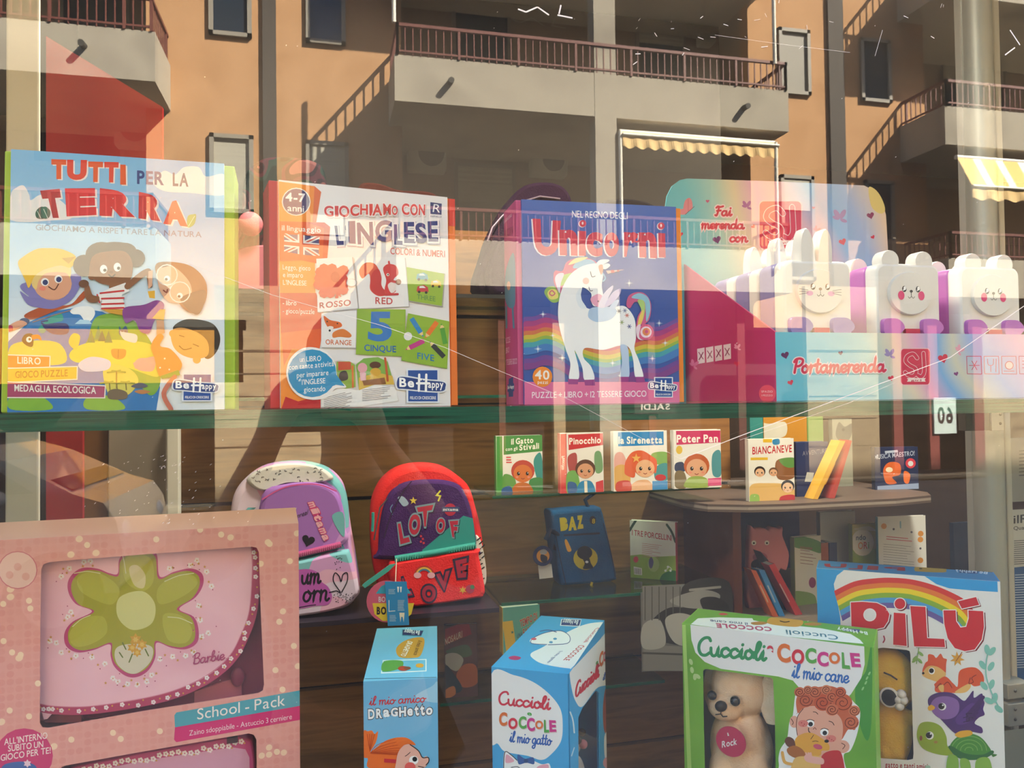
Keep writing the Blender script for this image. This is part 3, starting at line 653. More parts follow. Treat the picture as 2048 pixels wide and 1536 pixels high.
A.p('b9b2ae', '358 528 582 516 620 842 366 864'); A.p(W, '352 526 576 514 614 836 360 860'); A.e('d9443e', 440, 660, 78, 74); A.dots('d9443e', '378 610 400 590 450 590 500 612 522 600 515 650 520 690 520 720 480 720 440 740 400 740 366 690 372 650', 34); A.p('d02f34', '468 770 484 735 490 770', 1); A.p('d02f34', '486 752 500 740 506 766', 1); A.e('b3252c', 470, 640, 28, 34)
A.t('ROSSO', 372, 838, 568, 818, 36, 'b8404a', .02)
A.p('b9b2ae', '596 522 912 520 938 828 626 842'); A.p(W, '590 518 906 516 932 824 620 838'); A.e('b9b2ae', 574, 678, 34, 26); A.e(W, 572, 676, 30, 22)
A.p('d9503e', '620 600 660 552 720 560 750 620 740 690 780 720 800 750 740 760 690 720 690 660 680 620 640 650', 1); A.p('c62833', '740 590 760 640 760 690 780 730 780 756 720 750 690 700 700 620', 1); A.p('d2303a', '770 590 800 560 850 570 866 620 840 650 830 690 850 730 800 750 780 720 790 660', 1); A.l('d2303a', '806 545 812 575', 12, 0); A.p('e9dcd6', '800 690 840 670 850 720 820 740', 1); A.l('c62833', '800 660 850 672', 16, 0); A.e('8a4a34', 866, 672, 18); A.e('f2eeea', 800, 626, 9); A.e('1d1d1d', 801, 626, 5); A.l('c62833', '784 752 862 748', 14, 0)
A.t('RED', 722, 808, 830, 812, 40, 'c24048', .02)
A.p('a8a49a', '922 584 1160 620 1146 830 934 794'); A.p('97b83c', '916 578 1154 620 1138 822 932 788'); A.e('97b83c', 952, 680, 24)
for x, y, c, k in ((1014, 636, '5aa6b8', 1), (1100, 680, 'e6bc3c', .9), (1016, 714, 'c93a44', 1)):
    A.p(c, [x-36*k, y+14*k, x-30*k, y-14*k, x+10*k, y-24*k, x+34*k, y-10*k, x+40*k, y+20*k, x-30*k, y+20*k]); A.p('dfe8ea', [x-20*k, y-4, x-16*k, y-16*k, x+6*k, y-18*k, x+22*k, y-4]); A.dots('2a2a2a', [x-20*k, y+20*k, x+24*k, y+24*k], 9*k)
A.t('THREE', 982, 778, 1098, 794, 30, '5f8f4a', .012)
A.p('b9b2ae', '390 872 610 852 604 1088 388 1086'); A.p(W, '384 868 604 848 598 1082 382 1080'); A.p('de6a2c', '400 884 440 910 500 924 512 950 470 964 430 960 405 920', 1); A.p('d87a34', '460 986 520 966 570 1000 560 1020 500 1016 456 1020', 1); A.e('f0e8e2', 440, 958, 20, 10); A.e('222222', 436, 976, 7); A.dots('222222', '420 920 484 932', 5)
A.t('ORANGE', 410, 1062, 572, 1068, 30, 'cf6a3c', .016)
A.p('8fae3a', '610 842 912 846 906 1140 600 1126'); A.p('8fb436', '608 840 910 844 904 1136 602 1122'); A.q('5', '680 858 824 858 826 1050 674 1040', '2e77bf', .04); A.t('CINQUE', 652, 1102, 852, 1112, 38, '2a66a6', .022)
A.p('86a838', '930 868 1186 922 1172 1216 884 1164'); A.p('8fb436', '926 868 1184 918 1168 1210 888 1158'); A.e('e6e3e3', 926, 1012, 26)
for x0, y0, x1, y1, c in ((948, 900, 1006, 990, '2f86c4'), (1108, 922, 1050, 1000, 'e87a2c'), (1026, 1040, 936, 1084, 'c23a86'), (1140, 960, 1160, 1060, '4f9a34'), (1080, 1066, 1152, 1142, '2c3434')):
    A.l(c, [x0, y0, x1, y1], 30, 0, 0); L = math.hypot(x1-x0, y1-y0); ux, uy = (x1-x0)/L, (y1-y0)/L
    if c in ('4f9a34', '2c3434'): ux, uy, x1, y1 = -ux, -uy, x0, y0
    A.p('e8c98a', [x1-uy*15, y1+ux*15, x1+ux*26, y1+uy*26, x1+uy*15, y1-ux*15]); A.e(c, x1+ux*22, y1+uy*22, 5)
A.t('FIVE', 984, 1152, 1090, 1168, 38, '2a78a8', .02)
A.p('cfc9c4', '380 1190 500 1160 600 1180 700 1150 800 1160 872 1420 640 1456 380 1460'); A.p('ecebe8', '386 1400 500 1330 610 1350 720 1316 850 1330 866 1414 640 1450 385 1452')
A.p('8fae4a', '480 1170 560 1168 596 1190 600 1330 540 1340 470 1330'); A.p('7fae4c', '600 1190 650 1150 740 1142 800 1170 842 1314 720 1314 620 1350'); A.p('d8b44a', '620 1270 740 1240 830 1260 842 1314 720 1314 620 1350'); A.p('c9553a', '490 1170 570 1172 570 1220 490 1226'); A.e('e8a8b0', 642, 1210, 30, 32); A.e('5a3626', 722, 1192, 36, 22); A.e('d8a83c', 724, 1236, 34, 26); A.p('e8b6bc', '624 1240 664 1240 664 1290 630 1290'); A.p('8a5a34', '640 1290 780 1270 790 1310 650 1320'); A.l('c25a2c', '784 1150 800 1290', 14, 0); A.l('d8733a', '580 1200 582 1330', 12, 0); A.p('3a3a3a', '500 1240 540 1230 550 1280 500 1290', 1)
A.lines('77757a', 400, 1400, 590, 1350, 9, 11, 3, .3); A.lines('77757a', 640, 1350, 830, 1328, 7, 11, 3, .4)
A.p('f0eeec', '164 1240 190 1150 260 1090 340 1082 420 1112 470 1180 486 1270 540 1330 470 1340 430 1390 340 1410 250 1390 190 1330', 1); A.e('2492c4', 326, 1244, 152, 150); A.p('2492c4', '440 1330 476 1250 530 1324 476 1316')
for tx, x0, y0, x1, y1 in (('un LIBRO', 248, 1172, 382, 1166), ('con tante attività', 180, 1222, 462, 1198), ('per imparare', 230, 1272, 428, 1254), ("l'INGLESE", 262, 1316, 408, 1306), ('giocando', 274, 1362, 408, 1354)): A.t(tx, x0, y0, x1, y1, 32, 'f2f2f2', .008)
happy(A, 928, 1420, 1112, 1420, -2, -195, 200)
mb.build('cover', t, label='white and orange printed front of the box')
# ---- 3 unicorn puzzle
f = Frame(.2532, .3516, SH+.0004, -.38, .14, .2194, .27, .075)
t = thing('puzzle_box', 'blue and pink puzzle box with a white unicorn in front of a rainbow', 'game box', f.p, f.yaw, 'game boxes on the thick glass shelf')
mb = MB(); f.hexa(mb, -.007, 0, .005, f.w+.001, f.h, .075, 'd0588c'); A = f.left(mb, (990, 380, .2994)); A = Art(mb, f.at(-.007, 0, .075), f.n, f.v, .07, f.h, (990, 380, .2994)); A.fill('b8447c')
A.t('IL REGNO DEGLI', 60, 225, 112, 175, 20, 'e8c0d4', .01); A.t('UNICORNI', 62, 320, 122, 290, 50, '8a2456', .02); A.p('4f88a0', '66 700 70 560 90 480 120 420 134 480 136 640 134 760 110 790 80 770', 1); A.l('4f88a0', '76 780 78 920', 12, 0); A.l('4f88a0', '118 780 126 920', 12, 0); A.e('d8a890', 92, 640, 12, 30)
for tx, y, x1 in (('PUZZLE', 1026, 102), ('LIBRO', 1094, 96), ('12 TESSERE GIOCO', 1170, 148)): A.t(tx, 68, y, x1, y-10, 36, 'e8c0d4', .01)
A.p('1c3f80', '92 1262 122 1248 122 1380 92 1382'); A.p('1c3f80', '84 1300 128 1290 130 1342 84 1350'); A.t('Be Happy', 86, 1330, 128, 1322, 22, 'ffffff', .02)
mb.build('tray', t, bevel=.001, label='pink box tray with printed side')
mb = MB(); f.hexa(mb, f.w+.0012, .001, .004, f.w+.0085, f.h-.001, .07, 'ee8a2a'); mb.build('side_flap', t, label='orange edge strip')
mb = MB(); f.hexa(mb, 0, .0005, 0, f.w, f.h, .0048, '3f62ae'); A = f.front(mb, (990, 380, .2994)); A.fill(grad('night_blue_print', [(0, '3458a4'), (.1, '2e4f9c'), (.2, '3b5cab'), (.27, '4469b4')]))
def band(col, *P): A.p(col, [v for p in P for v in p], 1)
wav = lambda y0, y1, c: A.p(c, [v for x, d in ((195, 0), (260, -6), (340, -28), (430, 0), (520, 60), (640, 110), (760, 130), (900, 90), (1000, 60), (1100, 60), (1232, 0)) for v in (x, y0+d)]+[v for x, d in ((1232, 0), (1100, 60), (1000, 60), (900, 90), (760, 130), (640, 110), (520, 60), (430, 0), (340, -28), (260, -6), (195, 0)) for v in (x, y1+d)], 1)
for y0, y1, c in ((850, 890, '6a4a9a'), (880, 930, 'a03a7e'), (915, 955, 'c2426a'), (945, 985, 'c9714a'), (972, 1008, 'c9b040'), (1000, 1030, '8fae48'), (1022, 1062, '3f9aa8'), (1055, 1100, '3c78bc'), (1130, 1170, '6a4494'), (1160, 1200, '7c3f88')): wav(y0, y1, c)
A.p('d9689c', '190 1282 1230 1282 1232 1450 190 1450')
for x, y, r in ((320, 830, 26), (384, 972, 22), (286, 1062, 28), (448, 1122, 28), (784, 1156, 26), (896, 622, 26), (1096, 890, 26), (1136, 1022, 26), (1050, 1126, 26), (830, 1240, 14)):
    A.star('e9eef6', x, y, r, 4, .12, -90); A.star('e9eef6', x, y, r*.6, 4, .15, -45)
A.p('8fb45e', '330 690 350 650 400 646 440 690 430 740 380 750', 1); A.p('e8d878', '350 690 370 664 410 670 420 720 370 730', 1); A.l('d06a86', '400 690 380 672 364 690 380 706 398 696', 8)
A.p('cf5a86', '390 590 400 540 450 540 480 480 560 452 640 462 680 500 560 540 500 620 440 690 400 640', 1); A.p('8cb8d8', '520 520 560 470 640 466 670 500 590 520', 1); A.p('a9c86e', '440 640 440 580 500 556 520 560 470 620', 1); A.p('d8d4e8', '400 600 420 560 460 560 440 620 430 690', 1); A.p('e8d89a', '490 500 540 456 620 450 560 480', 1)
U = 'eef0f4'
A.p(U, '560 520 640 494 700 498 720 560 712 640 722 720 700 770 660 776 640 740 640 690 584 650 572 700 600 780 680 800 800 780 870 780 930 860 940 980 930 1060 960 1140 990 1250 936 1250 920 1130 890 1050 830 1040 720 1068 600 1056 590 1120 640 1180 662 1264 596 1268 580 1180 530 1070 556 1180 556 1262 494 1262 502 1160 470 1060 430 920 420 800 440 680 490 580', 1)
A.p('b9cdea', '836 1040 884 1050 894 1160 892 1250 834 1250 846 1150', 1); A.p('dfe8f2', '580 650 572 720 610 790 560 780 540 700', 1)
for q in ('486 1262 556 1264 552 1298 488 1298', '594 1268 664 1266 668 1306 600 1306', '830 1248 892 1248 890 1282 824 1282', '936 1248 992 1248 1002 1284 940 1286'): A.p('9c3f8a', q)
A.p('e6a2c0', '640 720 690 694 722 720 716 772 680 780 644 752', 1); A.dots('6a3a5a', '688 744 704 748', 6); A.e('f0b8b4', 606, 608, 22); A.l('4a4458', '636 546 646 580 668 576', 5); A.l('4a4458', '626 650 634 674 650 672', 5)
A.p(U, '676 500 700 468 752 464 760 476 720 500 750 490 768 506 730 530', 1); A.p('e0a08c', '690 510 716 500 720 540 706 566', 1); A.p('e8c0b8', '740 540 862 532 752 560'); A.p('d4707a', '770 536 790 534 800 552 776 556'); A.p('d4707a', '812 535 826 534 830 545 816 548'); A.l('8cb8d8', '720 560 736 590 720 610', 10)
A.p('a9c4e4', '620 830 640 790 720 780 800 790 806 830 760 870 680 882 630 860', 1); A.p('d6d0ea', '690 780 720 700 780 640 786 660 756 720 740 780', 1); A.p('c2b8e0', '730 780 780 690 836 660 830 700 780 760', 1); A.p('b4c8e8', '760 790 800 740 826 740 800 790', 1)
for x, y, c in ((826, 810, '4a4a5a'), (846, 884, '8aa060'), (896, 912, '4a5a9a'), (880, 838, 'c9665a'), (866, 806, '5a6a9a')):
    for a in (0, 60, 120): A.l(c, [x-14*math.cos(R(a)), y-14*math.sin(R(a)), x+14*math.cos(R(a)), y+14*math.sin(R(a))], 4, 0)
A.p('c95a8a', '876 770 890 710 940 684 1000 694 1040 760 1030 860 990 900 960 900 940 930 950 850 976 800 970 760 930 750 900 790', 1); A.p('8cc0d8', '910 720 960 690 1020 720 1036 800 1010 880 1004 800 990 740', 1); A.p('a8c878', '950 740 990 740 1000 800 980 880 950 900 976 810', 1); A.p('e8c86a', '960 850 990 800 980 880 950 930', 1)
A.e('cf5a86', 1004, 950, 54); A.e('e8d0e0', 1006, 950, 38); A.e('e0885a', 1008, 948, 26); A.e('cf5a86', 1010, 946, 12); A.p('e8d0e0', '940 920 970 900 960 980 990 1004 950 990', 1)
A.t('NEL REGNO DEGLI', 514, 182, 886, 194, 44, 'e9eef6', .008, wob=.03)
for i, q in enumerate(('250 190 440 206 420 440 270 436', '428 262 550 268 556 440 432 436', '560 272 608 276 606 440 560 440', '610 278 720 284 716 446 612 440', '730 280 830 286 826 446 732 444', '862 278 966 284 900 448 862 446', '960 280 1076 284 1082 456 964 450', '1090 286 1136 290 1140 452 1094 450')):
    A.q('UnıcornıX'[i], q, 'cf3a56', .05, sh=('f0e4ea', -9, 4))
for x, y in ((586, 224), (1110, 240)): A.e('f0e4ea', x-4, y+2, 25); A.e('cf3a56', x, y, 23); A.e('f0dce0', x-1, y-2, 6, 10)
A.l('cf3a56', '700 300 680 300 676 330 700 334', 12); A.l('cf3a56', '950 296 930 310 934 344 960 340 966 318', 12)
A.e('ee8a2e', 316, 1248, 66, 68); A.t('40', 266, 1262, 362, 1266, 58, 'f6efe6', .02); A.t('pezzi', 284, 1294, 352, 1296, 22, 'f6efe6', .01)
A.t('PUZZLE + LIBRO + 12 TESSERE GIOCO', 246, 1390, 1010, 1380, 40, 'f4e6ee', .006)
happy(A, 1068, 1380, 1180, 1380, 0, -124, 130)
mb.build('cover', t, label='blue printed front with a unicorn')
# ---- 4 counter display with lunch boxes
f = Frame(.6435, .3837, SH+.0004, 0.0, 0, .56, .1015, .29)
PAST = grad('pastel_rainbow_print', [(.06, '62bcd4'), (.18, '7cc6da'), (.25, 'a8d0d2'), (.31, 'e2d2bc'), (.35, 'e0a8c8'), (.40, '7eaede'), (.44, 'cfcdba'), (.48, '9fb4e2'), (.56, 'dfb0d0')], axis=0, tilt=(2, .5), nz=.12, nscale=5)
t = thing('counter_display', 'pastel counter display box of lunch boxes with a tall rounded header card', 'display box', f.p, 0)
mb = MB(); f.hexa(mb, .003, 0, 0, f.w, f.h, .003, PAST); A = f.front(mb, (1360, 460, .3359)); A.fill(PAST)
A.heart('5f2a5e', 626, 745, 24, -15); A.heart('5f2a5e', 956, 732, 14, -10); A.heart('d03050', 658, 908, 18, -20); A.heart('d03050', 1256, 882, 18, -15); A.heart('d03050', 1566, 764, 30, -15); A.heart('7a3a76', 1644, 856, 14, -15)
A.c('Portamerenda', 672, 850, 1216, 842, 84, 'cf2f54', 15, out='ecdfe4', ow=27)
def sj(A, x0, y0, x1, y1, col='d02c50'):
    w, h = x1-x0, y1-y0; P = lambda *a: [v for i in range(0, len(a), 2) for v in (x0+w*a[i], y0+h*a[i+1])]
    rr = lambda m: [v for cx, cy, a0 in ((.9, .9, 0), (.1, .9, 90), (.1, .1, 180), (.9, .1, 270)) for k in range(5) for v in P(cx+(.1+m)*math.cos(R(a0+k*22.5)), cy+(.1+m)*math.sin(R(a0+k*22.5)))]
    A.p('e8b8c0', rr(.025)); A.p(col, rr(0))
    S = P(.56, .26, .42, .14, .22, .2, .16, .34, .3, .46, .48, .54, .52, .66, .42, .76, .26, .74, .14, .66); J = P(.78, .12, .8, .4, .8, .66, .7, .78, .58, .74)
    for q in (S, J): A.l('eed4d8', q, w*.15)
    for q in (S, J): A.l(col, q, w*.115)
    A.p('f0dcd8', P(.2, .82, .86, .82, .82, .87, .86, .92, .2, .92, .24, .87)); A.t('girl', *P(.34, .905), *P(.7, .905), h*.05, 'b03050', .02)
sj(A, 1316, 708, 1486, 920)
def butter(A, x, y, r, col, rot=0):
    for a, k in ((-60, 1), (-120, 1), (20, .7), (200, .7)):
        a = R(a+rot); A.e(col, x+r*.55*k*math.cos(a), y+r*.55*k*math.sin(a), r*.5*k, r*.24*k, math.degrees(a), 12)
butter(A, 1248, 750, 46, '9a8cc0', 0); butter(A, 1656, 722, 40, 'e2a0b4', 40)
for i in range(5):
    x = 1706+i*104; A.l('b84a62', [x, 752, x+86, 752, x+90, 858, x+4, 856, x, 752], 4, 0); c = (x+46, 806)
    if i == 0:
        for a in range(0, 180, 60): A.l('b84a62', [c[0]-30*math.cos(R(a)), c[1]-30*math.sin(R(a)), c[0]+30*math.cos(R(a)), c[1]+30*math.sin(R(a))], 4, 0)
    elif i == 1: A.l('b84a62', [x+20, 768, x+24, 800, x+40, 806, x+54, 800, x+56, 768], 4); A.l('b84a62', [x+40, 806, x+40, 844], 4, 0); A.l('b84a62', [x+72, 768, x+70, 844], 4, 0)
    elif i == 2: A.e('b84a62', c[0], c[1], 26); A.e('dcc6cc', c[0], c[1], 21); A.l('b84a62', [x+14, 840, x+76, 840], 4, 0)
    else:
        for k in range(3): A.l('b84a62', [x+20, 780+k*20, x+70, 780+k*20], 4, 0)
mb.build('front_panel', t, label='pastel front with red handwritten lettering')
mb = MB(); f.hexa(mb, .003, 0, .0035, f.w, .003, f.d, 'd8c4d0')
mb.build('tray_floor', t)
# side cheek, cut on a slant
zc = (onY(1366, 550, f.p.y+f.d).z-f.p.z); mb = MB(); ring = [f.at(0, 0, 0), f.at(0, f.h, 0), f.at(0, zc+.02, f.d), f.at(0, 0, f.d)]
mb.prism(ring, (.0028, 0, 0), 'b02a62'); A = Art(mb, f.at(0, 0, f.d), f.n, f.v, f.d, f.h, (1360, 460, .3359))
for i in range(4):
    x = 102+i*52; y = 708-i*8; A.p('d9c4cc', [x, y, x+44, y-8, x+46, y+82, x+4, y+90]); A.l('8a3456', [x+10, y+20, x+36, y+60], 5, 0); A.l('8a3456', [x+36, y+20, x+12, y+64], 5, 0)
butter(A, 100, 630, 40, 'cf6a94', 60); butter(A, 80, 810, 40, 'cf6a94', 20); butter(A, 342, 706, 30, 'd88aa8', 0); A.heart('c8224e', 338, 796, 18)
A.e('e04a64', 520, 974, 50, 52); A.t('SPAZIO', 484, 968, 552, 968, 12, 'f0c0c8', .01); A.t('1 PEZZO', 486, 990, 552, 990, 10, 'f0c0c8', .01)
mb.build('side_panel', t, label='magenta slanted side panel')
# header card
HX0, HX1 = onY(1328, 500, f.p.y+f.d+.004), onY(1776, 450, f.p.y+f.d+.004); yh = f.p.y+f.d+.004
def onh(x, y): return onY(x, y, yh)
ring = [(1330, 830), (1330, 420), (1334, 392), (1344, 372), (1360, 360), (1374, 357), (1560, 363), (1728, 371), (1748, 381), (1764, 402), (1772, 430), (1776, 500), (1778, 830)]
R3 = [onh(x, max(y, 0)) for x, y in ring]; zb = f.p.z
for p in R3:
    if p.z < zb: p.z = zb
HP = grad('pastel_header_print', [(.08, '4fb2c2'), (.2, '72c2cc'), (.27, 'a9cfc0'), (.33, 'e0d2ac'), (.39, 'dfa8cc'), (.45, 'e8b8bc'), (.50, '7cb0e0'), (.55, '94b4e0'), (.62, 'dcc8b0')], axis=0, tilt=(2, .35), nz=.14, nscale=4)
mb = MB(); mb.prism(R3, (0, .003, 0), HP); x0 = min(p.x for p in R3); A = Art(mb, (x0, yh, zb), (1, 0, 0), (0, 0, 1), max(p.x for p in R3)-x0, max(p.z for p in R3)-zb, (1320, 340, .2344))
A.p('d9c87a', '1780 150 1840 170 1890 240 1920 330 1900 370 1850 360 1800 300', 1)
A.c('Fai', 470, 390, 606, 390, 82, 'd03a4c', 17, out='f0dcd8', ow=38); A.c('merenda', 350, 498, 712, 502, 76, 'd03a4c', 17, out='f0dcd8', ow=36); A.c('con', 590, 612, 742, 614, 80, 'd03a4c', 17, out='f0dcd8', ow=36)
sj(A, 850, 268, 1204, 672); A.heart('6a2a6e', 486, 594, 36, -15); A.heart('b85a80', 406, 266, 16, 0); A.heart('d8455a', 796, 482, 18, -40); A.heart('c06078', 1310, 322, 14, 0); A.heart('84305e', 1796, 388, 32, -15); A.heart('cc2c4a', 1558, 612, 32, -20); A.heart('cc2c4a', 1816, 572, 18, -30); A.heart('c03050', 176, 548, 22)
butter(A, 740, 318, 60, 'b070a0', 0); butter(A, 1534, 420, 90, '9a7cb4', 0); butter(A, 1330, 522, 46, 'e09ab0', 30); A.p('d88a94', '200 330 214 262 250 238 274 270 274 330 230 356', 1); A.p('d88a94', '170 340 230 330 226 372 176 380', 1); A.l('7a3a4a', '215 380 292 312', 4, 0); A.l('b0586a', '240 250 240 350', 3, 0)
mb.build('header_card', t, label='rounded pastel header card with a red square badge')
# lunch boxes
LW, LD = .116, .066
def rounded(w, d, r, z, x0, y0, n=4):
    P = []
    for cx, cy, a0 in ((w/2-r, d/2-r, 0), (-w/2+r, d/2-r, 90), (-w/2+r, -d/2+r, 180), (w/2-r, -d/2+r, 270)):
        for k in range(n+1): P.append(Vector((x0+cx+r*math.cos(R(a0+90*k/n)), y0+cy+r*math.sin(R(a0+90*k/n)), z)))
    return P
def lunch(kind, x, y, body, lid, lab, ears):
    t = thing('lunch_box', lab, 'lunch box', (x, y, f.p.z+.0035), 0, 'animal lunch boxes in the pastel display')
    z0 = f.p.z+.0035; H = .21 if kind == 'bunny' else .205; yf = y-LD/2
    def slab(mb, ring, y0, y1, m):     # front-facing rounded plate from an xz outline
        n = len(ring); c = Vector((sum(p[0] for p in ring)/n, 0, sum(p[1] for p in ring)/n))
        rr = []
        for yy, k in ((y1, 1), (y0+.006, 1), (y0+.002, .985), (y0, .95)): rr.append([Vector((c.x+(a-c.x)*k, yy, c.z+(b-c.z)*k)) for a, b in ring])
        mb.loft(rr, m)
    def rrect(xa, xb, za, zb, r, n=5): return [(cx+r*math.cos(R(a+90*k/n)), cz+r*math.sin(R(a+90*k/n))) for cx, cz, a in ((xb-r, zb-r, 0), (xa+r, zb-r, 90), (xa+r, za+r, 180), (xb-r, za+r, 270)) for k in range(n+1)]
    zt = z0+.209
    mb = MB(); slab(mb, rrect(x-LW/2, x+LW/2, z0, zt, .013), y-LD*.1, y+LD/2, body); mb.build('base_half', t)
    lm = MB(); slab(lm, rrect(x-LW/2, x+LW/2, z0, zt, .013), yf, y-LD*.1-.001, lid); lo_ = lm.build('lid', t)
    for k in (-1, 1):
        mb = MB()
        if kind == 'bunny': E2 = [(x+k*.015+.0135*math.cos(a)*(1 if math.sin(a) < 0 else .9)+k*.002*math.sin(a), zt+.008+.042*math.sin(a)) for a in [2*math.pi*i/20 for i in range(20)]]
        else: E2 = [(x+k*.031+.0165*math.cos(a), zt+.004+.017*math.sin(a)) for a in [2*math.pi*i/20 for i in range(20)]]
        slab(mb, E2, yf+.0018, y-.01, lid); mb.build('ear', t)
    zc = z0+.163; mb = MB(); HD = [(x+.037*math.cos(a)*(1+.08*abs(math.cos(a))), zc+.033*math.sin(a)-(.003 if math.sin(a) < 0 else 0)) for a in [2*math.pi*i/28 for i in range(28)]]
    slab(mb, HD, yf-.005, yf+.002, lid)
    A = Art(mb, (x-.042, yf-.0052, zc-.042), (1, 0, 0), (0, 0, 1), .084, .084, quad=1); fx = lambda a: .5+a*.5
    dk = '2f2a2a'
    for k in (-1, 1):
        A.e('e3a0c8' if kind == 'bunny' else 'dd3f78', fx(k*.44), .44, .07, .085 if kind != 'bunny' else .045); A.e(dk, fx(k*.3), .56, .048, .058); A.e('f4f2f0', fx(k*.3)+.01, .575, .03, .036); A.e('f4f2f0', fx(k*.3)-.018, .54, .014)
        if kind == 'bunny':
            for d in (-.02, .02, .06): A.l('5a5464', [fx(k*.5), .46+d*.6, fx(k*.86), .44+d*1.3], .008, 0)
    A.e('8a6a5a' if kind == 'bunny' else dk, .5, .52, .034, .026); A.l(dk, '.5 .5 .5 .43', .009, 0); A.l(dk, '.43 .42 .46 .39 .5 .42 .54 .39 .57 .42', .009)
    if kind == 'bunny': A.p('7fae7c', '.38 .22 .42 .34 .58 .34 .62 .22') if False else None
    mb.build('face_plate', t, label='raised animal face')
    for k in (-1, 1):
        mb = MB(); PW = [(x+k*.036+.02*math.cos(a)*(1+.12*math.cos(3*a)), z0+.108+.016*math.sin(a)*(1+.1*math.sin(3*a))) for a in [2*math.pi*i/24 for i in range(24)]]
        slab(mb, PW, yf-.007, yf+.002, body if kind != 'bunny' else pm('9a86bc', .4)); mb.build('paw', t)
    mb = MB(); mb.box((x, yf-.004, z0+.094), (.026, .006, .024), 'c22c50'); mb.build('clasp', t)
BLID = pm('e2ddd6', .35, .4); PUR = pm('c274c0', .4); LIL = pm('8a80ae', .4)
yl = f.p.y+.003+LD/2+.012
xb = onY(1637, 600, yl-LD/2).x; xr = [onY(q, 600, yl-LD/2).x for q in (1818, 1982)]
lunch('bunny', xb, yl, LIL, BLID, 'front white bunny lunch box with whiskers at the left end of the display', 1)
lunch('bear', xr[0], yl, PUR, BLID, 'front white bear lunch box with pink cheeks next to the bunny', 0)
lunch('bear', xr[1], yl, PUR, BLID, 'front white bear lunch box furthest from the bunny, cut by the photo edge', 0)
lunch('bunny', xb, yl+LD+.006, LIL, BLID, 'bunny lunch box standing second behind the front bunny', 1)
lunch('bunny', xb, yl+2*LD+.012, LIL, BLID, 'bunny lunch box standing third, at the back of the bunny row', 1)
lunch('bear', xr[0], yl+LD+.006, PUR, BLID, 'bear lunch box hidden second behind the middle bear', 0)
lunch('bear', xr[1], yl+LD+.006, PUR, BLID, 'bear lunch box second behind the bear at the photo edge', 0)
# ================================================================== boxes on the platform below
def skin_mesh(name, verts, edges, mat, parent=None, sub=2, root=0, label=None):
    me = bpy.data.meshes.new(name); W = world_of(parent).inverted() if parent else Matrix.Identity(4)
    me.from_pydata([W @ Vector(v[:3]) for v in verts], edges, []); o = bpy.data.objects.new(name, me); COL.objects.link(o)
    if parent: o.parent = parent
    me.materials.append(mat)
    m = o.modifiers.new('skin', 'SKIN'); m.use_smooth_shade = True
    if not me.skin_vertices: me.skin_vertices.new(name='')
    for i, v in enumerate(verts):
        sv = me.skin_vertices[0].data[i]; r = v[3]; sv.radius = r if isinstance(r, tuple) else (r, r); sv.use_root = (i == root)
    b = o.modifiers.new('smooth', 'SUBSURF'); b.levels = sub; b.render_levels = sub
    if label: o['label'] = label
    return o
def panel(mb, f, m, holes=(), c=0, th=.0012, face='front', seg=0):
    """thin card panel with cut-out windows (loops in panel metres)"""
    w, h = (f.w, f.h) if face == 'front' else (f.d, f.h)
    at = (lambda a, b, k: f.at(a, b, c+k)) if face == 'front' else (lambda a, b, k: f.at(f.w-c-k, b, a))
    loops = [[(0, 0), (w, 0), (w, h), (0, h)]]+[list(q) for q in holes]
    tr = tessellate_polygon([[Vector((x, y, 0)) for x, y in L] for L in loops]); F = [p for L in loops for p in L]
    out = []
    for t in tr:
        a, b, d = (F[i] for i in t); out.append(tuple(t) if (b[0]-a[0])*(d[1]-a[1])-(b[1]-a[1])*(d[0]-a[0]) > 0 else tuple(t)[::-1])
    n = len(F); mb.add([at(x, y, 0) for x, y in F]+[at(x, y, th) for x, y in F], out+[tuple(i+n for i in t[::-1]) for t in out], m)
    o = 0
    for L in loops:
        k = len(L); mb.add([at(x, y, 0) for x, y in L]+[at(x, y, th) for x, y in L], [(i, i+k, (i+1) % k+k, (i+1) % k) for i in range(k)], m); o += k
def rloop(A, q, sm=0):
    P = pairs(q)
    if sm: P = catmull(P, True, 4)
    return [A.loc(*p) for p in P]
def shell(mb, f, m, sides='lrtbk', th=.0012):
    e = th*1.05
    if 'l' in sides: f.hexa(mb, 0, 0, e, th, f.h, f.d, m)
    if 'r' in sides: f.hexa(mb, f.w-th, 0, e, f.w, f.h, f.d, m)
    if 't' in sides: f.hexa(mb, e, f.h-th, e, f.w-e, f.h, f.d-e, m)
    if 'b' in sides: f.hexa(mb, e, 0, e, f.w-e, th, f.d-e, m)
    if 'k' in sides: f.hexa(mb, e, 0, f.d-th, f.w-e, f.h, f.d, m)
def base(f, a=.5): return f.at(f.w*a, 0, f.d/2)
FILM2 = glass_mat('box_window_film', 'ffffff', .02, .03)
def fur(name, a, b): return noise_mat(name, [a, b], nscale=40, rough=1, spec=.05, bump=.3, bscale=420, detail=6)
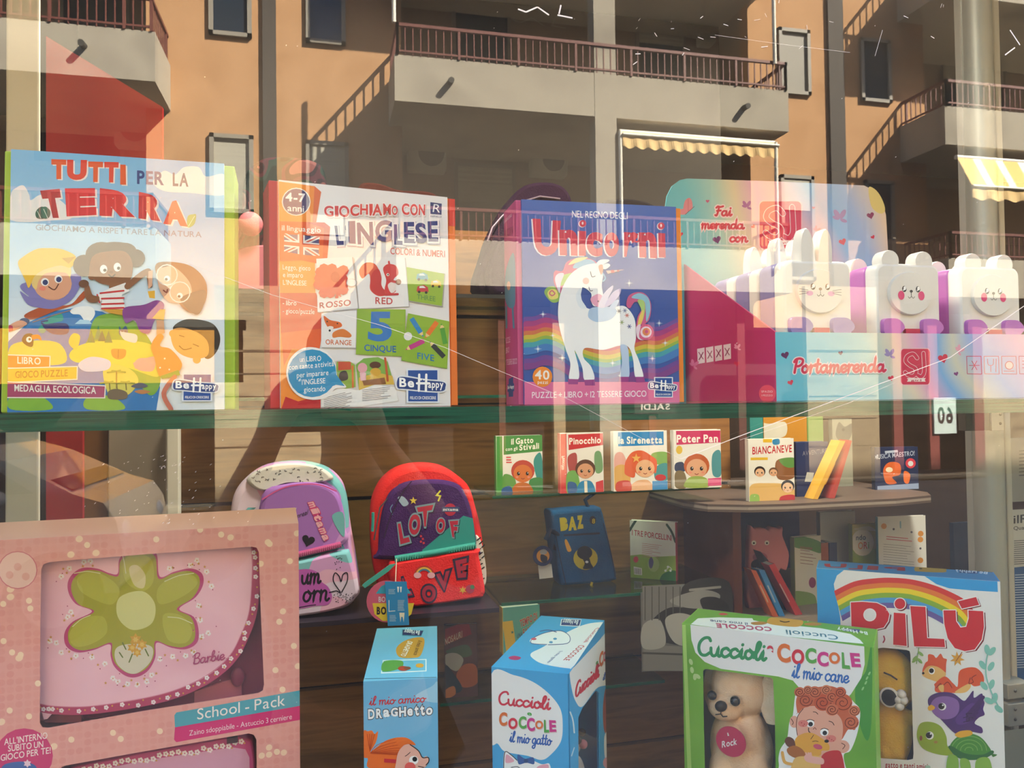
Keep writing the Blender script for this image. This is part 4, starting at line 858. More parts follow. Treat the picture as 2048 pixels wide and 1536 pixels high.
# ---- pink school pack
f = Frame(-.34-.16, .335, FZ+.0004, 3.4, 0, .47, .47, .15)
P_ = onY(597, 1047, .36); f.p = Vector((P_.x, P_.y, 0))-f.u*f.w+Vector((0, 0, FZ+.0004)); f.h = P_.z-FZ
t = thing('school_pack_box', 'big dotted pink gift box with a flower bag behind its window', 'box', base(f), f.yaw)
def dot_mat():
    m, n, l, b = new_mat('dotted_pink_card'); tc = n.new('ShaderNodeTexCoord'); mp = n.new('ShaderNodeMapping'); mp.inputs['Scale'].default_value = (118, 118, 118); l.new(tc.outputs['Object'], mp.inputs[0])
    fl = n.new('ShaderNodeVectorMath'); fl.operation = 'FLOOR'; fr = n.new('ShaderNodeVectorMath'); fr.operation = 'FRACTION'; l.new(mp.outputs[0], fl.inputs[0]); l.new(mp.outputs[0], fr.inputs[0])
    s1 = n.new('ShaderNodeSeparateXYZ'); l.new(fr.outputs[0], s1.inputs[0]); s2 = n.new('ShaderNodeSeparateXYZ'); l.new(fl.outputs[0], s2.inputs[0])
    def M(op, a, bb=None, c=None):
        x = n.new('ShaderNodeMath'); x.operation = op
        for i, v in enumerate((a, bb, c)):
            if v is None: continue
            if isinstance(v, (int, float)): x.inputs[i].default_value = v
            else: l.new(v, x.inputs[i])
        return x.outputs[0]
    dx = M('SUBTRACT', s1.outputs[0], .5); dz = M('SUBTRACT', s1.outputs[2], .5); d = M('SQRT', M('ADD', M('MULTIPLY', dx, dx), M('MULTIPLY', dz, dz)))
    ins = M('LESS_THAN', d, .43); cb = n.new('ShaderNodeCombineXYZ'); l.new(s2.outputs[0], cb.inputs[0]); l.new(s2.outputs[2], cb.inputs[1])
    wn_ = n.new('ShaderNodeTexWhiteNoise'); wn_.noise_dimensions = '2D'; l.new(cb.outputs[0], wn_.inputs['Vector'])
    hot = M('MULTIPLY', ins, M('GREATER_THAN', wn_.outputs['Value'], .955)); soft = M('MULTIPLY', ins, M('MULTIPLY', wn_.outputs['Value'], .45))
    a = n.new('ShaderNodeMix'); a.data_type = 'RGBA'; a.inputs[6].default_value = lin('e09f97')+[1]; a.inputs[7].default_value = lin('d2827f')+[1]; l.new(soft, a.inputs[0])
    c = n.new('ShaderNodeMix'); c.data_type = 'RGBA'; l.new(hot, c.inputs[0]); l.new(a.outputs[2], c.inputs[6]); c.inputs[7].default_value = lin('f0cdb0')+[1]
    l.new(c.outputs[2], b.inputs['Base Color']); b.inputs['Roughness'].default_value = .35; return m
DOT = dot_mat(); T9 = (0, 1040, .3229)
mb = MB(); A = f.front(mb, T9)
H1 = '300 262 420 250 1000 205 1560 165 1590 172 1603 200 1612 500 1635 1020 1628 1056 1600 1072 900 1182 300 1288 262 1286 246 1260 248 800 254 310 268 276'
H2 = '380 1530 400 1522 900 1432 1540 1322 1572 1330 1588 1360 1592 1700 1580 1860 380 1880'
L1, L2 = rloop(A, H1), rloop(A, H2); panel(mb, f, DOT, (L1, L2)); A.seen = []
A.e('c9737e', 110, 310, 122, 118); A.e('e6bcb0', 110, 310, 116, 112)
for x, y in ((60, 340), (110, 290), (160, 350)): A.e('dfa89c', x, y, 24)
A.p('4f9fb0', '1092 1192 1885 1050 1887 1146 1084 1284 1080 1210'); A.p('cf2f72', '1084 1284 1887 1146 1890 1232 1092 1376 1078 1360')
A.t('School - Pack', 1222, 1236, 1766, 1148, 66, 'f0e6e2', 0); A.t('Zaino sdoppiabile - Astuccio 3 cerniere', 1172, 1336, 1808, 1232, 32, 'f0d8dc', -.004)
A.e('c93d72', 150, 1460, 178, 170); A.t("ALL'INTERNO", 26, 1394, 294, 1352, 38, 'f0dcd8', .012); A.t('SUBITO UN', 50, 1434, 268, 1406, 38, 'f0dcd8', .012); A.t('GIOCO PER TE!', 4, 1492, 314, 1444, 38, 'f0dcd8', .012); A.p('4a68a8', '20 1520 120 1496 200 1510 230 1540 230 1600 10 1600', 1); A.star('e8c8d8', 170, 1508, 26, 6, .6)
for x, y in ((60, 1180), (75, 820), (128, 835), (188, 548), (20, 520), (180, 500), (1240, 60), (1370, 90), (540, 155), (1670, 148), (1730, 630), (1820, 780), (1706, 930), (990, 1308), (748, 1356), (442, 1360), (1750, 1050), (1760, 378), (1795, 255), (1715, 1436), (700, 1318), (235, 1012), (22, 750), (180, 1216), (968, 120)): A.e('f2d2b4', x, y, 19)
mb.build('front_panel', t, label='dotted pink front with cut out windows')
mb = MB(); shell(mb, f, DOT); mb.build('carton', t)
mb = MB()
for L in (L1, L2):
    a0, a1 = min(p[0] for p in L), max(p[0] for p in L); b0, b1 = max(.003, min(p[1] for p in L)), max(p[1] for p in L); f.hexa(mb, a0-.004, b0-.002, .0016, a1+.004, b1+.004, .0019, FILM2)
mb.build('window_film', t)
bag = thing('school_bag', 'pink school bag with a big yellow flower on its flap inside the dotted pink box', 'school bag', f.at(f.w*.45, .004, .08), f.yaw)
PK = noise_mat('pink_satin', ['efb6c8', 'f4c2d2', 'e8acc0'], nscale=7, rough=.5, detail=2)
def flat(mb, loop, c0, c1, m, bulge=.004):     # soft cut-out between two depths
    n = len(loop); cx = sum(p[0] for p in loop)/n; cy = sum(p[1] for p in loop)/n
    rr = [[f.at(cx+(a-cx)*k, cy+(b-cy)*k, c) for a, b in loop] for c, k in ((c1, 1), (c0+bulge, 1), (c0+bulge*.3, .99), (c0, .97))]
    mb.loft(rr, m, True, True)
A = Art(MB(), f.at(0, 0, .014), f.u, f.v, f.w, f.h, T9)
mb = MB(); flat(mb, rloop(A, '200 250 1500 160 1640 180 1650 1300 200 1300'), .04, .13, pm('8e3f64', .6), .01)
for q in ('480 1180 480 1300 240 1300 240 1150', '1190 1100 1490 1000 1500 1300 1190 1300'): flat(mb, rloop(A, q), .034, .041, pm('bd6d84', .6), .002)
mb.build('bag_body', bag)
mb = MB(); FL = catmull(pairs('230 235 900 185 1500 146 1602 176 1606 320 1590 560 1540 720 1470 860 1340 985 1180 1070 1000 1130 760 1180 520 1206 330 1200 230 1180'), True, 4)
flat(mb, [A.loc(*p) for p in FL], .014, .030, PK); A = Art(mb, f.at(0, 0, .014), f.u, f.v, f.w, f.h, T9)
A.l('b9476c', '1580 160 1586 320 1568 560 1516 716 1446 850 1320 965 1168 1046 990 1106 750 1152 520 1180 330 1176 240 1160', 52, cap=0)
A.l('d88aa0', '1560 170 1562 320 1544 560 1494 706 1424 838 1304 950 1156 1026 980 1084 740 1130 520 1156 330 1152 240 1136', 5, cap=0)
FLW = '730 330 740 240 800 190 900 180 970 210 990 350 1080 320 1180 300 1250 330 1258 400 1210 480 1110 550 1200 600 1230 680 1220 760 1150 800 1060 790 970 760 962 850 920 930 850 972 780 966 710 910 685 840 680 770 580 805 480 820 410 780 400 700 450 630 570 566 470 520 422 440 430 360 500 300 600 300 680 330'
A.p('c04a7c', FLW, 1); cxy = (830, 570); q = [v for x, y in pairs(FLW) for v in (cxy[0]+(x-cxy[0])*.945, cxy[1]+(y-cxy[1])*.945)]
A.p('a8a434', q, 1)
for q in ('480 360 560 320 660 350 740 430 700 520 600 500 500 440', '1190 340 1220 400 1120 480 990 520 980 420 1080 350', '430 700 520 610 640 600 660 700 560 770 460 780', '1010 590 1120 590 1190 680 1150 760 1040 740', '770 250 860 210 940 250 950 380 880 440 780 380'): A.p('b9b646', q, 1)
A.p('d8d690', '740 480 880 440 960 520 940 640 820 680 730 600', 1); A.p('dccf9a', '800 300 850 280 900 340 890 420 830 400', 1)
A.p('d9d2bc', '716 800 780 770 900 770 948 800 930 880 850 948 780 940 720 880', 1)
for x, y, r in ((840, 740, 40), (880, 770, 36), (820, 790, 34), (850, 820, 30)): A.star('d8a33c', x, y, r, 6, .6); A.star('e8c060', x, y, r*.5, 6, .6, 0)
for q in ('780 800 760 760', '820 830 800 880', '900 800 920 840', '760 850 740 820'): A.l('6d7a3a', q, 8, 0)
for x0, y0, x1, y1 in ((460, 330, 620, 330), (450, 660, 560, 590), (1020, 380, 1200, 330), (1040, 600, 1190, 640), (760, 220, 780, 330)): A.l('dedcaa', [x0, y0, (x0+x1)/2, (y0+y1)/2-12, x1, y1], 5)
rn = random.Random(3)
fl = [(520, 260), (560, 255), (430, 300), (380, 350), (440, 570), (420, 600), (310, 750), (350, 760), (380, 820), (470, 840), (570, 850), (650, 890), (700, 980), (730, 1000), (790, 1015), (850, 1020), (910, 1000), (940, 960), (990, 860), (1070, 845), (1150, 840), (1200, 820), (1250, 720), (1290, 700), (1240, 620), (1230, 530), (1310, 410), (1280, 320), (1220, 250), (1180, 280), (1050, 300)]
for x, y in fl:
    for k in range(5): a = R(72*k+rn.uniform(0, 40)); A.e('f2eaec', x+11*math.cos(a), y+11*math.sin(a), 8, seg=6)
    A.e('d8a04a', x, y, 4, seg=6)
for x, y in fl: A.star('cf9a4c', x+rn.uniform(-50, 50), y+rn.uniform(-36, 36), 11, 5, .4); A.e('a04a6c', x+rn.uniform(-70, 70), y+rn.uniform(-50, 50), 4, seg=6)
tr_ = catmull(pairs('1580 200 1586 320 1568 560 1516 716 1446 850 1320 965 1168 1046 990 1106 750 1152 520 1180 330 1176 250 1160'), False, 5)
for i, (x, y) in enumerate(tr_):
    x += rn.uniform(-16, 16); y += rn.uniform(-14, 14)
    if i % 2 == 0:
        for k in range(5): a = R(72*k); A.e('f4e6ea', x+9*math.cos(a), y+9*math.sin(a), 7, seg=6)
    else: A.e('d9a050', x, y, 6, seg=6)
A.c('Barbie', 1196, 892, 1390, 862, 66, 'b34a78', 8); A.dots('b34a78', '1402 858 1413 856 1423 854', 3)
mb.build('flap', bag, label='pink satin flap with an appliqued yellow flower')
mb = MB(); p = f.at(*A.loc(1468, 1000), .03); mb.ball(p, (.008, .004, .012), pm('8a3a5c', .4)); mb.build('toggle', bag)
pc = thing('pencil_case', 'pink floral pencil case in the lower window of the dotted pink box', 'pencil case', f.at(f.w*.55, .004, .04), f.yaw)
A = Art(MB(), f.at(0, 0, .012), f.u, f.v, f.w, f.h, T9); mb = MB(); flat(mb, rloop(A, '430 1540 900 1440 1480 1340 1560 1370 1580 1480 1590 1760 430 1760'), .012, .034, pm('c24a80', .5))
A = Art(mb, f.at(0, 0, .012), f.u, f.v, f.w, f.h, T9); A.p('d99fba', '560 1560 900 1488 1440 1408 1520 1420 1545 1470 1550 1740 560 1740')
for i in range(26):
    x = 520+i*39; y = 1538-i*6.2+rn.uniform(-14, 14)
    for k in range(5): a = R(72*k); A.e('f4e6ea', x+11*math.cos(a), y+11*math.sin(a), 8, seg=6)
    if i % 2: A.e('d9a050', x+20, y+10, 6, seg=6)
mb.build('case_front', pc); mb = MB(); p = f.at(*A.loc(1440, 1356), .01); mb.box(p, (.012, .006, .006), pm('5a3a44', .4, .5, .5)); mb.build('zip_pull', pc)
# ---- blue narrow box
LB = '6fb4dc'
def carton(f, name, lab, body, cat='toy box', grp=None): return thing(name, lab, cat, base(f), f.yaw, grp)
f = Frame(.042, .316, FZ+.0004, -8, 0, .0875, 1.27-FZ, .215); T10 = (700, 1200, .2734)
t = carton(f, 'toy_box', 'narrow light blue box with a red haired girl on its front', LB)
mb = MB(); f.hexa(mb, 0, 0, 0, f.w, f.h, f.d, LB); mb2 = mb
A = f.front(mb, T10); A.p('9ccbe4', '480 700 600 630 640 600 660 740 560 740', 1)
A.c('il mio amico', 140, 770, 548, 745, 64, 'c8323c', 8)
for i, q in enumerate(('132 800 178 796 182 870 134 872', '190 796 234 792 236 864 192 866', '242 802 290 800 290 854 244 858', '298 790 350 786 350 850 300 854', '358 784 410 780 410 850 360 854', '418 794 460 790 460 846 420 848', '468 772 500 770 506 844 476 848', '510 768 542 766 548 842 518 846', '556 790 604 784 604 838 556 842')): A.q('DRaGHetto'[i], q, 'eef2f4', .04, out='35383c', ow=.055)
A.p('e8702c', '100 965 130 960 160 955 180 980 205 962 190 1040 150 1110 190 1080 260 1030 340 1006 420 1010 480 1060 400 1060 360 1120 350 1229 140 1229 130 1160 100 1140', 1)
for k in range(9): A.l('b9481c', [150, 1120, 200+k*26, 1060+k*10, 330+k*10, 1016+k*22], 4)
for k in range(4): A.l('b9481c', [146, 1105, 125+k*18, 980], 4, 0)
A.p('e6b0a0', '400 1060 440 1056 500 1100 530 1150 560 1140 578 1170 560 1210 530 1240 520 1300 340 1300 340 1170 360 1100', 1); A.l('2a2426', '440 1056 500 1100 530 1150 572 1150 576 1180 556 1205', 7); A.e('f4f2f0', 466, 1170, 34, 32); A.e('1c1a1c', 474, 1162, 18); A.l('2a2426', '404 1140 420 1130 440 1112', 5); A.e('e0605c', 440, 1220, 40, 36); A.l('c8323c', '250 1172 336 1178', 28, 0, 0); A.l('2a2426', '500 1214 540 1222', 6, 0)
A = f.top(mb, T10)
A.p('3f97b8', '380 215 540 222 520 268 380 262'); A.p('23356e', '386 218 536 226 520 262 384 256'); A.t('Be Happy', 512, 226, 400, 216, 26, 'dfe8f2', .02, up=(-6, 30))
A.p('c8963c', '340 350 420 290 540 280 520 400 460 424 360 416', 1); A.t('DRAGHETTO', 424, 300, 370, 410, 26, 'f0eee8', .02, up=(34, 8)); A.t('il mio amico', 500, 296, 464, 402, 20, '4a3a2a', .005, up=(30, 6))
A.p('dfe8ec', '240 440 560 432 560 522 226 538'); A.p('6ab4d8', '246 446 552 438 552 516 234 530'); A.p('5a9a4a', '250 450 380 446 370 500 240 524', 1); A.e('b0402c', 390, 502, 40, 18); A.e('d8a03c', 510, 480, 30, 16); A.e('7a4a3a', 420, 500, 26, 12)
A.l('3a5a70', '110 576 630 566', 4, 0)
A = f.right(mb, T10); A.fill('5c5450'); A.p('6fb4dc', '640 560 690 190 690 260 648 600')
mb.build('carton', t, bevel=.0008)
# ---- blue kitten box
f = Frame(.199, .324, FZ+.0004, -31, 0, .0985, 1.27-FZ, .236)
SKY2 = '3fa3dc'
t = carton(f, 'toy_box', 'blue and white box turned sideways with a kitten drawn below its title', SKY2)
mb = MB(); A = f.front(mb, T10); panel(mb, f, pm(SKY2, .4)); A.p('ecebea', '1035 540 1200 550 1340 600 1460 690 1540 800 1556 930 1540 1040 1470 1130 1400 1170 1300 1140 1180 1120 1120 1100 1080 1050 1030 1020', 1)
A.c('Cuccioli', 1084, 760, 1460, 800, 92, 'cf2f44', 15); A.t('e', 1296, 842, 1330, 846, 30, '4fa548', .03)
CC = ['e2702c', 'd8283c', '55a548', 'cf3488', 'e2702c', '55a548', 'cf3488']
def coccole(A, quads):
    for i, q in enumerate(quads): A.q('COCCOLE'[i], q, CC[i], .045, sh=('d8c0bc', 5, 6))
coccole(A, ('1090 820 1150 820 1150 920 1090 924', '1158 860 1226 862 1226 944 1158 946', '1232 850 1290 850 1292 942 1234 944', '1292 860 1350 862 1354 960 1296 960', '1354 880 1412 882 1414 944 1356 946', '1418 876 1452 878 1458 970 1420 970', '1456 878 1506 880 1510 964 1460 966'))
A.c('il mio gatto', 1166, 1036, 1470, 1062, 78, '2f5fae', 10)
A.p('f4f3f2', '1120 1230 1130 1110 1180 1130 1220 1170 1300 1160 1400 1200 1460 1200 1440 1300 1120 1300', 1); A.l('35303a', '1124 1230 1134 1112 1180 1134 1222 1172', 6); A.p('e8a8b8', '1140 1190 1144 1130 1180 1150 1200 1180', 1); A.p('2f5a9c', '1228 1130 1280 1160 1340 1150 1346 1200 1290 1190 1234 1200', 1); A.e('26487e', 1288, 1176, 16); A.l('35303a', '1180 1224 1220 1218 1240 1226', 5); A.p('e8a8b8', '1370 1220 1450 1204 1440 1280 1380 1280', 1)
mb.build('front_panel', t, label='printed narrow front')
mb = MB(); shell(mb, f, pm(SKY2, .4), 'ltbk'); A = f.top(mb, T10); A.p('e4e6ea', '1325 390 1420 340 1600 230 1760 170 1950 165 1930 210 1640 480 1600 500 1420 470 1340 430', 1)
A.p('eceef2', '1320 290 1420 240 1540 225 1610 270 1590 320 1450 330 1340 320', 1); A.l('4a5a90', '1440 326 1330 318 1340 280 1430 240 1540 226 1606 266 1590 318 1450 328', 5); A.l('4a5a90', '1390 230 1450 220 1510 236', 6); A.e('5a9ac8', 1500, 285, 14, 8); A.e('5a9ac8', 1470, 310, 14, 8); A.e('d05a6c', 1345, 286, 20, 9)
A.p('dfe6ee', '1546 140 1694 142 1680 196 1536 188'); A.p('23407e', '1552 144 1690 146 1676 190 1544 184'); A.t('Be Happy', 1672, 150, 1560, 146, 24, 'e8eef6', .02, up=(-8, 30))
A.t('Cuccioli', 1800, 206, 1706, 312, 28, 'c23a48', .012, up=(30, -4)); A.t('COCCOLE', 1680, 330, 1560, 440, 34, 'c25a58', .03, up=(40, 4)); A.t('il mio gatto', 1530, 376, 1440, 460, 20, '5a6aa0', .006, up=(30, -4)); A.p('b8346c', '1160 420 1200 408 1250 420 1230 438 1180 436', 1)
mb.build('carton', t)
mb = MB(); A = f.right(mb, T10); HW = rloop(A, '1670 860 1700 790 1800 660 1822 680 1826 1229 1826 1700 1690 1800 1672 1229'); panel(mb, f, pm(SKY2, .4), (HW,), face='right'); A.seen = []
A.p('ecebea', '1608 520 1650 480 1800 320 1965 170 1972 560 1880 620 1800 650 1700 780 1650 740 1620 640', 1)
A.c('Cuccioli', 1645, 716, 1815, 560, 110, 'cf2f44', 13); A.t('e', 1796, 476, 1812, 462, 30, '4fa548', .03); coccole(A, ('1820 396 1850 362 1850 470 1822 500', '1852 388 1870 368 1872 440 1854 458', '1874 344 1892 324 1892 420 1876 436', '1894 326 1910 308 1912 410 1896 424', '1912 312 1926 296 1928 374 1914 388', '1930 290 1940 276 1942 370 1932 382', '1942 262 1954 246 1956 340 1944 352')); A.c('il mio gatto', 1850, 590, 1946, 490, 50, '2f5fae', 7)
A.p('a8502c', '1850 800 1870 640 1920 570 1960 620 1962 760 1940 900 1900 1000 1860 960', 1)
for k in range(9): A.l('7a3418', [1862+k*11, 760-k*8, 1868+k*10, 620+abs(k-5)*12], 4, 0)
A.p('e0a890', '1880 860 1930 800 1950 860 1940 940 1890 960', 1); A.p('f0eeec', '1860 1000 1900 950 1930 1000 1930 1150 1870 1180', 1); A.e('4a7ab0', 1900, 1020, 8, 24); A.p('d8a03c', '1925 960 1958 940 1960 1100 1930 1130', 1); A.e('e0a0a8', 1880, 1190, 30, 40); A.l('dfeaf2', '1610 820 1630 880 1640 970', 10); A.l('cfe2f0', '1620 1140 1640 1080', 8)
mb.build('side_panel', t, label='printed side with a clear window')
mb = MB(); a = [p[0] for p in HW]; b = [p[1] for p in HW]; mb.hexa([f.at(f.w-c, bb, aa) for bb in (min(b)-.002, max(b)+.002) for aa, c in ((min(a)-.002, .0016), (max(a)+.002, .0016), (max(a)+.002, .0019), (min(a)-.002, .0019))], FILM2); mb.build('window_film', t)
def plush(balls, mat, par, yaw):     # stuffed body: rounded volumes fused into one skin
    mb = MB(); Q = Matrix.Rotation(yaw, 3, 'Z')
    for c, r in balls: mb.ball(c, r, mat, 20, 12, Q)
    o = mb.build('body', par); m = o.modifiers.new('fuse', 'REMESH'); m.mode = 'VOXEL'; m.voxel_size = .0022; m.use_smooth_shade = True
    m = o.modifiers.new('soften', 'SMOOTH'); m.factor = .6; m.iterations = 9; return o

at = lambda a, b, c: tuple(f.at(a, b, c))
cat_ = thing('plush_kitten', 'white plush kitten seen through the side window of the blue kitten box', 'plush toy', at(f.w*.5, .002, .11))
CW = fur('white_fur', 'e2e0de', 'f0eeec'); zk = A.loc(1720, 1110)
cx, cz, cy = f.w-.046, zk[1], zk[0]+.03
plush([(at(cx, cz, cy), (.03, .032, .032)), (at(cx+.012, cz-.008, cy), (.022, .018, .016)), (at(cx, cz-.075, cy), (.032, .036, .06)), (at(cx+.02, cz-.06, cy+.025), (.014, .014, .03)), (at(cx+.02, cz-.06, cy-.025), (.014, .014, .03))], CW, cat_, f.yaw)
for k in (-1, 1):
    mb = MB(); mb.ball(at(cx+.01, cz+.034, cy+k*.022), (.008, .012, .016), CW); mb.build('ear', cat_)
    mb = MB(); mb.ball(at(cx+.033, cz+.006, cy+k*.013), .005, pm('20262c', .1)); mb.build('eye', cat_)
mb = MB(); mb.ball(at(cx+.037, cz-.004, cy), .006, pm('e08a96', .5)); mb.build('nose', cat_)
# ---- green puppy box
f = Frame(.493, .397, FZ+.0004, -42, 0, .248, 1.28-FZ, .088); T11 = (1340, 1180, .2318)
GRN = noise_mat('green_print', ['5f9a2c', '73ad38', '82b944'], nscale=9, rough=.42, detail=2)
t = carton(f, 'toy_box', 'green box with a curly haired boy hugging a dog beside its window', 0)
mb = MB(); A = f.front(mb, T11); HD_ = rloop(A, '285 700 300 682 330 684 600 718 870 756 890 775 905 1100 912 1536 930 1900 320 1900 300 1536 290 1100'); panel(mb, f, GRN, (HD_,)); A.seen = []
A.p('3f8f34', '1600 830 1690 700 1740 480 1740 1100 1700 1300 1620 1100', 1); A.p('aad46c', '105 300 135 300 185 1536 150 1536')
A.p('e9e7e6', '176 300 1675 470 1680 640 1650 760 1560 900 1440 1000 1200 980 1130 860 1060 780 930 745 700 715 440 680 300 620 220 540 185 430')
A.c('Cuccioli', 236, 556, 820, 606, 150, '2f8f5a', 27); A.q('e', '836 474 894 482 892 552 838 546', 'd8384c', .05)
coccole(A, ('922 458 1032 464 1044 630 926 622', '1048 508 1158 512 1160 646 1050 640', '1166 496 1262 502 1264 636 1168 632', '1268 528 1366 534 1370 662 1272 658', '1370 532 1466 540 1468 640 1372 636', '1480 536 1530 540 1556 684 1484 676', '1550 540 1636 546 1648 666 1568 664')); A.heart('ece4e2', 1106, 572, 26)
A.c('il mio cane', 1050, 752, 1540, 802, 120, '2f6ab4', 15)
for x, y, r in ((180, 620, 0), (190, 690, 10), (215, 750, 20), (240, 745, -30)): A.e('b9d48c', x, y, 16, 28, r-20)
for x, y in ((1720, 720), (1700, 760), (1690, 800), (1664, 850)): A.e('8fc47a', x, y, 8, 18, 30)
# boy
A.p('ece9e6', '1030 1140 1060 1080 1090 880 1180 820 1320 800 1480 840 1580 960 1640 1040 1620 1220 1560 1380 1500 1420 1520 1536 1560 1600 1000 1600 940 1500 950 1380 1010 1280', 1)
A.p('c8623c', '1100 1060 1090 940 1150 850 1250 840 1400 830 1520 900 1560 1000 1600 1060 1600 1200 1540 1200 1480 1290 1470 1200 1420 1080 1120 1060', 1)
A.p('e2a48c', '1090 1180 1100 1090 1150 1020 1250 1000 1400 1040 1480 1120 1490 1240 1450 1380 1360 1440 1200 1420 1110 1300', 1); A.e('e2a48c', 1072, 1136, 40, 52); A.e('e2a48c', 1490, 1350, 60, 56); A.l('5a2a1c', '1046 1110 1064 1140 1056 1160', 6); A.l('5a2a1c', '1100 1250 1090 1180 1102 1090 1150 1022', 6); A.l('5a2a1c', '1480 1320 1510 1340 1490 1370', 6)
for x, y, r, c in ((1170, 950, 66, 'c25c38'), (1320, 970, 78, 'c2522e'), (1250, 880, 56, 'cc6a44'), (1350, 860, 46, 'd07a54'), (1400, 920, 54, 'c9643e'), (1490, 970, 84, 'c85c34'), (1400, 1030, 56, 'cc6c48'), (1560, 1140, 70, 'c96440'), (1590, 1040, 50, 'd0744c'), (1120, 880, 48, 'cc6a44'), (1470, 880, 50, 'c45a36'), (1190, 860, 40, 'cf7550')):
    A.e(c, x, y, r, r*.92); A.l('6a2412', [v for k in range(18) for v in (x+r*.9*(1-k/20)*math.cos(k*.7), y+r*.82*(1-k/20)*math.sin(k*.7))], 6)
for x, y in ((1210, 1150), (1332, 1226)): A.e('f6f4f2', x, y, 36, 32); A.e('1c191a', x+4, y+6, 20); A.l('3a1c14', [x-30, y-24, x, y-34, x+34, y-22], 6)
A.l('3a1c14', '1236 1050 1260 1054 1276 1070', 6); A.l('3a1c14', '1372 1130 1400 1140 1416 1164', 6); A.e('dc7a70', 1150, 1150, 44, 30); A.e('dc7a70', 1390, 1280, 44, 30); A.dots('a8382c', '1136 1144 1160 1156 1150 1170 1376 1276 1396 1290 1412 1300', 5); A.l('8a4a34', '1236 1200 1250 1186 1262 1202', 6); A.l('2a1614', '1196 1190 1200 1220 1240 1250', 8)
A.p('e0a038', '1080 1290 1140 1240 1220 1230 1300 1270 1370 1330 1370 1380 1310 1386 1300 1420 1220 1450 1140 1440 1080 1400', 1); A.p('6a3c2c', '990 1300 1020 1264 1070 1290 1080 1360 1020 1350', 1); A.p('a8622c', '1010 1370 1070 1340 1140 1370 1170 1430 1100 1450 1030 1420', 1); A.e('c8506c', 1276, 1350, 40, 22, 15); A.e('1f1a1a', 1352, 1302, 20, 14); A.l('3a2412', '1216 1284 1240 1250', 5, 0); A.l('3a2412', '1230 1306 1256 1300 1280 1306', 5)
A.p('e3b464', '1070 1460 1180 1430 1320 1440 1340 1536 1350 1640 1060 1640', 1); A.l('e0a850', '970 1400 990 1480 1050 1500', 26); A.p('c22a30', '1310 1430 1440 1380 1490 1440 1500 1640 1330 1640', 1); A.p('e6ada0', '1160 1430 1210 1400 1230 1430 1320 1450 1320 1500 1220 1490 1170 1470', 1)
for x in (1180, 1200, 1222): A.l('e6ada0', [x, 1430, x-6, 1402], 12, 0)
mb.build('front_panel', t, label='printed green front with a clear window on its left')
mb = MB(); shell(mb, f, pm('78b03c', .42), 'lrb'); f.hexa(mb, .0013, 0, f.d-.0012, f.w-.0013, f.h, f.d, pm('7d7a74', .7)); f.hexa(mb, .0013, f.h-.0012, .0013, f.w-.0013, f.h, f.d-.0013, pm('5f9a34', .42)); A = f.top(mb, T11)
A.p('dfe0e2', '180 296 240 245 420 236 710 244 720 262 850 286 1300 330 1560 380 1640 430 1670 465 900 392', 0)
A.t('Cuccioli', 1446, 392, 996, 344, 40, '2f6f8a', .01, up=(8, 40)); A.t('COCCOLE', 874, 322, 396, 290, 36, 'b84a70', .04, up=(8, 34)); A.t('il mio cane', 668, 282, 344, 256, 22, '3a4a7a', .006, up=(6, 24))
A.p('c8923c', '850 250 900 236 1100 250 1150 280 1100 318 920 305 840 285', 1); A.p('b07a3c', '700 282 780 272 840 285 800 300 720 300', 1); A.p('b07a3c', '1160 290 1240 280 1310 296 1260 308 1180 304', 1); A.l('2a2018', '950 268 990 278 1030 272', 8)
A.p('244a86', '1500 330 1640 340 1630 366 1490 352'); A.t('Be Happy', 1700, 362, 1440, 326, 24, 'e6eef4', .02, up=(8, 26)); A.p('c8344c', '420 206 460 198 500 210 450 218', 1)
mb.build('carton', t, label='green sides of the box')
mb = MB(); a = [p[0] for p in HD_]; b = [p[1] for p in HD_]; f.hexa(mb, min(a)-.002, max(.002, min(b)), .0016, max(a)+.002, max(b)+.002, .0019, FILM2); mb.build('window_film', t)
dog = thing('plush_dog', 'cream plush puppy with a round red name tag inside the green box', 'plush toy', at(f.w*.3, .002, .05))
DF = fur('cream_fur', 'eebe92', 'f8d4ae'); A = f.front(MB(), T11)
def D(x, y, c, r): a, b = A.loc(x, y); return at(a*(1-.0), b, c)+(r,)
B3 = lambda x, y, c, *r: (D(x, y, c, 0)[:3], r)
plush([B3(545, 930, .048, .043, .034, .042), B3(440, 1060, .024, .025, .018, .02), B3(560, 820, .05, .036, .03, .028), B3(550, 1480, .05, .045, .032, .062), B3(420, 1640, .034, .022, .02, .03), B3(680, 1640, .034, .024, .02, .03), B3(640, 1380, .044, .024, .024, .04)], DF, dog, f.yaw)
for x, y, r in ((352, 925, .0065), (553, 972, .007)):
    mb = MB(); p = D(x, y, .0075 if x < 400 else .0065, 0)[:3]; mb.ball(p, r, pm('1a1816', .1, .6)); mb.build('eye', dog)
mb = MB(); mb.ball(D(432, 1015, .0055, 0)[:3], (.009, .007, .0075), pm('23201e', .35)); mb.build('nose', dog)
mb = MB(); mb.tube([D(x, y, .0045, 0)[:3] for x, y in ((432, 1030), (432, 1080), (385, 1085))], .0008, pm('2a2320', .7), 6); mb.tube([D(x, y, .0045, 0)[:3] for x, y in ((432, 1080), (450, 1104), (488, 1100))], .0008, pm('2a2320', .7), 6); mb.build('mouth_stitch', dog)
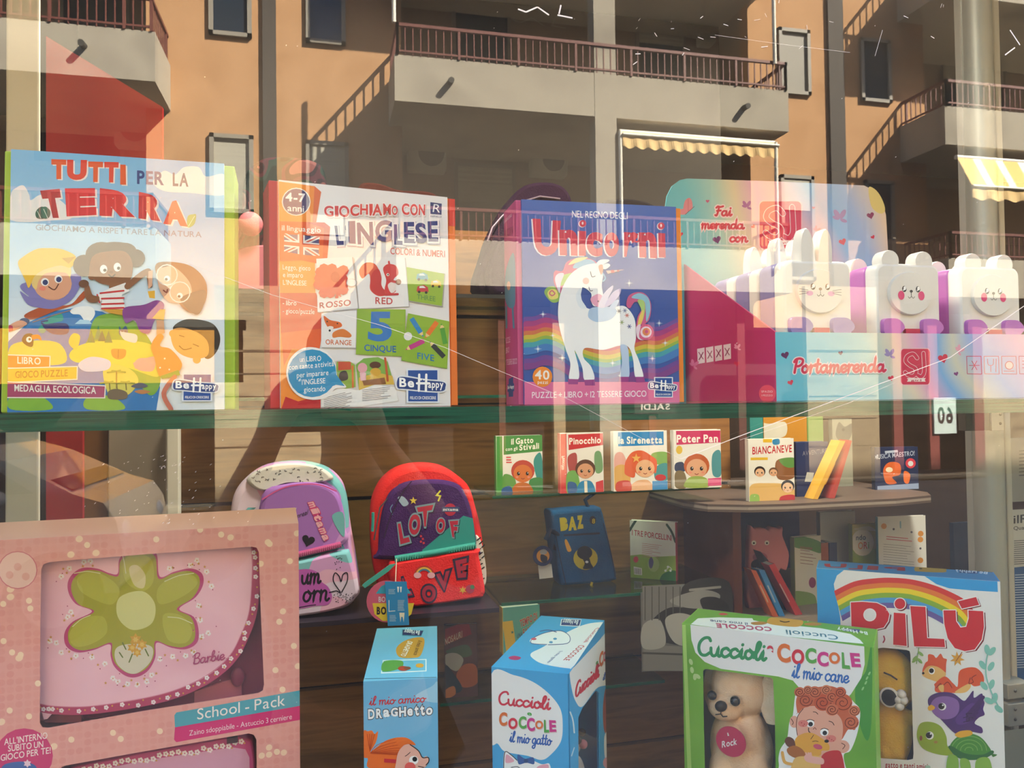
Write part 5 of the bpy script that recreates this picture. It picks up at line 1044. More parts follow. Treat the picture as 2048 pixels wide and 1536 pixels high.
for x, y, c in ((835, 985, .034), (290, 930, .06)):
    mb = MB(); p = D(x, y, c, 0)[:3]; mb.loft([[Vector(p)+f.u*(q[0]*math.cos(a))+Vector((0, 0, q[2]))-f.n*(.006*math.sin(a)) for a in [k*math.pi/6 for k in range(12)]] for q in ((.006, 0, .03), (.014, 0, .018), (.017, 0, -.004), (.016, 0, -.024), (.008, 0, -.038))], DF); mb.build('ear', dog, subsurf=1)
mb = MB(); c = D(520, 1318, .0032, 0)[:3]; mb.tube([Vector(c)-f.n*.002, Vector(c)], .0205, pm('c22a55', .4), 28); A2 = Art(mb, Vector(c)-f.u*.03-Vector((0, 0, .03)), f.u, f.v, .06, .06, T11); A2.t('Rock', 448, 1360, 578, 1332, 54, 'f2ecec', .02); mb.build('name_tag', dog, label='round red name tag')
mb = MB(); mb.tube([D(492, 1240, .004, 0)[:3], D(500, 1266, .0034, 0)[:3]], .0012, pm('e8e2dc', .5), 6); mb.build('tag_thread', dog)
# ---- white and blue chick box
f = Frame(.711, .394, FZ+.0004, -38.5, 0, .2335, 1.345-FZ, .062); T12 = (1600, 1100, .2839)
t = carton(f, 'toy_box', 'white and blue box with a rainbow over a squirrel, bird and turtle', 0); PB = '2f9ad8'
mb = MB(); A = f.front(mb, T12); HP_ = rloop(A, '566 690 590 688 750 704 772 712 778 740 790 1100 800 1440 796 1474 760 1482 580 1470 520 1460 520 700'); panel(mb, f, pm('e6e3df', .42), (HP_,)); A.seen = []
A.p(PB, '110 120 310 142 260 180 238 240 250 320 270 400 284 480 290 700 130 700 120 400', 0); A.p(PB, '865 176 1390 205 1394 296 1200 284 1050 270 960 240', 0)
def arc(col, o, i): A.p(col, o+' '+i)
RB = [('d8342c', 0), ('e8782c', 36), ('f2d21c', 70), ('8aae34', 106), ('4f9ad0', 140), ('6a5a9a', 176)]
P0 = catmull(pairs('240 288 380 222 520 200 640 195 780 206 920 240 1040 286 1160 350 1220 420'), False, 5)
def off(P, d): return [(x+(d*.28 if x < 600 else -d*.42 if x > 800 else 0)*min(1, abs(x-690)/450), y+d) for x, y in P]
for c, d in RB:
    a, b = off(P0, d), off(P0, d+37); A.p(c, [v for p in a+b[::-1] for v in p])
for i, q in enumerate((('358 366 632 372 606 660 366 652'), None, ('776 394 886 396 1020 690 800 682'), None)):
    pass
def lettr(pts, hole=None):
    P = pairs(pts); A.p('7a1f2a', [v+(14, 10)[i % 2] for i, v in enumerate(nums(pts))]); cx = sum(p[0] for p in P)/len(P); cy = sum(p[1] for p in P)/len(P)
    A.l('f2ece8', [v for p in P+P[:1] for v in p], 12, 0); A.p('d2242e', pts)
lettr('358 368 440 364 540 372 600 400 630 450 620 500 590 545 520 560 480 555 480 660 366 655'); A.e('f2ece8', 492, 456, 46); A.e('e6e3df', 492, 456, 38)
A.e('7a1f2a', 712, 386, 44); A.e('f2ece8', 704, 378, 44); A.e('d2242e', 704, 378, 38); lettr('660 440 742 446 752 676 656 666'); lettr('776 394 884 400 896 620 1016 626 1022 684 804 678')
lettr('1010 424 1096 424 1100 500 1130 545 1170 540 1188 480 1186 424 1290 430 1296 540 1280 630 1230 700 1160 712 1090 690 1040 620 1016 520'); lettr('1112 360 1240 330 1262 386 1140 412')
# creatures
A.p('e0572c', '866 870 880 800 900 780 904 736 940 740 960 760 990 730 1010 760 1034 770 1030 800 1020 900 960 920', 1); A.p('e8b468', '862 870 900 820 960 820 1010 850 1028 880 990 930 910 910 870 890', 1); A.e('f4f0ec', 928, 852, 22, 24); A.e('1c1614', 926, 850, 17); A.e('1c1614', 868, 868, 9)
A.p('e0572c', '950 940 1020 890 1080 940 1110 960 1120 860 1170 830 1240 830 1290 880 1290 940 1230 960 1190 940 1170 1000 1060 1006 960 1000 950 960', 1); A.p('e8b468', '1090 1000 1190 940 1200 970 1160 1004', 1); A.l('8a2c18', '1200 900 1190 940 1220 930 1210 900 1240 880', 6); A.l('8a2c18', '960 970 990 940 1000 960 1040 930 1070 970', 6); A.p('e8b468', '975 960 1010 950 1010 1000 985 990', 1)
A.p('4f2f6e', '900 1060 930 1020 1000 1000 1080 1010 1150 1060 1180 1040 1220 990 1226 1040 1280 1010 1290 1050 1300 1080 1290 1120 1300 1160 1260 1180 1230 1220 1280 1250 1280 1290 1200 1280 1180 1310 1090 1290 980 1180 920 1120', 1); A.p('8a62a4', '920 1090 960 1040 1040 1030 1110 1060 1120 1130 1080 1180 1000 1190 940 1150', 1); A.p('5f3a84', '1100 1180 1200 1080 1250 1110 1210 1200 1120 1230', 1)
for k in range(5): A.l('46285f', [1180, 1200-k*10, 1230+k*15, 1180-k*36], 26)
A.p('e2a62c', '900 1108 924 1090 950 1106 940 1124 910 1130', 1); A.e('f4f0ec', 1002, 1102, 28, 26); A.e('1c1614', 996, 1100, 22); A.e('f4f0ec', 1006, 1092, 6); A.l('2f1a44', '1150 1180 1180 1170 1170 1150 1210 1150', 5); A.l('2f1a44', '1150 1210 1190 1200 1190 1180 1220 1180', 5)
A.p('94a82c', '824 1280 850 1220 920 1210 990 1240 1030 1310 1040 1380 1080 1410 1060 1446 960 1436 870 1400 830 1340', 1); A.e('f4f0ec', 914, 1306, 28, 28); A.e('1c1614', 908, 1304, 22); A.e('f4f0ec', 920, 1294, 6); A.e('8a4a34', 852, 1324, 10, 18); A.e('a8803c', 956, 1352, 14, 10)
A.p('4a8a34', '1060 1400 1090 1330 1170 1290 1260 1310 1320 1370 1340 1430 1200 1440', 1)
for k in range(4): A.l('76aa50', [v for a in range(0, 190, 20) for v in (1190+(28+k*32)*math.cos(R(a)), 1410-(22+k*26)*math.sin(R(a)))], 6)
A.p('2f6a34', '1046 1390 1070 1380 1160 1430 1280 1440 1350 1410 1362 1430 1300 1466 1200 1478 1110 1460', 1); A.p('86b044', '1030 1520 1050 1440 1110 1460 1110 1560 1040 1560', 1); A.p('86b044', '1240 1480 1330 1466 1350 1600 1250 1600', 1); A.p('86b044', '1130 1470 1190 1480 1200 1560 1140 1560', 1); A.p('4a7a34', '1350 1436 1388 1440 1360 1456', 1); A.p('e2a62c', '1090 1300 1130 1274 1200 1270 1210 1300 1130 1320', 1)
for x, y, r in ((1318, 700, -10), (1352, 712, 40), (1286, 810, -35), (1346, 820, 30), (1296, 956, -40), (1350, 946, 20), (1330, 1060, -60), (1372, 1040, 10), (1400, 1120, -50)): A.e('84bfae', x, y, 20, 36, r)
A.l('84bfae', '1330 700 1312 780 1310 880 1340 980 1376 1060 1420 1140', 9); A.l('7aa04a', '836 690 830 740 820 800', 6)
for x, y, r in ((850, 730, -50), (812, 760, 50), (845, 780, -40), (808, 776, 50)): A.e('8aae5a', x, y, 10, 24, r)
A.star('dc9a34', 1108, 766, 54, 7, .45, 60); A.l('a85a1c', '1140 720 1100 780', 6, 0); A.l('a8324c', '590 606 596 630 586 650', 10)
A.t('gatto e tanti amici', 600, 1532, 900, 1546, 40, 'b03040', .02); A.e('a8cdb8', 900, 1530, 20, 14)
mb.build('front_panel', t, label='printed white front with a clear window')
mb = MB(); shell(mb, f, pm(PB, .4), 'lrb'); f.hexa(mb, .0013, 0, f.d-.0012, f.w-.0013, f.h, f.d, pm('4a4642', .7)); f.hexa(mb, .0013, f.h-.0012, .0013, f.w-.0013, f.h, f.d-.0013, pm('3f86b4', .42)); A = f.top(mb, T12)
for ch, q in (('U', '330 98 170 96 176 122 326 128'), ('L', '444 108 344 104 340 136 440 136'), ('I', '554 114 480 110 470 138 550 142'), ('P', '740 122 600 116 570 140 742 148')): A.q(ch, q, 'a83238', .04)
A.p('b8923c', '806 128 830 120 1010 128 1030 140 1010 158 830 152 808 144', 1); A.e('2a2018', 850, 132, 12, 5); A.p('1f3f74', '1128 136 1256 142 1250 168 1120 160'); A.t('Be Happy', 1320, 170, 1090, 148, 22, 'dfe8f0', .02, up=(4, -22))
mb.build('carton', t, label='blue sides of the box')
mb = MB(); a = [p[0] for p in HP_]; b = [p[1] for p in HP_]; f.hexa(mb, min(a)-.002, min(b)-.002, .0016, max(a)+.002, max(b)+.002, .0019, FILM2); mb.build('window_film', t)
ck = thing('plush_chick', 'yellow plush chick with a black eye inside the white rainbow box', 'plush toy', at(f.w*.3, .002, .035))
YF = fur('yellow_fur', 'ecb62e', 'f4c848'); A = f.front(MB(), T12)
hx = A.loc(650, 960); k_ = lambda x, y, c, r: at(*A.loc(x, y), c)+(r,)
plush([(k_(625, 960, .033, 0)[:3], (.038, .024, .047)), (k_(640, 1340, .034, 0)[:3], (.03, .022, .05)), (k_(640, 1190, .034, 0)[:3], (.02, .018, .02)), (k_(760, 1235, .032, 0)[:3], (.028, .012, .011)), (k_(600, 1470, .032, 0)[:3], (.014, .02, .03)), (k_(690, 1470, .032, 0)[:3], (.014, .02, .03))], YF, ck, f.yaw)
mb = MB(); mb.ball(k_(628, 1046, .0036, 0)[:3], (.0105, .002, .012), pm('16130f', .15), M=Matrix.Rotation(f.yaw, 3, 'Z')); mb.ball(k_(630, 1046, .0042, 0)[:3], (.0135, .0015, .0145), pm('e8e4dc', .6), M=Matrix.Rotation(f.yaw, 3, 'Z')); mb.build('eye', ck)
mb = MB(); mb.tube([k_(590, 872, .006, 0)[:3], k_(640, 890, .0045, 0)[:3], k_(686, 922, .005, 0)[:3]], .0012, pm('3a2c18', .8), 6); mb.build('brow_stitch', ck)
mb = MB()
for x, y in ((715, 1030), (690, 1064), (700, 1110), (728, 1070)): mb.ball(k_(x, y, .0075, 0)[:3], .0068, pm('e2ddd6', .9))
mb.build('cheek_tuft', ck)
# ================================================================== goods on the slatwall shelves
def puff(mb, pts, T, y0, d, m, r=.018, sm=1, k=4, zmin=None, front=.95, M=None):
    """soft bag shape: a photo outline laid at depth y0, rounded front and back"""
    P = pairs(pts); P = catmull(P, True, k) if sm else P
    L = [onY(T[0]+x*T[2], T[1]+y*T[2], y0) for x, y in P]
    if zmin is not None:
        for q in L: q.z = max(q.z, zmin)
    c = sum(L, Vector())/len(L); rr = []
    for s_, yy in ((front-.06, y0), (front, y0+r*.12), (1-(1-front)*.3, y0+r*.5), (1, y0+r), (1, y0+d-r), (front, y0+d)):
        rr.append([Vector((c.x+(q.x-c.x)*s_, yy, (c.z+(q.z-c.z)*s_) if zmin is None else max(zmin, c.z+(q.z-c.z)*s_))) for q in L])
    mb.loft(rr, m, True, True); return c
def artY(mb, y0, T): return Art(mb, Vector((-3, y0, -1)), (1, 0, 0), (0, 0, 1), 8, 4, T)
T6 = (440, 840, .2734); T7 = (970, 840, .2490); T8 = (1440, 800, .2969)
def cloth(h, h2=None, sc=60): return noise_mat('fabric_'+h, [h, h2 or h], nscale=14, rough=.9, spec=.1, bump=.25, bscale=260)
# ---- red and purple backpack
BY0 = 1.47
t = thing('backpack', 'red and purple school backpack with letter patches and hanging paper tags', 'backpack', (onY(860, 1210, BY0+.06).x, BY0+.08, Z6), 0, 'bags on the slatwall shelves')
mb = MB(); puff(mb, '1112 660 1150 520 1220 420 1330 350 1480 325 1640 345 1760 420 1835 500 1880 640 1930 860 1946 1180 1930 1290 1850 1330 1250 1330 1150 1180 1112 940', T6, BY0+.02, .12, cloth('d22a2a', 'e03530'), .03, zmin=Z6+.0005); mb.build('main_body', t)
mb = MB(); puff(mb, '1160 960 1180 720 1230 560 1300 490 1400 450 1600 440 1740 470 1800 540 1850 680 1890 940 1880 1000 1180 1030', T6, BY0-.004, .05, cloth('3f2358', '4a2a68'), .02)
A = artY(mb, BY0-.0045, T6); A.p('2f8f8c', '1480 950 1780 700 1850 720 1872 900 1480 975')
LET = lambda A, ch, q: A.q(ch, q, 'b02a45', .05, out='7796a6', ow=.07, sh=('231a30', 5, 4))
for ch, q in (('L', '1300 760 1350 750 1390 890 1320 910'), ('O', '1385 690 1470 690 1460 840 1380 840'), ('T', '1440 640 1560 620 1520 780 1480 780'), ('O', '1585 720 1650 720 1640 826 1580 826'), ('F', '1680 740 1742 736 1730 860 1700 856')): LET(A, ch, q)
A.star('d8c04a', 1414, 590, 30); A.l('d8d24a', '1610 520 1585 550 1612 556 1598 590', 12, 0); A.e('b02a45', 1684, 656, 44, 46); A.p('3a4a78', '1622 636 1752 636 1752 672 1622 672'); A.t('mitama', 1632, 664, 1742, 664, 20, 'e0e4ea', .03); A.dots('c23a4a', '1470 850 1484 870 1470 890 1490 900', 9); A.l('6a90b8', '1262 620 1246 650 1262 690', 6); A.p('9ab0c8', '1300 570 1340 560 1380 610 1340 630', 1)
A.l('2f2140', '1400 450 1330 540 1250 700 1200 860', 8)
mb.build('front_panel', t, label='purple front panel with a teal corner')
mb = MB(); puff(mb, '1240 1060 1290 1040 1390 1022 1870 948 1900 1000 1944 1230 1936 1284 1880 1310 1430 1372 1300 1350 1250 1220', T6, BY0-.018, .05, cloth('dd2c30', 'e8383a'), .018, zmin=Z6+.0005)
A = artY(mb, BY0-.0185, T6)
for ch, q in (('L', '1330 1160 1360 1150 1410 1280 1360 1290'), ('O', '1475 1210 1580 1210 1576 1330 1480 1330'), ('V', '1580 1130 1680 1100 1660 1240 1620 1250'), ('E', '1720 1030 1806 1010 1800 1150 1740 1156')): A.q(ch, q, 'a8304a', .05, out='39304a', ow=.1)
for r, c in ((70, 'b03a30'), (58, 'd8b04a'), (46, '4a7a9a')): A.l(c, [v for k in range(11) for v in (1494+r*math.cos(R(180+18*k)), 1140+r*math.sin(R(180+18*k)))], 12)
for x in (1445, 1545): A.e('e0a8b8', x, 1136, 28, 22)
A.star('d8b040', 1776, 1244, 30, 6); A.e('b03a5a', 1830, 1236, 32); A.e('4a7a5a', 1846, 1222, 16)
mb.build('front_pocket', t, label='red front pocket with letter patches')
mb = MB(); a, b = onY(790, 1118, BY0-.006), onY(950, 1091, BY0-.006); mb.tube([a, (a+b)/2+Vector((0, -.006, 0)), b], .009, pm('2f8f86', .7), 10); z_ = mb.build('zipper', t, label='chunky teal zipper')
mb = MB()
for i in range(34):
    p = a+(b-a)*(i/33)+Vector((0, -.0105, 0)); mb.box(p, (.0022, .003, .011), pm('4fb0a4', .5))
mb.build('zipper_teeth', z_)
mb = MB(); p = onY(746, 1040, BY0); mb.tube([p+Vector((0, 0, .02)), p, p+Vector((-.002, 0, -.03))], .004, pm('2f8f86', .7)); mb.build('zip_puller', t)
mb = MB(); mb.tube([onY(800, 968, BY0+.02), onY(760, 1015, BY0+.0), onY(748, 1080, BY0)], .0022, pm('4a4248', .6)); mb.build('piping', t)
mb = MB(); puff(mb, '1880 850 1915 900 1946 1060 1950 1180 1930 1220 1900 1120 1870 960', T6, BY0+.0, .06, pm('c9c9c4', .8), .01); A = artY(mb, BY0-.0005, T6)
for i in range(12): A.l('2a2a2a', [1880+i%3*18, 880+i*26, 1905+i%3*14, 860+i*27], 9, 0)
mb.build('side_pocket', t, label='black and white patterned side pocket')
mb = MB(); L = [onY(440+x*.2734, 840+y*.2734, BY0-.03) for x, y in ((1290, 1050), (1230, 1110), (1060, 1230), (1040, 1210), (1060, 1190), (1240, 1060))]; mb.prism(L, (0, .003, 0), pm('3f9f94', .7)); mb.build('ribbon_strap', t, label='teal printed ribbon')
mb = MB(); L = [onY(775+42*math.cos(a), 1203+42*math.sin(a), 1.391) for a in [k*math.pi/14 for k in range(28)]]; mb.prism(L, (0, .0008, 0), pm('c25a78', .5)); A = artY(mb, 1.3908, T6); A.p('d8c03c', '1115 1340 1420 1340 1400 1420 1340 1470 1190 1470 1130 1420', 0); A.p('3a9fc4', '1140 1270 1180 1215 1240 1190 1300 1185 1360 1215 1400 1270'); A.t('BO', 1146, 1420, 1216, 1420, 50, '2a2630', .05); A.t('BO', 1160, 1330, 1210, 1330, 36, 'd8d0e0', .02); mb.build('round_tag', t, label='round striped paper tag')
mb = MB(); q = [onY(440+x*.2734, 840+y*.2734, 1.388) for x, y in ((1206, 1182), (1366, 1182), (1384, 1500), (1228, 1506))]; mb.prism(q, (0, .0008, 0), pm('2a86c4', .5)); A = artY(mb, 1.3878, T6)
A.p('e0e8ee', '1296 1220 1310 1220 1306 1260 1300 1260'); A.p('e0e8ee', '1316 1220 1330 1220 1326 1260 1320 1260'); A.l('cfe0ee', '1236 1320 1236 1400 1280 1396', 6, 0); A.p('dcdcc8', '1312 1410 1350 1410 1344 1480 1336 1440 1326 1440 1320 1480'); A.lines('bcd8ec', 1232, 1240, 1282, 1240, 4, 10, 3); A.lines('bcd8ec', 1300, 1320, 1350, 1320, 9, 9, 3); A.lines('bcd8ec', 1240, 1430, 1290, 1430, 5, 10, 3)
mb.build('blue_tag', t, label='hanging blue care tag')
mb = MB(); mb.tube([onY(793, 1118, BY0-.02), onY(791, 1166, 1.389)], .0012, pm('c9bfae', .7), 6); mb.build('tag_string', t)
# ---- lilac backpack
UY = 1.46
t = thing('backpack', 'pink and lilac school backpack with black hearts half hidden by the dotted pink box', 'backpack', (onY(590, 1220, UY+.06).x, UY+.08, Z6), 0, 'bags on the slatwall shelves')
def patch(name, cols, sc=9):
    m = noise_mat(name, cols, nscale=sc, rough=.85, spec=.1, detail=0, lo=.36, hi=.64); m.node_tree.nodes['Color Ramp'].color_ramp.interpolation = 'CONSTANT'; return m
LI = patch('lilac_patch_print', ['6fb0b8', 'b48ac8', 'c99ad0', 'dfa8c4', 'd8c8dc'], 11)
mb = MB(); puff(mb, '60 760 90 560 180 430 330 340 560 312 760 350 880 440 930 560 960 780 1000 1000 1030 1240 1000 1320 900 1400 600 1460 200 1460 70 1300 50 1000', T6, UY+.02, .13, LI, .035, zmin=Z6+.0005)
mb.build('main_body', t, label='pastel patched body')
mb = MB(); puff(mb, '190 440 330 345 560 318 740 352 830 430 700 460 480 462 300 520', T6, UY+.008, .03, noise_mat('grey_squiggle', ['d4d4d0', 'c4c6c4'], nscale=9, rough=.9), .012); A = artY(mb, UY+.0075, T6)
rn = random.Random(5)
for i in range(34):
    x, y = rn.uniform(250, 760), rn.uniform(350, 450); a = rn.uniform(0, 6)
    if (x-520)**2/330**2+(y-450)**2/120**2 < 1: A.l('4a484c', [x, y, x+14*math.cos(a), y+8*math.sin(a), x+22*math.cos(a+.8), y+12*math.sin(a+.8)], 4)
mb.build('top_panel', t, label='pale grey top with black squiggles')
mb = MB(); puff(mb, '300 560 480 470 700 460 840 520 900 640 920 800 915 910 560 1000 300 1000', T6, UY-.006, .05, patch('lilac_front', ['9a6ab8', 'a878c4', 'c090d0', 'd0a0c8'], 5), .02); A = artY(mb, UY-.0065, T6)
A.heart('231d28', 645, 882, 48, 15)
for i, ch in enumerate('mitama'): A.t(ch, 644+i*19+(i > 3)*2, 604+i*48, 664+i*19+(i > 3)*2, 644+i*48, 56, 'dfa8b8', .04, up=(54, -12), out='c23a78', ow=.05)
A.t('unreal', 546, 726, 640, 690, 36, '3a3440', .01, skew=.2)
for i in range(26):
    x = rn.uniform(340, 500); A.e(rn.choice(('c22a68', 'a82a5a', '3a3a40', 'd0d0d4')), x, 690+rn.uniform(-26, 26), 10, seg=6)
A.p('c8ccd0', '490 690 560 640 540 720 500 730'); A.p('6fb0b8', '820 700 900 680 910 850 860 800', 1); A.l('d05a9a', '310 580 480 490 700 470 850 520', 10)
mb.build('front_panel', t, label='lilac front panel with sequins and a black heart')
mb = MB(); puff(mb, '300 1080 580 1030 900 960 960 1000 1020 1240 990 1300 900 1380 600 1440 300 1440', T6, UY-.02, .05, patch('pastel_pocket', ['7ab8c4', 'c898cc', 'd8a8c4', 'd0c0d8'], 7), .018, zmin=Z6+.0005); A = artY(mb, UY-.0205, T6)
A.p('b45ab0', '430 1180 520 1110 640 1090 720 1120 740 1180 790 1220 820 1290 790 1350 700 1360 560 1380 440 1340', 1); A.c('um', 590, 1200, 730, 1192, 140, '231d28', 17); A.c('orn', 600, 1330, 790, 1320, 150, '231d28', 17); A.l('231d28', '540 1380 640 1360 700 1352', 7)
A.l('231d28', '800 1262 850 1250 880 1260 830 1180 840 1120 870 1140 886 1180 900 1130 930 1120 930 1180 890 1260', 8)
for i in range(40): A.e('2f2833', rn.uniform(830, 980), rn.uniform(1270, 1340), 4, seg=6)
for i in range(14): A.e('2f2833', rn.uniform(840, 890), rn.uniform(980, 1100), 4, seg=6)
mb.build('front_pocket', t, label='pastel pocket with black lettering')
mb = MB(); a, b = onY(560, 1118, UY-.008), onY(682, 1089, UY-.008); mb.tube([a, b], .008, pm('b0487e', .7), 10); z_ = mb.build('zipper', t, label='pink zipper'); mb = MB()
for i in range(30): mb.box(a+(b-a)*(i/29)+Vector((0, -.009, 0)), (.0022, .003, .009), pm('c8689a', .5))
mb.build('zipper_teeth', z_)
mb = MB(); mb.loft([[onY(440+x*.2734+dx, 840+y*.2734, UY-.02+dy) for dx, dy in ((0, 0), (16, 0), (16, .004), (0, .004))] for x, y in ((205, 640), (150, 700), (90, 800), (40, 900))], pm('5fa8b0', .8)); mb.build('side_strap', t, label='teal strap')
# ---- blue satchel
GY0 = 1.56
t = thing('shoulder_bag', 'navy blue bag with yellow letters and a black figure on a yellow disc', 'bag', (onY(1170, 1172, GY0).x, GY0+.05, Z2), 0, 'bags on the slatwall shelves')
mb = MB(); puff(mb, '535 745 600 730 900 708 942 722 970 830 1020 1050 1060 1250 1040 1296 860 1320 650 1338 605 1300 570 1080 545 850', T7, GY0, .09, cloth('1a4a80', '205892'), .02, zmin=Z2+.0005, front=.97)
A = artY(mb, GY0-.0004, T7); A.q('B', '598 786 664 778 668 884 608 894', 'c8b420', .1); A.q('A', '668 778 732 772 738 884 670 890', 'c8b420', .1); A.q('Z', '736 768 784 764 796 870 742 878', 'c8b420', .1)
A.l('0b2344', '640 926 916 910', 16, 0); A.l('0b2344', '560 880 600 1090 650 1320', 6); A.l('0b2344', '950 830 1010 1060 1046 1260', 6); A.p('d89a2c', '640 970 656 962 690 1030 690 1054 666 1056 650 1020', 1); A.e('bfae24', 808, 1112, 98, 92); A.e('0c0d10', 800, 1066, 62, 54); A.p('0c0d10', '780 1100 830 1100 850 1150 866 1190 790 1196 800 1150', 1); A.e('c9cdd4', 818, 1140, 13, 10); A.e('15233a', 866, 804, 26, 34); A.t('8', 860, 830, 884, 830, 36, 'b8a42c', .02)
mb.build('bag_body', t)
mb = MB(); mb.tube([onY(1182, 1028, GY0+.03), onY(1170, 1000, GY0+.05), onY(1190, 985, GY0+.06)], .006, cloth('16243c')); mb.build('strap', t)
mb = MB(); L = [onY(1092, 1080, GY0-.02), onY(1100, 1060, GY0-.02), onY(1118, 1070, GY0+.01), onY(1110, 1100, GY0+.01)]; mb.tube(L, .008, cloth('12203a')); mb.build('side_handle', t)
mb = MB(); p = onY(1086, 1112, GY0-.02); mb.tube([p, p+Vector((0, .006, 0))], .029, pm('1f2c58', .4), 24); A = artY(mb, GY0-.0204, T7); A.e('c9862c', 466, 1092, 52); A.e('8f9098', 470, 1060, 30, 22); A.p('1c2030', '450 1080 500 1100 490 1150 450 1130', 1); mb.build('round_badge', t, label='round orange and navy hanging badge')
mb = MB(); a = onY(1076, 1132, GY0-.016); b = onY(1106, 1158, GY0-.016); a2 = onY(1079, 1159, GY0-.016); mb.prism([onY(1076, 1130, GY0-.016), onY(1103, 1128, GY0-.016), onY(1106, 1155, GY0-.016), onY(1079, 1158, GY0-.016)], (0, .0008, 0), pm('b9b9b8', .7)); mb.build('paper_tag', t, label='white paper tag')
mb = MB(); mb.tube([onY(860/4.016+970, 1302*.249+840, GY0-.002), onY(1182, 1172, GY0-.004)], .004, pm('b8a42c', .6)); mb.build('yellow_tab', t)
# ---- books
def book(name, T, BL, BR, TL, z, d, cover, spine, label, fn=None, yaw=0, y=None, group=None, lean=0, pages='d9d4c8', side='l', cat='book'):
    X = lambda p: (T[0]+p[0]*T[2], T[1]+p[1]*T[2])
    P = onZ(*X(BL), z) if y is None else onY(*X(BL), y)
    if y is not None and z is not None: P.z = z
    u = Vector((math.cos(R(yaw)), math.sin(R(yaw)), 0)); n = Vector((u.y, -u.x, 0))
    def hit(p): dd = ray(*X(p)); return CAM+dd*((P-CAM).dot(n)/dd.dot(n))
    w = (hit(BR)-P).dot(u); h = (hit(TL)-P).z
    f = Frame(P.x, P.y, P.z+.0004, yaw, lean, w, h, d); t = thing(name, label, cat, f.at(w/2, 0, d/2), f.yaw, group)
    mb = MB(); f.hexa(mb, .001, .0015, .002, w-.001, h-.0015, d-.002, pages); mb.build('page_block', t)
    mb = MB(); f.hexa(mb, 0, 0, 0, w, h, .0019, cover); A = f.front(mb, T)
    if fn: fn(A, f)
    mb.build('front_cover', t)
    mb = MB(); f.hexa(mb, 0, 0, d-.0019, w, h, d, cover)
    f.hexa(mb, *((-.0015, 0, 0, 0, h, d) if side == 'l' else (w, 0, 0, w+.0015, h, d)), spine); mb.build('back_and_spine', t); return t
def kid(A, x, y, r, skin, hair):
    A.e(hair, x, y-r*.25, r*1.12, r*1.05); A.e(skin, x, y, r*.9, r*.85)
    for k in (-1, 1): A.e('1d1714', x+k*r*.42, y+r*.0, r*.15, r*.18, seg=10); A.e('f4f0ea', x+k*r*.42+r*.05, y-r*.06, r*.05, seg=6); A.e('e08a74', x+k*r*.55, y+r*.34, r*.14, r*.1, seg=8)
    A.l('8a3b2e', [x-r*.15, y+r*.45, x, y+r*.52, x+r*.15, y+r*.45], r*.07)
GB = 'fairy tale board books on the glass wall shelf'
def gatto(A, f):
    A.p('4f9a48', '92 132 138 130 146 590 95 590'); A.p('3f8a3a', '150 128 458 112 462 250 150 280'); A.t('il Gatto', 210, 196, 388, 182, 44, 'f0efe4', .03); A.t('con gli', 166, 248, 262, 240, 26, 'f0efe4', .02); A.t('Stivali', 276, 244, 434, 228, 44, 'f0efe4', .03)
    A.p('2f8f8c', '390 330 440 260 462 340 462 500 420 480', 1); A.p('5f9a48', '150 440 240 470 240 590 150 590', 1); A.p('3f8a4a', '360 480 462 470 464 590 370 590', 1); kid(A, 304, 430, 84, 'd0702c', 'b8402c'); A.p('c8702c', '240 520 300 500 360 520 380 590 220 590', 1); A.p('35609c', '140 550 200 530 220 590 140 590', 1); A.lines('d8484a', 170, 300, 220, 300, 3, 20, 10, .6)
book('board_book', T7, (95, 585), (465, 588), (92, 130), Z1, .022, 'e4e4e0', '5fa858', 'green titled board book with an orange cat face, leftmost on the glass wall shelf', gatto, 0, None, GB)
def pino(A, f):
    A.p('c8323a', '606 112 654 110 660 592 610 592'); A.t('Pinocchio', 640, 290, 632, 400, 22, 'f0e4e0', .02, up=(-24, 0)); A.p('c22c34', '668 118 946 106 950 200 672 242'); A.t('Pinocchio', 676, 196, 930, 184, 50, 'f2efe8', .03)
    A.p('a84a4a', '664 300 720 262 740 300 730 420 680 420', 1); A.p('6fa858', '660 430 740 420 760 590 662 590', 1); A.p('6f9a6a', '880 270 930 260 946 400 890 420', 1); kid(A, 806, 410, 72, 'd29a78', '5a3a2c'); A.p('2f84b8', '740 590 756 510 800 486 860 500 880 590', 1); A.p('e9e2d0', '796 490 820 490 824 590 800 590'); A.p('c8323a', '890 500 950 480 954 590 890 590'); A.p('35609c', '668 500 730 510 734 580 670 586', 1)
book('board_book', T7, (610, 592), (955, 590), (606, 108), Z1, .022, 'e4e2de', 'd8464a', 'red titled board book with a dark haired boy, second on the glass wall shelf', pino, 0, None, GB)
def sire(A, f):
    A.p('2a86c8', '1066 98 1434 92 1436 200 1070 212'); A.t('la Sirenetta', 1072, 190, 1424, 186, 54, 'f2f0ea', .03); A.p('7fae58', '1340 270 1460 260 1466 350 1360 350', 1); A.p('e0a8a0', '1044 280 1110 270 1150 420 1044 420', 1); A.p('d8a85a', '1044 380 1150 380 1160 560 1044 560', 1); A.p('3f9098', '1370 380 1464 350 1466 480 1370 480', 1)
    A.p('d8623c', '1130 330 1180 260 1260 245 1340 290 1380 330 1370 430 1330 360 1220 370 1200 460 1130 440 1120 400', 1); kid(A, 1286, 390, 84, 'e2b088', 'd8623c'); A.star('e8b060', 1214, 308, 40, 5, .4); A.p('e2b088', '1160 560 1200 500 1260 480 1320 490 1350 560', 1); A.p('2a86c8', '1344 490 1466 488 1466 566 1344 566'); A.p('c8443a', '1060 500 1160 490 1170 576 1060 576', 1); A.e('c22c34', 1410, 462, 44, 26)
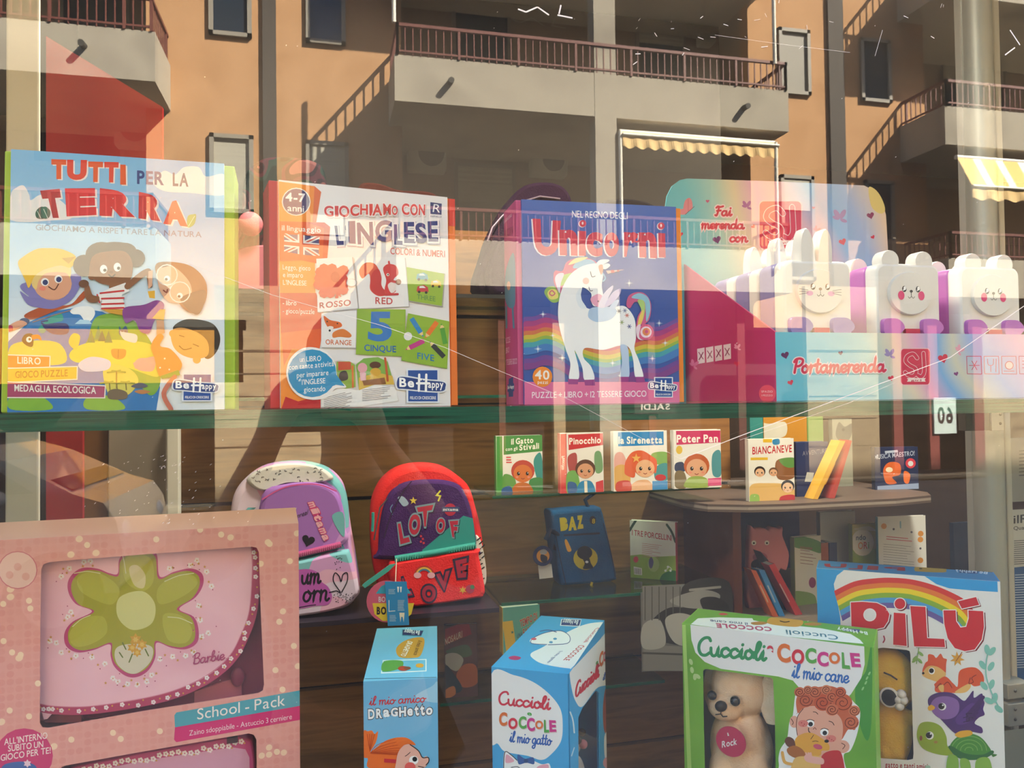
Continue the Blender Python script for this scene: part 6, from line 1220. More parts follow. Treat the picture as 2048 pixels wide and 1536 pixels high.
book('board_book', T7, (1040, 576), (1468, 570), (1038, 94), Z1, .022, 'e8e6e0', 'e8e6e0', 'blue titled board book with a red haired girl, third on the glass wall shelf', sire, 0, None, GB)
def peter(A, f):
    A.p('c22a60', '1534 88 1890 84 1892 180 1538 200'); A.t('Peter Pan', 1540, 180, 1870, 176, 58, 'f2ece8', .03); A.e('d8b43c', 1560, 240, 26, 34); A.p('2a3a5c', '1530 350 1590 340 1606 410 1530 410', 1); A.p('4f8f9a', '1826 280 1890 250 1896 440 1830 440', 1); A.p('7a6a4a', '1530 420 1600 420 1620 540 1530 540', 1)
    kid(A, 1700, 390, 92, 'd8a07c', 'b85a2c'); A.p('8fa848', '1606 540 1630 470 1700 450 1780 470 1790 540', 1); A.p('d0407a', '1790 470 1896 462 1898 524 1790 530')
book('board_book', T7, (1524, 556), (1900, 545), (1512, 84), Z1, .022, 'e2e0dc', 'e2e0dc', 'pink titled board book, fourth and rightmost on the glass wall shelf', peter, 0, None, GB)
def porc(A, f):
    A.p('8fae48', '1150 1090 1250 1080 1350 1100 1540 1090 1540 1400 1150 1400'); A.p('2f6a34', '1400 1290 1440 1230 1540 1220 1540 1400 1380 1400', 1); A.l('2c4a34', '1160 890 1190 840 1210 810', 20); A.l('2c4a34', '1530 980 1500 900 1460 840', 18); A.t('I TRE PORCELLINI', 1180, 925, 1500, 970, 44, 'b02c44', .01)
    A.lines('b8606a', 1260, 990, 1420, 1010, 8, 15, 3, .5); A.p('e4e4e0', '1194 1176 1260 1190 1262 1246 1198 1240'); A.lines('3a3a3a', 1204, 1190, 1204, 1236, 1, 0, 3)
    for k in range(6): A.l('3a3a3a', [1204+k*9, 1190+k, 1205+k*9, 1234+k], 4, 0)
    A.e('a8c070', 1354, 1160, 46, 60); A.p('4a4a7a', '1316 1130 1336 1100 1354 1140 1340 1190 1320 1180', 1); A.e('c84050', 1212, 1120, 20, 26); A.l('e8f0d8', '1460 1200 1480 1180 1500 1200', 6); A.dots('e8f0e0', '1470 1180 1490 1210 1450 1210', 10)
book('picture_book', T7, (1170, 1265), (1536, 1345), (1152, 806), Z2, .022, 'd9dcda', 'b83a44', 'green and white picture book standing right of the blue bag', porc, -38, None, None, side='r')
# ---- bags high up
ZB = Z5
t = thing('backpack', 'dark floral backpack with a pink pompom between the two left game boxes', 'backpack', (onY(560, 588, 1.5).x, 1.55, ZB), 0, 'bags on the slatwall shelves')
FLO = patch('dark_floral_print', ['14211d', '1c302b', '43232c', '231a20', '6a4040'], 16)
mb = MB(); puff(mb, '478 590 480 420 488 350 505 325 540 310 600 312 640 325 652 350 660 420 664 590', (0, 0, 1), 1.48, .14, FLO, .03, zmin=ZB+.0005); mb.build('main_body', t)
mb = MB(); puff(mb, '470 590 470 520 480 495 545 490 560 520 562 590', (0, 0, 1), 1.455, .05, pm('b86a78', .8), .015, zmin=ZB+.0005); mb.build('front_pocket', t, label='dusty pink front pocket')
mb = MB(); mb.ball(onY(501, 448, 1.44), .031, fur('pink_fur', 'd8707c', 'e08a90')); mb.tube([onY(501, 432, 1.45), onY(497, 405, 1.47)], .002, pm('5a2a30', .6), 6); mb.build('pompom', t, label='round pink pompom')
t = thing('backpack', 'dark brown backpack top showing above the orange and white game box', 'backpack', (onY(805, 588, 1.5).x, 1.56, ZB), 0, 'bags on the slatwall shelves')
mb = MB(); puff(mb, '716 590 712 400 716 372 728 362 760 365 800 378 850 380 876 388 892 415 898 590', (0, 0, 1), 1.5, .14, cloth('3a1c18', '4a2520'), .03, zmin=ZB+.0005); mb.build('main_body', t)
t = thing('backpack', 'plum purple backpack behind the unicorn box', 'backpack', (onY(1070, 588, 1.5).x, 1.55, ZB), 0, 'bags on the slatwall shelves')
PLM = cloth('24122a', '2c1832')
mb = MB(); puff(mb, '968 590 972 500 1000 430 1030 385 1060 364 1105 361 1135 375 1150 410 1165 500 1170 590', (0, 0, 1), 1.48, .14, PLM, .035, zmin=ZB+.0005); mb.build('main_body', t)
mb = MB(); mb.tube([onY(x, y, 1.477) for x, y in ((975, 482), (985, 455), (1005, 432), (1040, 405), (1080, 393), (1120, 398))], .003, pm('8a7a8c', .4, .5, .5)); mb.build('zipper', t)
mb = MB(); puff(mb, '985 590 988 500 1030 470 1100 468 1150 490 1156 590', (0, 0, 1), 1.455, .05, PLM, .018, zmin=ZB+.0005); mb.build('front_pocket', t)
t = thing('backpack', 'black backpack mostly hidden behind the right end of the unicorn box', 'backpack', (onY(1250, 588, 1.5).x, 1.55, ZB), 0, 'bags on the slatwall shelves')
mb = MB(); puff(mb, '1206 590 1204 430 1208 405 1225 396 1270 396 1310 408 1330 440 1334 590', (0, 0, 1), 1.5, .14, cloth('1c1a1e', '232126'), .03, zmin=ZB+.0005); mb.build('main_body', t)
# ---- low books and the black and white print
def dino(A, f): A.p('8f2c2c', '690 215 865 150 890 250 690 330'); A.t('NOSAURI', 694, 330, 820, 272, 46, 'd0bfa8', .02); A.p('3a2c24', '690 180 760 140 860 90 870 120 740 190', 1); A.p('4a5a3c', '700 380 780 340 860 330 890 400 800 420', 1); A.p('a09a8c', '700 400 780 390 830 440 780 520 700 470', 1); A.p('a8582c', '780 540 840 470 920 480 935 600 860 640 800 620', 1); A.p('2a3438', '700 480 760 540 820 640 780 680 700 640', 1); A.p('b86a2c', '698 660 760 630 770 690 700 720', 1)
book('picture_book', T10, (700, 718), (935, 640), (690, 185), None, .012, '5a3a30', '4a2a24', 'dark dinosaur picture book leaning behind the narrow blue box', dino, -6, 1.5, None, 0)
def favo(A, f): A.p('d8a83c', '1115 160 1190 150 1215 340 1146 400'); A.p('5f9a94', '1190 150 1290 70 1386 40 1395 210 1215 340'); A.t('TEMPO DI', 1246, 200, 1370, 140, 50, 'a8343c', .02, up=(-4, -50), out='d8c8a0', ow=.03); A.t('UNA', 1222, 280, 1262, 262, 30, '2a4a7a', .02); A.t('FAVOLA', 1268, 270, 1384, 210, 54, 'a8343c', .02, up=(-4, -54), out='d8c8a0', ow=.03); A.star('3a6a5a', 1188, 236, 14)
book('picture_book', T10, (1122, 400), (1392, 400), (1115, 60), None, .03, '5f9a94', 'd8a83c', 'teal picture book with a yellow spine behind the kitten box', favo, 4, 1.52, None, 0)
t = MB(); a, b = onY(1284, 1344, 1.424), onY(1458, 1172, 1.424); t.b2((a.x, 1.424, a.z), (b.x, 1.4265, b.z), pm('5e5c58', .5)); A = artY(t, 1.4236, (0, 0, 1))
A.p('6e6c68', '1285 1172 1370 1168 1370 1250 1285 1255'); A.p('2f2e2c', '1370 1168 1458 1164 1458 1270 1420 1280 1370 1230', 1); A.p('2c2b29', '1300 1250 1340 1215 1400 1225 1450 1250 1430 1290 1330 1285', 1); A.p('85837e', '1340 1200 1400 1180 1440 1190 1420 1215 1370 1215', 1); A.p('706e69', '1286 1290 1458 1296 1458 1342 1286 1342'); A.p('94928c', '1286 1250 1320 1240 1330 1290 1286 1296', 1)
for i in range(6): A.l('4a4844', [1290+i*14, 1174, 1290+i*14, 1240], 2, 0)
A.p('9a9892', '1330 1240 1360 1226 1400 1240 1420 1270 1400 1292 1350 1286', 1); A.l('3c3b38', '1286 1306 1458 1312', 4, 0); A.l('8a8882', '1380 1180 1440 1174', 5, 0); A.p('24231f', '1400 1200 1430 1194 1456 1210 1456 1240 1420 1236', 1)
t.build('photo_print', label='black and white photo print below the glass shelf of the blue bag', cat='picture', org=((a.x+b.x)/2, 1.424, a.z))
# ---- curved bookcase at the right
KY = 1.34; zc = onY(1600, 1022, KY).z; zt = zc+.022
x0, x1 = onY(1452, 1010, KY).x, onY(1905, 1005, KY).x; yb = SY+.3
t = thing('bookcase', 'red brown corner bookcase with a curved grey edged top', 'bookcase', ((x0+x1)/2, 1.6, .02))
LAM = pm('5a4a40', .5)
mb = MB(); ring = [(x0-.05, KY+.16), (x0-.02, KY+.07), (x0+.08, KY+.02), (x0+.2, KY), (x1-.2, KY), (x1-.05, KY+.03), (x1, KY+.1), (x1, yb), (x0-.05, yb)]
for k, (za, zb, m) in enumerate(((zc, zc+.007, LAM), (zc+.0071, zc+.015, pm('9a8c80', .5)), (zc+.0151, zt, LAM))): mb.prism([(x, y, za) for x, y in ring], (0, 0, zb-za), m)
mb.build('top_board', t, label='curved laminated top board')
sx = onY(1472, 1100, KY+.1).x
mb = MB(); mb.b2((sx-.015, KY+.09, .02), (sx+.012, yb, zc-.0005), REDWOOD); mb.build('side_panel', t)
zl = onY(1620, 1226, KY+.12).z
mb = MB(); mb.b2((sx+.0125, KY+.09, zl-.02), (x1-.061, yb-.02, zl), pm('a39684', .6)); mb.build('lower_board', t)
mb = MB(); mb.b2((sx+.0125, yb-.019, .02), (x1-.061, yb, zc-.001), pm('2c3a6a', .7)); mb.build('back_panel', t, label='blue back panel')
def bian(A, f): A.t('BIANCANEVE', 218, 366, 484, 350, 48, 'b8202c', .02); A.p('d8b02c', '290 262 350 262 350 286 290 286'); A.p('2f84b8', '355 270 396 262 400 296 360 300', 1); A.p('d8b02c', '206 388 322 386 322 404 206 406'); A.p('8a5a34', '380 410 490 400 500 520 390 530', 1); A.p('5f8f48', '400 400 500 390 500 450 440 450', 1); A.p('d8b06a', '204 580 300 560 480 580 500 700 206 700', 1); kid(A, 268, 490, 34, 'e0b490', '2a1a14'); kid(A, 360, 490, 28, 'd8a884', '6a4a34'); kid(A, 456, 590, 40, 'e8c4a4', '1c2434'); A.p('b82c34', '410 650 500 640 500 700 410 700', 1); A.p('8fb858', '206 640 260 640 260 700 206 700', 1)
book('picture_book', T8, (200, 702), (505, 695), (195, 265), zt, .02, 'e2e0da', 'd8d4cc', 'white picture book with a red title standing on the curved bookcase top', bian, -4, KY+.08, None)
BKT = 'books on the curved bookcase top'
book('hardback_book', T8, (520, 690), (735, 690), (505, 285), zt, .03, '22305e', '1a2448', 'navy hardback standing right of the white book with the red title', lambda A, f: (A.t('AVVENTURE', 556, 376, 720, 356, 30, '8a8a9c', .0), A.p('c8cac4', '570 550 586 486 634 490 620 552')), -4, KY+.13, BKT)
def leaner(T, q, y, th, col, page, lab, grp, zmin, txt=None):     # thin book seen on its spine, tipped to one side
    a, b, c, d = [onY(T[0]+x*T[2], T[1]+yy*T[2], y) for x, yy in pairs(q)]   # foot left, foot right, head right, head left
    dz = zmin-min(a.z, b.z); s_ = Vector((0, 0, dz+.0004)); a, b, c, d = (p+s_ for p in (a, b, c, d))
    o = (a+b)/2; t = thing('thin_book', lab, 'book', o, 0, grp); mb = MB(); mb.prism([a, b, c, d], (0, .002, 0), col)
    if txt:
        A = artY(mb, y-.0002, T); P = pairs(q); x0, y0 = (P[3][0]*.7+P[0][0]*.3, P[3][1]*.7+P[0][1]*.3); x1, y1 = (P[3][0]*.35+P[0][0]*.65, P[3][1]*.35+P[0][1]*.65); w = P[2][0]-P[3][0]
        A.l(txt, [x0+w*.5, y0, x1+w*.5, y1], w*.22, 0)
    mb.build('spine', t); mb = MB(); e = Vector((0, .042, 0)); u = (b-a).normalized()*.0012
    mb.prism([a+Vector((0, .0021, 0)), a+u+Vector((0, .0021, 0)), d+u+Vector((0, .0021, 0)), d+Vector((0, .0021, 0))], e, col); mb.prism([b-u+Vector((0, .0021, 0)), b+Vector((0, .0021, 0)), c+Vector((0, .0021, 0)), c-u+Vector((0, .0021, 0))], e, col); mb.build('covers', t)
    mb = MB(); v = (d-a).normalized()*.002; mb.prism([a+u*1.1+v+Vector((0, .004, 0)), b-u*1.1+v+Vector((0, .004, 0)), c-u*1.1-v+Vector((0, .004, 0)), d+u*1.1-v+Vector((0, .004, 0))], e*.97, page); mb.build('page_block', t)
leaner(T8, '628 704 660 704 846 312 812 308', KY+.06, 0, pm('d8a63c', .5), 'd9d4c8', 'tipped thin book with a yellow spine on the curved bookcase top', BKT, zt, 'c8923c')
leaner(T8, '744 700 774 700 890 312 868 306', KY+.06, 0, pm('b0443c', .5), 'd9d4c8', 'tipped thin book with a red spine on the curved bookcase top', BKT, zt)
def maes(A, f): A.t('MUSICA MAESTRO!', 1040, 400, 1310, 372, 30, 'a8b4cc', .012); A.p('a8b4cc', '1110 344 1196 336 1200 352 1112 360'); A.e('c23a4a', 1284, 426, 34); A.e('c9ccd4', 1284, 428, 18); A.p('c8602c', '1100 470 1140 420 1210 430 1214 500 1160 520 1190 560 1120 560', 1); A.e('e0d0b8', 1140, 470, 24, 18); A.p('d86a2c', '1240 480 1280 500 1270 560 1240 550', 1); A.p('8a9cc0', '1060 580 1340 560 1340 650 1060 640')
book('picture_book', T8, (1050, 640), (1340, 646), (1060, 320), zt, .02, '1f2a4e', '1a2444', 'dark blue picture book with a fox, rightmost on the bookcase top', maes, -8, KY+.2, None)
for q, c, lab, fn in (((215, 690, 300, 690, 100), '2f7f7c', 'teal book back standing behind the white book with the red title', None), ((306, 690, 596, 690, 95), 'b8802c', 'ochre book back standing behind the navy hardback', lambda A, f: A.p('c9c4b8', '215 250 240 150 330 160 440 150 440 240 330 262', 1)),
          ((600, 690, 706, 690, 100), '6a8a48', 'green book back standing between the ochre and grey book backs', None), ((770, 690, 900, 690, 130), '8a8c80', 'grey book with a wolf drawing behind the tipped thin books', lambda A, f: (A.p('5a5c58', '780 240 800 150 840 180 890 160 880 250 830 290', 1), A.e('3a3a3a', 830, 200, 10)))):
    book('tall_book', T8, (q[0], q[1]), (q[2], q[3]), (q[0], q[4]), zt, .02, c, c, lab, fn, 0, KY+.32, 'tall books at the back of the bookcase top')
# inside the bookcase
IN = 'books inside the curved bookcase'; iy = KY+.16
PIGM = pm('c87a86', .5); t = thing('pig_book', 'pink pig shaped book standing inside the curved bookcase', 'book', (onY(1540, 1200, iy).x, iy+.05, zl), 0)
mb = MB(); puff(mb, '202 1500 204 900 230 866 300 864 330 880 350 856 400 866 426 856 424 910 450 980 470 1050 450 1150 400 1160 400 1500', T8, iy+.05, .03, PIGM, .006, k=3, zmin=zl+.0005); A = artY(mb, iy+.0496, T8)
for x in (228, 316): A.e('e8e0dc', x, 962, 16); A.e('1c1818', x, 964, 7)
A.e('a85a6a', 270, 1060, 50, 34); A.p('2a2224', '215 1090 280 1070 290 1130 220 1150', 1); mb.build('shaped_cover', t)
for q, m, lab, tx in (('356 1470 394 1470 244 1160 210 1156', pm('d8683a', .5), 'tipped thin book with an orange spine, leftmost inside the bookcase', 'e0b890'), ('400 1470 438 1470 300 1160 262 1158', pm('3a90d4', .5), 'tipped thin book with a blue spine inside the bookcase', 'b8d0e4'), ('510 1476 556 1470 368 1128 330 1140', pm('d03a40', .5), 'tipped thin book with a red spine inside the bookcase', 'd8a0a0'), ('440 1480 505 1480 325 1140 276 1086', pm('2a2426', .5), 'tipped thin black book between the blue and red spines', None)):
    leaner(T8, q, KY+(.157 if 'black' in lab else .11), 0, m, 'c9c4b8', lab, IN, zl, tx)
def forest(A, f): A.p('5f8f4a', '480 930 560 920 680 960 680 1030 600 1010 500 990', 1); A.lines('8a6a74', 540, 1010, 650, 1024, 5, 22, 4, .5); A.p('7a9a5a', '490 1300 560 1290 640 1320 640 1420 510 1420', 1); A.e('8a3a6a', 622, 1230, 24, 36); A.t('LE STAGIONI', 540, 1000, 620, 1008, 14, 'b04a5a', .01)
book('picture_book', T8, (512, 1440), (690, 1440), (480, 930), zl, .02, 'cfd0c8', '7a8a5a', 'white and green picture book beside the pig book in the bookcase', forest, 6, iy+.04, None)
for x, c, lab in ((690, 'a8582c', 'upright brown book behind the white folder'), (748, '2a3a68', 'upright navy book behind the white folder')): book('upright_book', T8, (x, 1440), (x+50, 1440), (x-20, 965), zl, .1, c, c, lab, None, 0, iy+.1, None)
book('folder', T8, (690, 1440), (925, 1440), (608, 762), zl, .02, 'b4b4b4', 'a0a0a0', 'plain light grey folder standing upright inside the bookcase', None, 0, iy+.16, None, cat='folder')
def ori(A, f): A.p('8fa848', '890 1000 1075 1000 1080 1440 890 1440'); A.e('e4e0d8', 960, 960, 76, 90); A.t('ndo', 916, 944, 982, 940, 34, '3a4a6a', .02); A.t('ORi', 930, 1004, 1004, 1000, 44, ['d8843c', 'c8343c', '5fa048'], .02); A.p('c9c2a8', '900 870 1000 850 1050 880 1000 880', 1)
book('picture_book', T8, (905, 1440), (1080, 1440), (885, 840), zl, .02, 'b8b070', '8a9a4a', 'lime green picture book with a white bubble in the bookcase', ori, 0, iy+.1, None)
def page(A, f): A.lines('b04a5a', 1120, 920, 1300, 936, 2, 16, 5, .2); A.lines('8a8c92', 1100, 970, 1310, 990, 12, 17, 3, .3); A.dots('c8862c', '1104 850 1352 900 1350 940 1350 1080', 20); A.dots('4a4a5a', '1170 870 1290 890 1350 1000', 8); A.l('7aa0b4', '1215 820 1216 860', 10, 0)
book('picture_book', T8, (1078, 1440), (1400, 1440), (1046, 790), zl, .012, 'd0d2d2', '3a8a9c', 'white page covered book at the right inside the bookcase', page, -6, iy+.04, None)
# dark brown panel for the back of the shop, beyond the bookcase
mb = MB(); a, b = onY(1450, 700, 2.3).x, onY(2300, 700, 2.3).x
mb.b2((a, 2.3, .02), (b, 2.36, 2.3), noise_mat('dark_brown_board', ['30241c', '3c2d23'], scale=(1, 1, 6), nscale=3, rough=.6)); mb.build('trim_10', kind='structure')
mb = MB(); a, b = onY(1908, 1100, 1.9), onY(1950, 1100, 1.9); mb.b2((a.x, 1.9, .02), (b.x, 1.92, onY(1930, 1045, 1.9).z), pm('1c2638', .6)); mb.build('navy_board', label='narrow navy board standing by the grey partition strip', cat='board', org=((a.x+b.x)/2, 1.91, .02))
# ================================================================== the street the window looks at
TAN = noise_mat('orange_stucco', ['a97f58', 'bb9068', 'b0865f'], nscale=.9, rough=.95, spec=.1, detail=8, bump=.25, bscale=9)
GREYC = noise_mat('grey_render', ['8d8476', 'a59b8a', '978d7e'], nscale=.8, rough=.95, spec=.1, detail=8, bump=.2, bscale=7)
STONE = noise_mat('travertine', ['86735a', '9e8a6c', '927e62'], scale=(1, 1, 4), nscale=1.5, rough=.8, detail=6)
RAILM = pm('6a3a30', .5, .4); FRAMEM = pm('8d8578', .5); DGL = pm('26303c', .08, .6); SHUT = noise_mat('roller_shutter', ['9a9484', 'b5af9e'], scale=(.01, .01, 9), nscale=2.2, rough=.6)
WY, BY = 13.0, 11.8
wall('road', (-40, -40, -.3), (50, -.05, 0), noise_mat('asphalt', ['525150', '62605d'], nscale=2, rough=.95, spec=.1))
mb = MB(); mb.b2((-40, -1.7, 0), (50, -.05, .12), pm('a09a90', .9)); mb.build('pavement', kind='structure')
bld = thing('apartment_building', 'orange apartment block with grey balconies mirrored in the window glass', 'building', (4, -WY, 0))
ZF0, ZF1 = onY(905, 570, BY).z, onY(905, 478, BY).z
ZG0, ZG1 = onY(790, 201, BY).z, onY(788, 106, BY).z; PIT = ZG0-ZF0
def rail(mb, x0, x1, z, ends, h=.52):
    yf = -BY
    for a, b in (((x0, yf), (x1, yf)),)+tuple(((e, yf), (e, -WY)) for e in ends):
        L = math.hypot(b[0]-a[0], b[1]-a[1]); n = max(2, int(L/.125))
        mb.b2((min(a[0], b[0])-.025, min(a[1], b[1])-.025, z+h-.05), (max(a[0], b[0])+.025, max(a[1], b[1])+.025, z+h), RAILM)
        mb.b2((min(a[0], b[0])-.015, min(a[1], b[1])-.015, z+.05), (max(a[0], b[0])+.015, max(a[1], b[1])+.015, z+.08), RAILM)
        for i in range(n+1):
            q = i/n; x, y = a[0]+(b[0]-a[0])*q, a[1]+(b[1]-a[1])*q; w = .02 if i % 8 == 0 else .009
            mb.b2((x-w, y-w, z), (x+w, y+w, z+h-.03), RAILM)
def balcony(x0, x1, z0, z1, ends):
    mb = MB()
    mb.b2((x0, -BY-.16, z0), (x1, -BY, z1), GREYC)
    mb.b2((x0+.01, -WY, z0+.02), (x1-.01, -BY-.16, z0+.24), GREYC)
    for e in ends: mb.b2((e-.08 if e > x0+.1 else e, -WY, z0), (e if e > x0+.1 else e+.08, -BY-.15, z1), GREYC)
    b = mb.build('balcony', bld)
    mb = MB(); rail(mb, x0+.05, x1-.05, z1, [e+(.05 if e == x0 else -.05) for e in ends]); mb.build('railing', b)
    return b
CX0, CX1 = onY(789, 150, BY).x, onY(1577, 220, BY).x
LX1 = onY(310, 100, BY).x; RX0 = onY(1890, 250, BY).x
for k in range(4):
    z0, z1 = ZF0+PIT*k, ZF1+PIT*k
    balcony(CX0, CX1, z0, z1, (CX0, CX1)); balcony(LX1-7.5, LX1, z0, z1, (LX1,)); balcony(RX0, RX0+7, z0, z1, (RX0,))
mb = MB(); a, b = onY(1191, 300, BY), onY(1234, 300, BY); mb.b2((a.x, -BY-.3, 0), (b.x, -BY+.004, 14.9), GREYC); mb.build('pillar', bld)
W0 = pm('9a8673', .95)
cx0, cx1, lx, rx = onY(803, 150, WY).x, onY(1497, 150, WY).x, onY(292, 100, WY).x, onY(1850, 250, WY).x
mb = MB()
for a, b in ((lx, cx0), (cx1, rx)): mb.b2((a, -WY-.3, 3.0), (b, -WY, 15.0), TAN)
mb.b2((-24, -WY-7, 3.0), (34, -WY-1.61, 15.0), W0)
for x in (lx, cx0-.3, cx1, rx-.3): mb.b2((x, -WY-1.6, 3.0), (x+.3, -WY-.301, 15.0), W0)
for k in range(4): mb.b2((-24, -WY-1.6, ZF0+PIT*k+.02), (34, -WY-.01, ZF0+PIT*k+.24), GREYC)
mb.build('wall', bld)
def window(x0, y0, x1, y1, glass=DGL, shutter=0, Y=WY, name='window', d=.06):
    a = onY(x0, y1, Y); b = onY(x1, y0, Y); mb = MB(); w = .07
    for p, q in (((a.x, a.z), (b.x, a.z+w)), ((a.x, b.z-w), (b.x, b.z)), ((a.x, a.z), (a.x+w, b.z)), ((b.x-w, a.z), (b.x, b.z))):
        mb.b2((p[0], -Y-.02, p[1]), (q[0], -Y+d, q[1]), FRAMEM)
    f = mb.build(name, bld); mb = MB(); mb.b2((a.x+w, -Y-.02, a.z+w), (b.x-w, -Y+.012, b.z-w), glass); mb.build('pane', f)
    if shutter:
        zz = b.z-w-(b.z-a.z)*shutter; mb = MB(); mb.b2((a.x+w, -Y, zz), (b.x-w, -Y+.035, b.z-w), SHUT); mb.build('shutter', f)
    return f
for q in ((418, -70, 503, 70, DGL, 0), (612, -70, 690, 86, pm('4a5a70', .1, .6), 0), (420, 273, 507, 425, SHUT, .0), (613, 287, 697, 480, DGL, .9), (1557, 63, 1617, 187, pm('8d8678', .4), 0),
          (1721, 83, 1778, 203, DGL, 0), (1563, 354, 1625, 560, DGL, .3), (1731, 364, 1785, 560, DGL, 0), ):
    window(*q)
for q in ((905, 8, 1020, 150, DGL, 0), (1272, 55, 1370, 180, DGL, .25), (910, 333, 1030, 500, SHUT, .4), (120, -60, 260, 60, DGL, 0), (60, 180, 250, 330, DGL, 0), (1885, 130, 2010, 260, DGL, .3)):
    window(*q, Y=WY+1.6)
for x0, x1 in ((526, 553), (1656, 1686)):
    a, b = onY(x0, 200, WY), onY(x1, 200, WY); mb = MB(); mb.b2((a.x, -WY-.01, 0), (b.x, -WY+.06, 14.9), pm('4c443c', .8)); mb.build('expansion_joint', bld, label='dark vertical joint strip with downpipe')
for x, y0, y1, Y in ((1546, -40, 128, BY-.05), (1551, 285, 540, BY-.05), (1240, 262, 480, BY-.03), (787, -40, 45, BY)):
    a, b = onY(x, y0, Y), onY(x, y1, Y); mb = MB(); mb.tube([(a.x, -Y, a.z), (a.x, -Y, b.z)], .035, pm('d8d0c0', .5)); mb.build('downpipe', bld)
AY_ = WY+1.6
for x0, y0, x1, y1 in ((815, 280, 890, 343), (1060, 298, 1130, 352), (1398, 35, 1474, 90), (232, 232, 300, 295)):
    a, b = onY(x0, y1, AY_-.15), onY(x1, y0, AY_-.15); mb = MB(); mb.b2((a.x, -AY_, a.z), (b.x, -AY_+.32, b.z), pm('b8b2a4', .5)); u = mb.build('air_conditioner', bld, bevel=.03)
    c = Vector(((a.x*.4+b.x*.6), -AY_+.322, (a.z+b.z)/2)); mb = MB(); rr = abs(b.z-a.z)*.38
    mb.tube([c, c+Vector((0, .006, 0))], rr, pm('6d6a62', .5), 20); mb.build('fan_grille', u)
for x, y in ((168, 92), (900, 165), (1487, 216)):
    p = onY(x, y, BY); mb = MB(); mb.tube([(p.x, -BY-.02, p.z), (p.x, -BY+.16, p.z-.02)], .05, pm('4a463f', .6), 10); mb.build('drain_spout', bld)
# awnings
def awning(name, x0, x1, ztop, zbot, out, stripes, lab, valance):
    t = bpy.data.objects.new(name, None); COL.objects.link(t); t.parent = bld; t['label'] = lab; y0 = -BY-.05; n = 28; mb = MB(); A_ = pm('d9ad63', .8); B_ = pm('d8d3c4', .8)
    for i in range(n):
        a = x0+(x1-x0)*i/n; b = x0+(x1-x0)*(i+1)/n; m = (B_ if i % 3 == 2 else A_) if stripes else pm('d8b57c', .85)
        mb.add([(a, y0, ztop), (b, y0, ztop), (b, y0+out, zbot), (a, y0+out, zbot), (a, y0, ztop-.012), (b, y0, ztop-.012), (b, y0+out, zbot-.012), (a, y0+out, zbot-.012)], [(0, 1, 2, 3), (7, 6, 5, 4), (0, 4, 5, 1), (3, 2, 6, 7), (0, 3, 7, 4), (1, 5, 6, 2)], m)
    mb.build('canopy', t); mb = MB(); N = 90; vs = []; sc_ = pm('d8b57c', .85)
    for j in (0, 1):
        for i in range(N+1):
            x = x0+(x1-x0)*i/N; vs.append((x, y0+out-.006-.012*j, zbot)); vs.append((x, y0+out-.006-.012*j+.02*math.sin(i*.9), zbot-valance*(.8+.2*abs(math.sin(i*math.pi/7)))))
    fs = []
    for i in range(N):
        k = 2*i; o = 2*(N+1); fs += [(k, k+1, k+3, k+2), (o+k, o+k+2, o+k+3, o+k+1), (k+1, o+k+1, o+k+3, k+3), (k, k+2, o+k+2, o+k)]
    mb.add(vs, fs, sc_); mb.build('valance', t)
    mb = MB(); mb.tube([(x0, y0+out, zbot), (x1, y0+out, zbot)], .03, pm('ded8ca', .5)); mb.build('front_bar', t)
    mb = MB(); mb.tube([(x0, y0-.03, ztop), (x1, y0-.03, ztop)], .05, pm('ded8ca', .5)); mb.build('roller', t)
p = onY(1242, 263, BY); q = onY(1553, 285, BY); awning('awning', p.x, q.x, p.z+.02, p.z-.07, .12, 0, 'plain cream awning rolled up below the middle balcony', .24)
p = onY(1918, 312, BY); q = onY(1918, 380, BY); awning('awning', p.x, p.x+5, p.z, q.z, .35, 1, 'yellow and white striped awning below the right balcony', .27)
# ground floor
mb = MB(); GY = 12.2
def gb(x0, y0, x1, y1, m, Y=GY, d=.12, name=None, lab=None):
    a, b = onY(x0, y1, Y), onY(x1, y0, Y); k = MB(); k.b2((a.x, -Y-d, max(0, a.z)), (b.x, -Y, b.z), m); return k.build(name or 'stone_pier', bld, label=lab)
mb.b2((-24, -WY-6, 0), (34, -WY-.5, 2.99), pm('231a15', .6)); mb.build('shopfront', bld, label='dark recessed shopfronts of the ground floor')
gb(430, 575, 700, 1010, STONE); gb(-1500, 575, -60, 1010, STONE); gb(1110, 590, 1182, 1010, STONE); gb(1620, 575, 1752, 1010, STONE); gb(1965, 575, 2700, 1010, STONE)
for y in (700, 745, 790, 835, 890): gb(429, y, 701, y+4, pm('5a4a38', .8), GY-.005); gb(1619, y, 1753, y+4, pm('5a4a38', .8), GY-.005)
gb(-45, 655, 486, 768, noise_mat('yellow_shutter', ['a8721f', 'b57f2a'], scale=(.02, .02, 8), nscale=2, rough=.6), name='roller_shutter', lab='bright yellow roller shutter')
gb(-60, 640, 492, 656, pm('3a3a34', .6), name='shutter_frame')
for x in (1790, 1862, 1952): gb(x, 600, x+10, 940, pm('7a3a34', .5), GY-.02, .06, 'door_frame')
for x in (1000, 1300, 1480): gb(x, 600, x+8, 940, pm('5a3028', .5), GY-.02, .06, 'door_frame')
a, b = onY(430, 1012, 11.9), onY(1960, 945, 11.9)
lw = MB(); lw.b2((a.x-12, -12.0, 0), (b.x, -11.75, b.z-.05), STONE); lw.b2((a.x-12, -12.05, b.z-.05), (b.x+.05, -11.7, b.z), pm('a89878', .8)); lw.build('low_stone_wall', label='low stone wall with a pale coping along the far pavement', cat='wall', org=((a.x+b.x)/2, -11.9, 0))
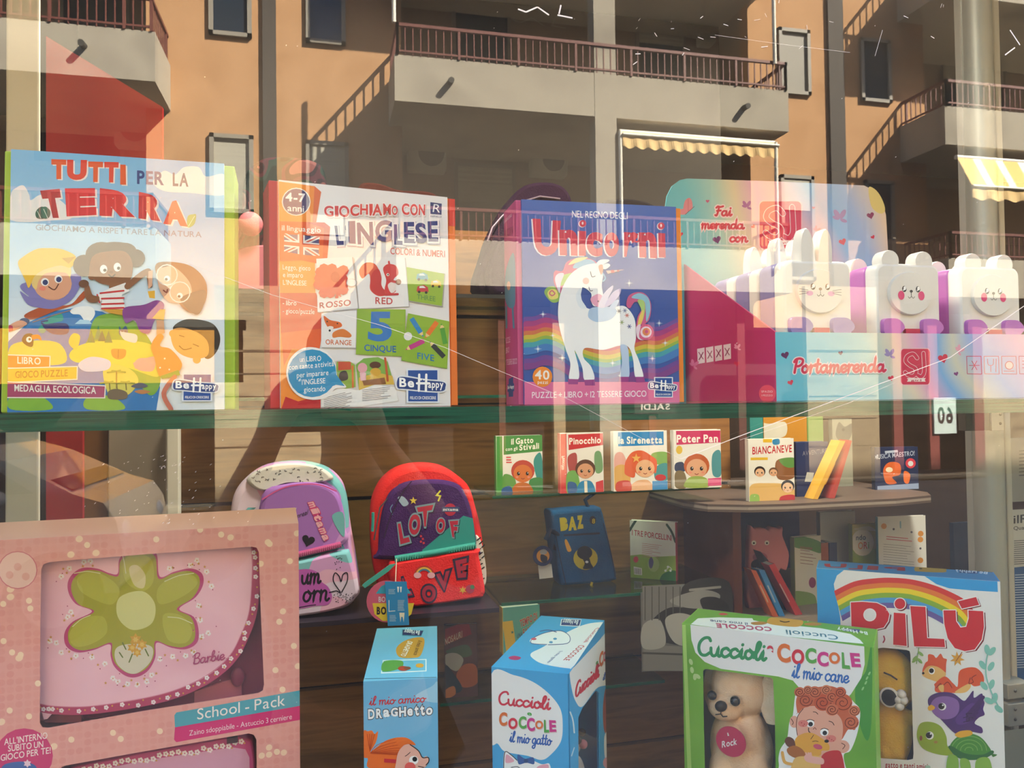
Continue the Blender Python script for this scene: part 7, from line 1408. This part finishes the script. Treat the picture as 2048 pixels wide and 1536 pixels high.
def sign(x0, y0, x1, y1, col, lab, txt=None):
    a, b = onY(x0, y1, GY-.06), onY(x1, y0, GY-.06); k = MB(); k.b2((a.x, -GY-.0, a.z), (b.x, -GY+.05, b.z), pm(col, .6)); 
    if txt:      # lettering as the street sees it
        A = Art(k, (b.x, -GY+.051, a.z), (-1, 0, 0), (0, 0, 1), b.x-a.x, b.z-a.z, (0, 0, 1), quad=1); A.EPS = .0005; A.t(txt[0], .15, .3, .85, .3, .4, txt[1], .03, up=(0, .42))
    return k.build('wall_sign', label=lab, cat='sign', org=((a.x+b.x)/2, -GY, a.z))
sign(1182, 812, 1234, 860, 'd6d0c0', 'small white notice on the stone pier of the far shopfront')
sign(1870, 795, 1912, 868, 'c9d8d2', 'pale sign with dark numerals beside the red door frames', ('60', '3a3030'))
sign(1270, 800, 1352, 828, '3a302a', 'dark sign with pale letters over the far shop door', ('SALDI', 'cfc6ba'))
# parked car
CY = 6.0
nose = onY(296, 990, CY).x
car = thing('car', 'silver hatchback parked at the kerb mirrored at the left edge', 'car', (nose-1.8, -CY, 0))
CP = pm('b6b3ac', .25, .5, .1, .8); prof = [(-.02, .32), (0, .6), (-.04, .82), (-.12, .94), (-.3, 1.0), (-.75, 1.24), (-1.3, 1.43), (-2.0, 1.49), (-3.1, 1.42), (-3.5, 1.05), (-3.62, .8), (-3.6, .35)]
def carring(k): return [(nose+x, -CY+k*(.8-.16*max(0, (z-.95)/.5)), z) for x, z in prof]
mb = MB(); mb.loft([[Vector((p[0], p[1]+.06*0, p[2])) for p in carring(1)], [Vector(p) for p in carring(-1)]], CP, True, False); mb.build('body', car, bevel=.05)
for k in (1, -1):
    g = [(-.55, 1.02), (-.85, 1.22), (-1.35, 1.38), (-2.1, 1.42), (-2.1, 1.0)]; mb = MB()
    mb.prism([(nose+x, -CY+k*(.8-.16*max(0, (z-.95)/.5)+.004), z) for x, z in g], (0, .004*k, 0), pm('2a3038', .05, .7)); mb.build('side_window', car)
    mb = MB(); mb.ball((nose-.75, -CY+k*.9, 1.0), (.07, .1, .065), CP); mb.build('wing_mirror', car)
    for xw in (-.42, -2.95):
        mb = MB(); c = Vector((nose+xw, -CY+k*.7, .31)); mb.tube([c, c+Vector((0, .13*k, 0))], .31, pm('1c1c1d', .8), 24); w = mb.build('wheel', car)
        mb = MB(); c += Vector((0, .132*k, 0)); mb.tube([c, c+Vector((0, .01*k, 0))], .19, ALU, 18); mb.build('hubcap', w)
mb = MB(); mb.hexa([(nose-.33, -CY-.7, 1.03), (nose-.33, -CY+.7, 1.03), (nose-.36, -CY+.7, 1.02), (nose-.36, -CY-.7, 1.02), (nose-1.2, -CY-.6, 1.415), (nose-1.2, -CY+.6, 1.415), (nose-1.22, -CY+.6, 1.40), (nose-1.22, -CY-.6, 1.40)], pm('39424a', .05, .7)); mb.build('windscreen', car)
for k in (1, -1):
    mb = MB(); mb.ball((nose-.06, -CY+k*.58, .72), (.06, .14, .08), pm('d8dcdc', .1, .7)); mb.build('headlight', car)
# ------------------------------------------------------------------ the photographer
PX, PY = .05, -1.02
per = thing('person', 'person in dark clothes photographing the window, holding up a phone', 'person', (PX, PY, 0))
SKIN = pm('b98468', .6); SHIRT = pm('2c2a2c', .9); TROU = pm('23252c', .9)
sh_ = 1.40
V_ = [(PX, PY, .96, (.15, .11)), (PX, PY, 1.12, (.13, .1)), (PX, PY+.01, 1.3, (.15, .11)), (PX, PY, 1.42, (.08, .07)), (PX, PY+.03, 1.5, .055), (PX, PY+.05, 1.6, (.075, .09)), (PX, PY+.045, 1.7, (.07, .085)),
      (PX-.19, PY, sh_, .055), (PX-.27, PY+.1, 1.3, .042), (PX-.2, PY+.28, 1.42, .032), (PX-.14, PY+.345, 1.54, .024),
      (PX+.19, PY, sh_, .055), (PX+.22, PY+.12, 1.26, .042), (PX+.12, PY+.3, 1.42, .032), (PX+.04, PY+.345, 1.53, .024),
      (PX-.1, PY, .86, .095), (PX-.11, PY+.01, .48, .06), (PX-.11, PY-.02, .1, .04), (PX-.11, PY+.12, .05, .035),
      (PX+.1, PY, .86, .095), (PX+.11, PY+.02, .48, .06), (PX+.12, PY-.02, .1, .04), (PX+.12, PY+.12, .05, .035)]
E_ = [(0, 1), (1, 2), (2, 3), (3, 4), (4, 5), (5, 6), (2, 7), (7, 8), (8, 9), (9, 10), (2, 11), (11, 12), (12, 13), (13, 14), (0, 15), (15, 16), (16, 17), (17, 18), (0, 19), (19, 20), (20, 21), (21, 22)]
def hand(w, toward, side):            # palm and five fingers curled round the phone edge
    x, y, z = w[:3]; b = len(V_)
    V_.append((x+.02*toward, y+.03, z+.05, (.03, .016))); E_.append((10 if toward > 0 else 14, b))
    for k, L in enumerate((.034, .038, .036, .028)):
        c = len(V_); zz = z+.03+.019*k
        V_.append((x+.045*toward, y+.04, zz+.02, .0085)); V_.append((x+.045*toward+L*.8*toward, y+.05, zz+.024, .0078)); V_.append((x+.045*toward+L*1.5*toward, y+.036, zz+.024, .007))
        E_.extend([(b, c), (c, c+1), (c+1, c+2)])
    c = len(V_); V_.append((x+.02*toward, y+.015, z+.085, .0095)); V_.append((x+.05*toward, y+.005, z+.11, .008)); E_.extend([(b, c), (c, c+1)])
hand(V_[10], 1, 0); hand(V_[14], -1, 0)
skin_mesh('body', V_, E_, SKIN, per)
G = 1.16
def grow(ids, extra=()):
    m = {k: i for i, k in enumerate(ids)}; vs = []
    for k in ids:
        v = V_[k]; r = v[3]; r = tuple(q*G+.006 for q in r) if isinstance(r, tuple) else r*G+.006; vs.append((v[0], v[1], v[2], r))
    return vs, [(m[a], m[b]) for a, b in E_ if a in m and b in m]
skin_mesh('shirt', *grow([0, 1, 2, 3, 7, 8, 9, 11, 12, 13]), SHIRT, per); skin_mesh('trousers', *grow([0, 15, 16, 17, 19, 20, 21]), TROU, per)
for a in (17, 21):
    v = V_[a]; mb = MB(); mb.ball((v[0], v[1]+.07, .055), (.055, .14, .06), pm('1a1a1a', .5)); mb.build('shoe', per)
mb = MB(); hc = Vector((PX, PY+.035, 1.69)); mb.ball(hc+Vector((0, -.012, .012)), (.088, .105, .098), pm('2a1d16', .7)); mb.build('hair', per)
for k in (-1, 1):
    mb = MB(); mb.ball((PX+k*.03, PY+.134, 1.65), .012, pm('f0ece6', .2)); e = mb.build('eye', per)
    mb = MB(); mb.ball((PX+k*.03, PY+.142, 1.65), .006, pm('2a1a12', .2)); mb.build('iris', e)
    mb = MB(); mb.ball((PX+k*.085, PY+.04, 1.64), (.012, .02, .032), SKIN); mb.build('ear', per)
mb = MB(); mb.ball((PX, PY+.148, 1.62), (.014, .02, .022), SKIN); mb.build('nose', per)
mb = MB(); mb.ball((PX, PY+.134, 1.575), (.024, .008, .008), pm('93514a', .5)); mb.build('mouth', per)
ph = thing('phone', 'black phone held up by the photographer', 'phone', (0, -.665, 1.56))
mb = MB(); mb.b2((-.075, -.665, 1.555), (.075, -.657, 1.63), pm('151517', .2, .6)); mb.build('case', ph, bevel=.003)
mb = MB(); mb.b2((-.07, -.667, 1.56), (.07, -.6655, 1.625), pm('08090c', .05, .6)); mb.build('screen', ph)
mb = MB(); mb.tube([(0, -.657, 1.6), (0, -.652, 1.6)], .01, pm('0a0a0c', .1, .7), 16); mb.build('lens', ph)
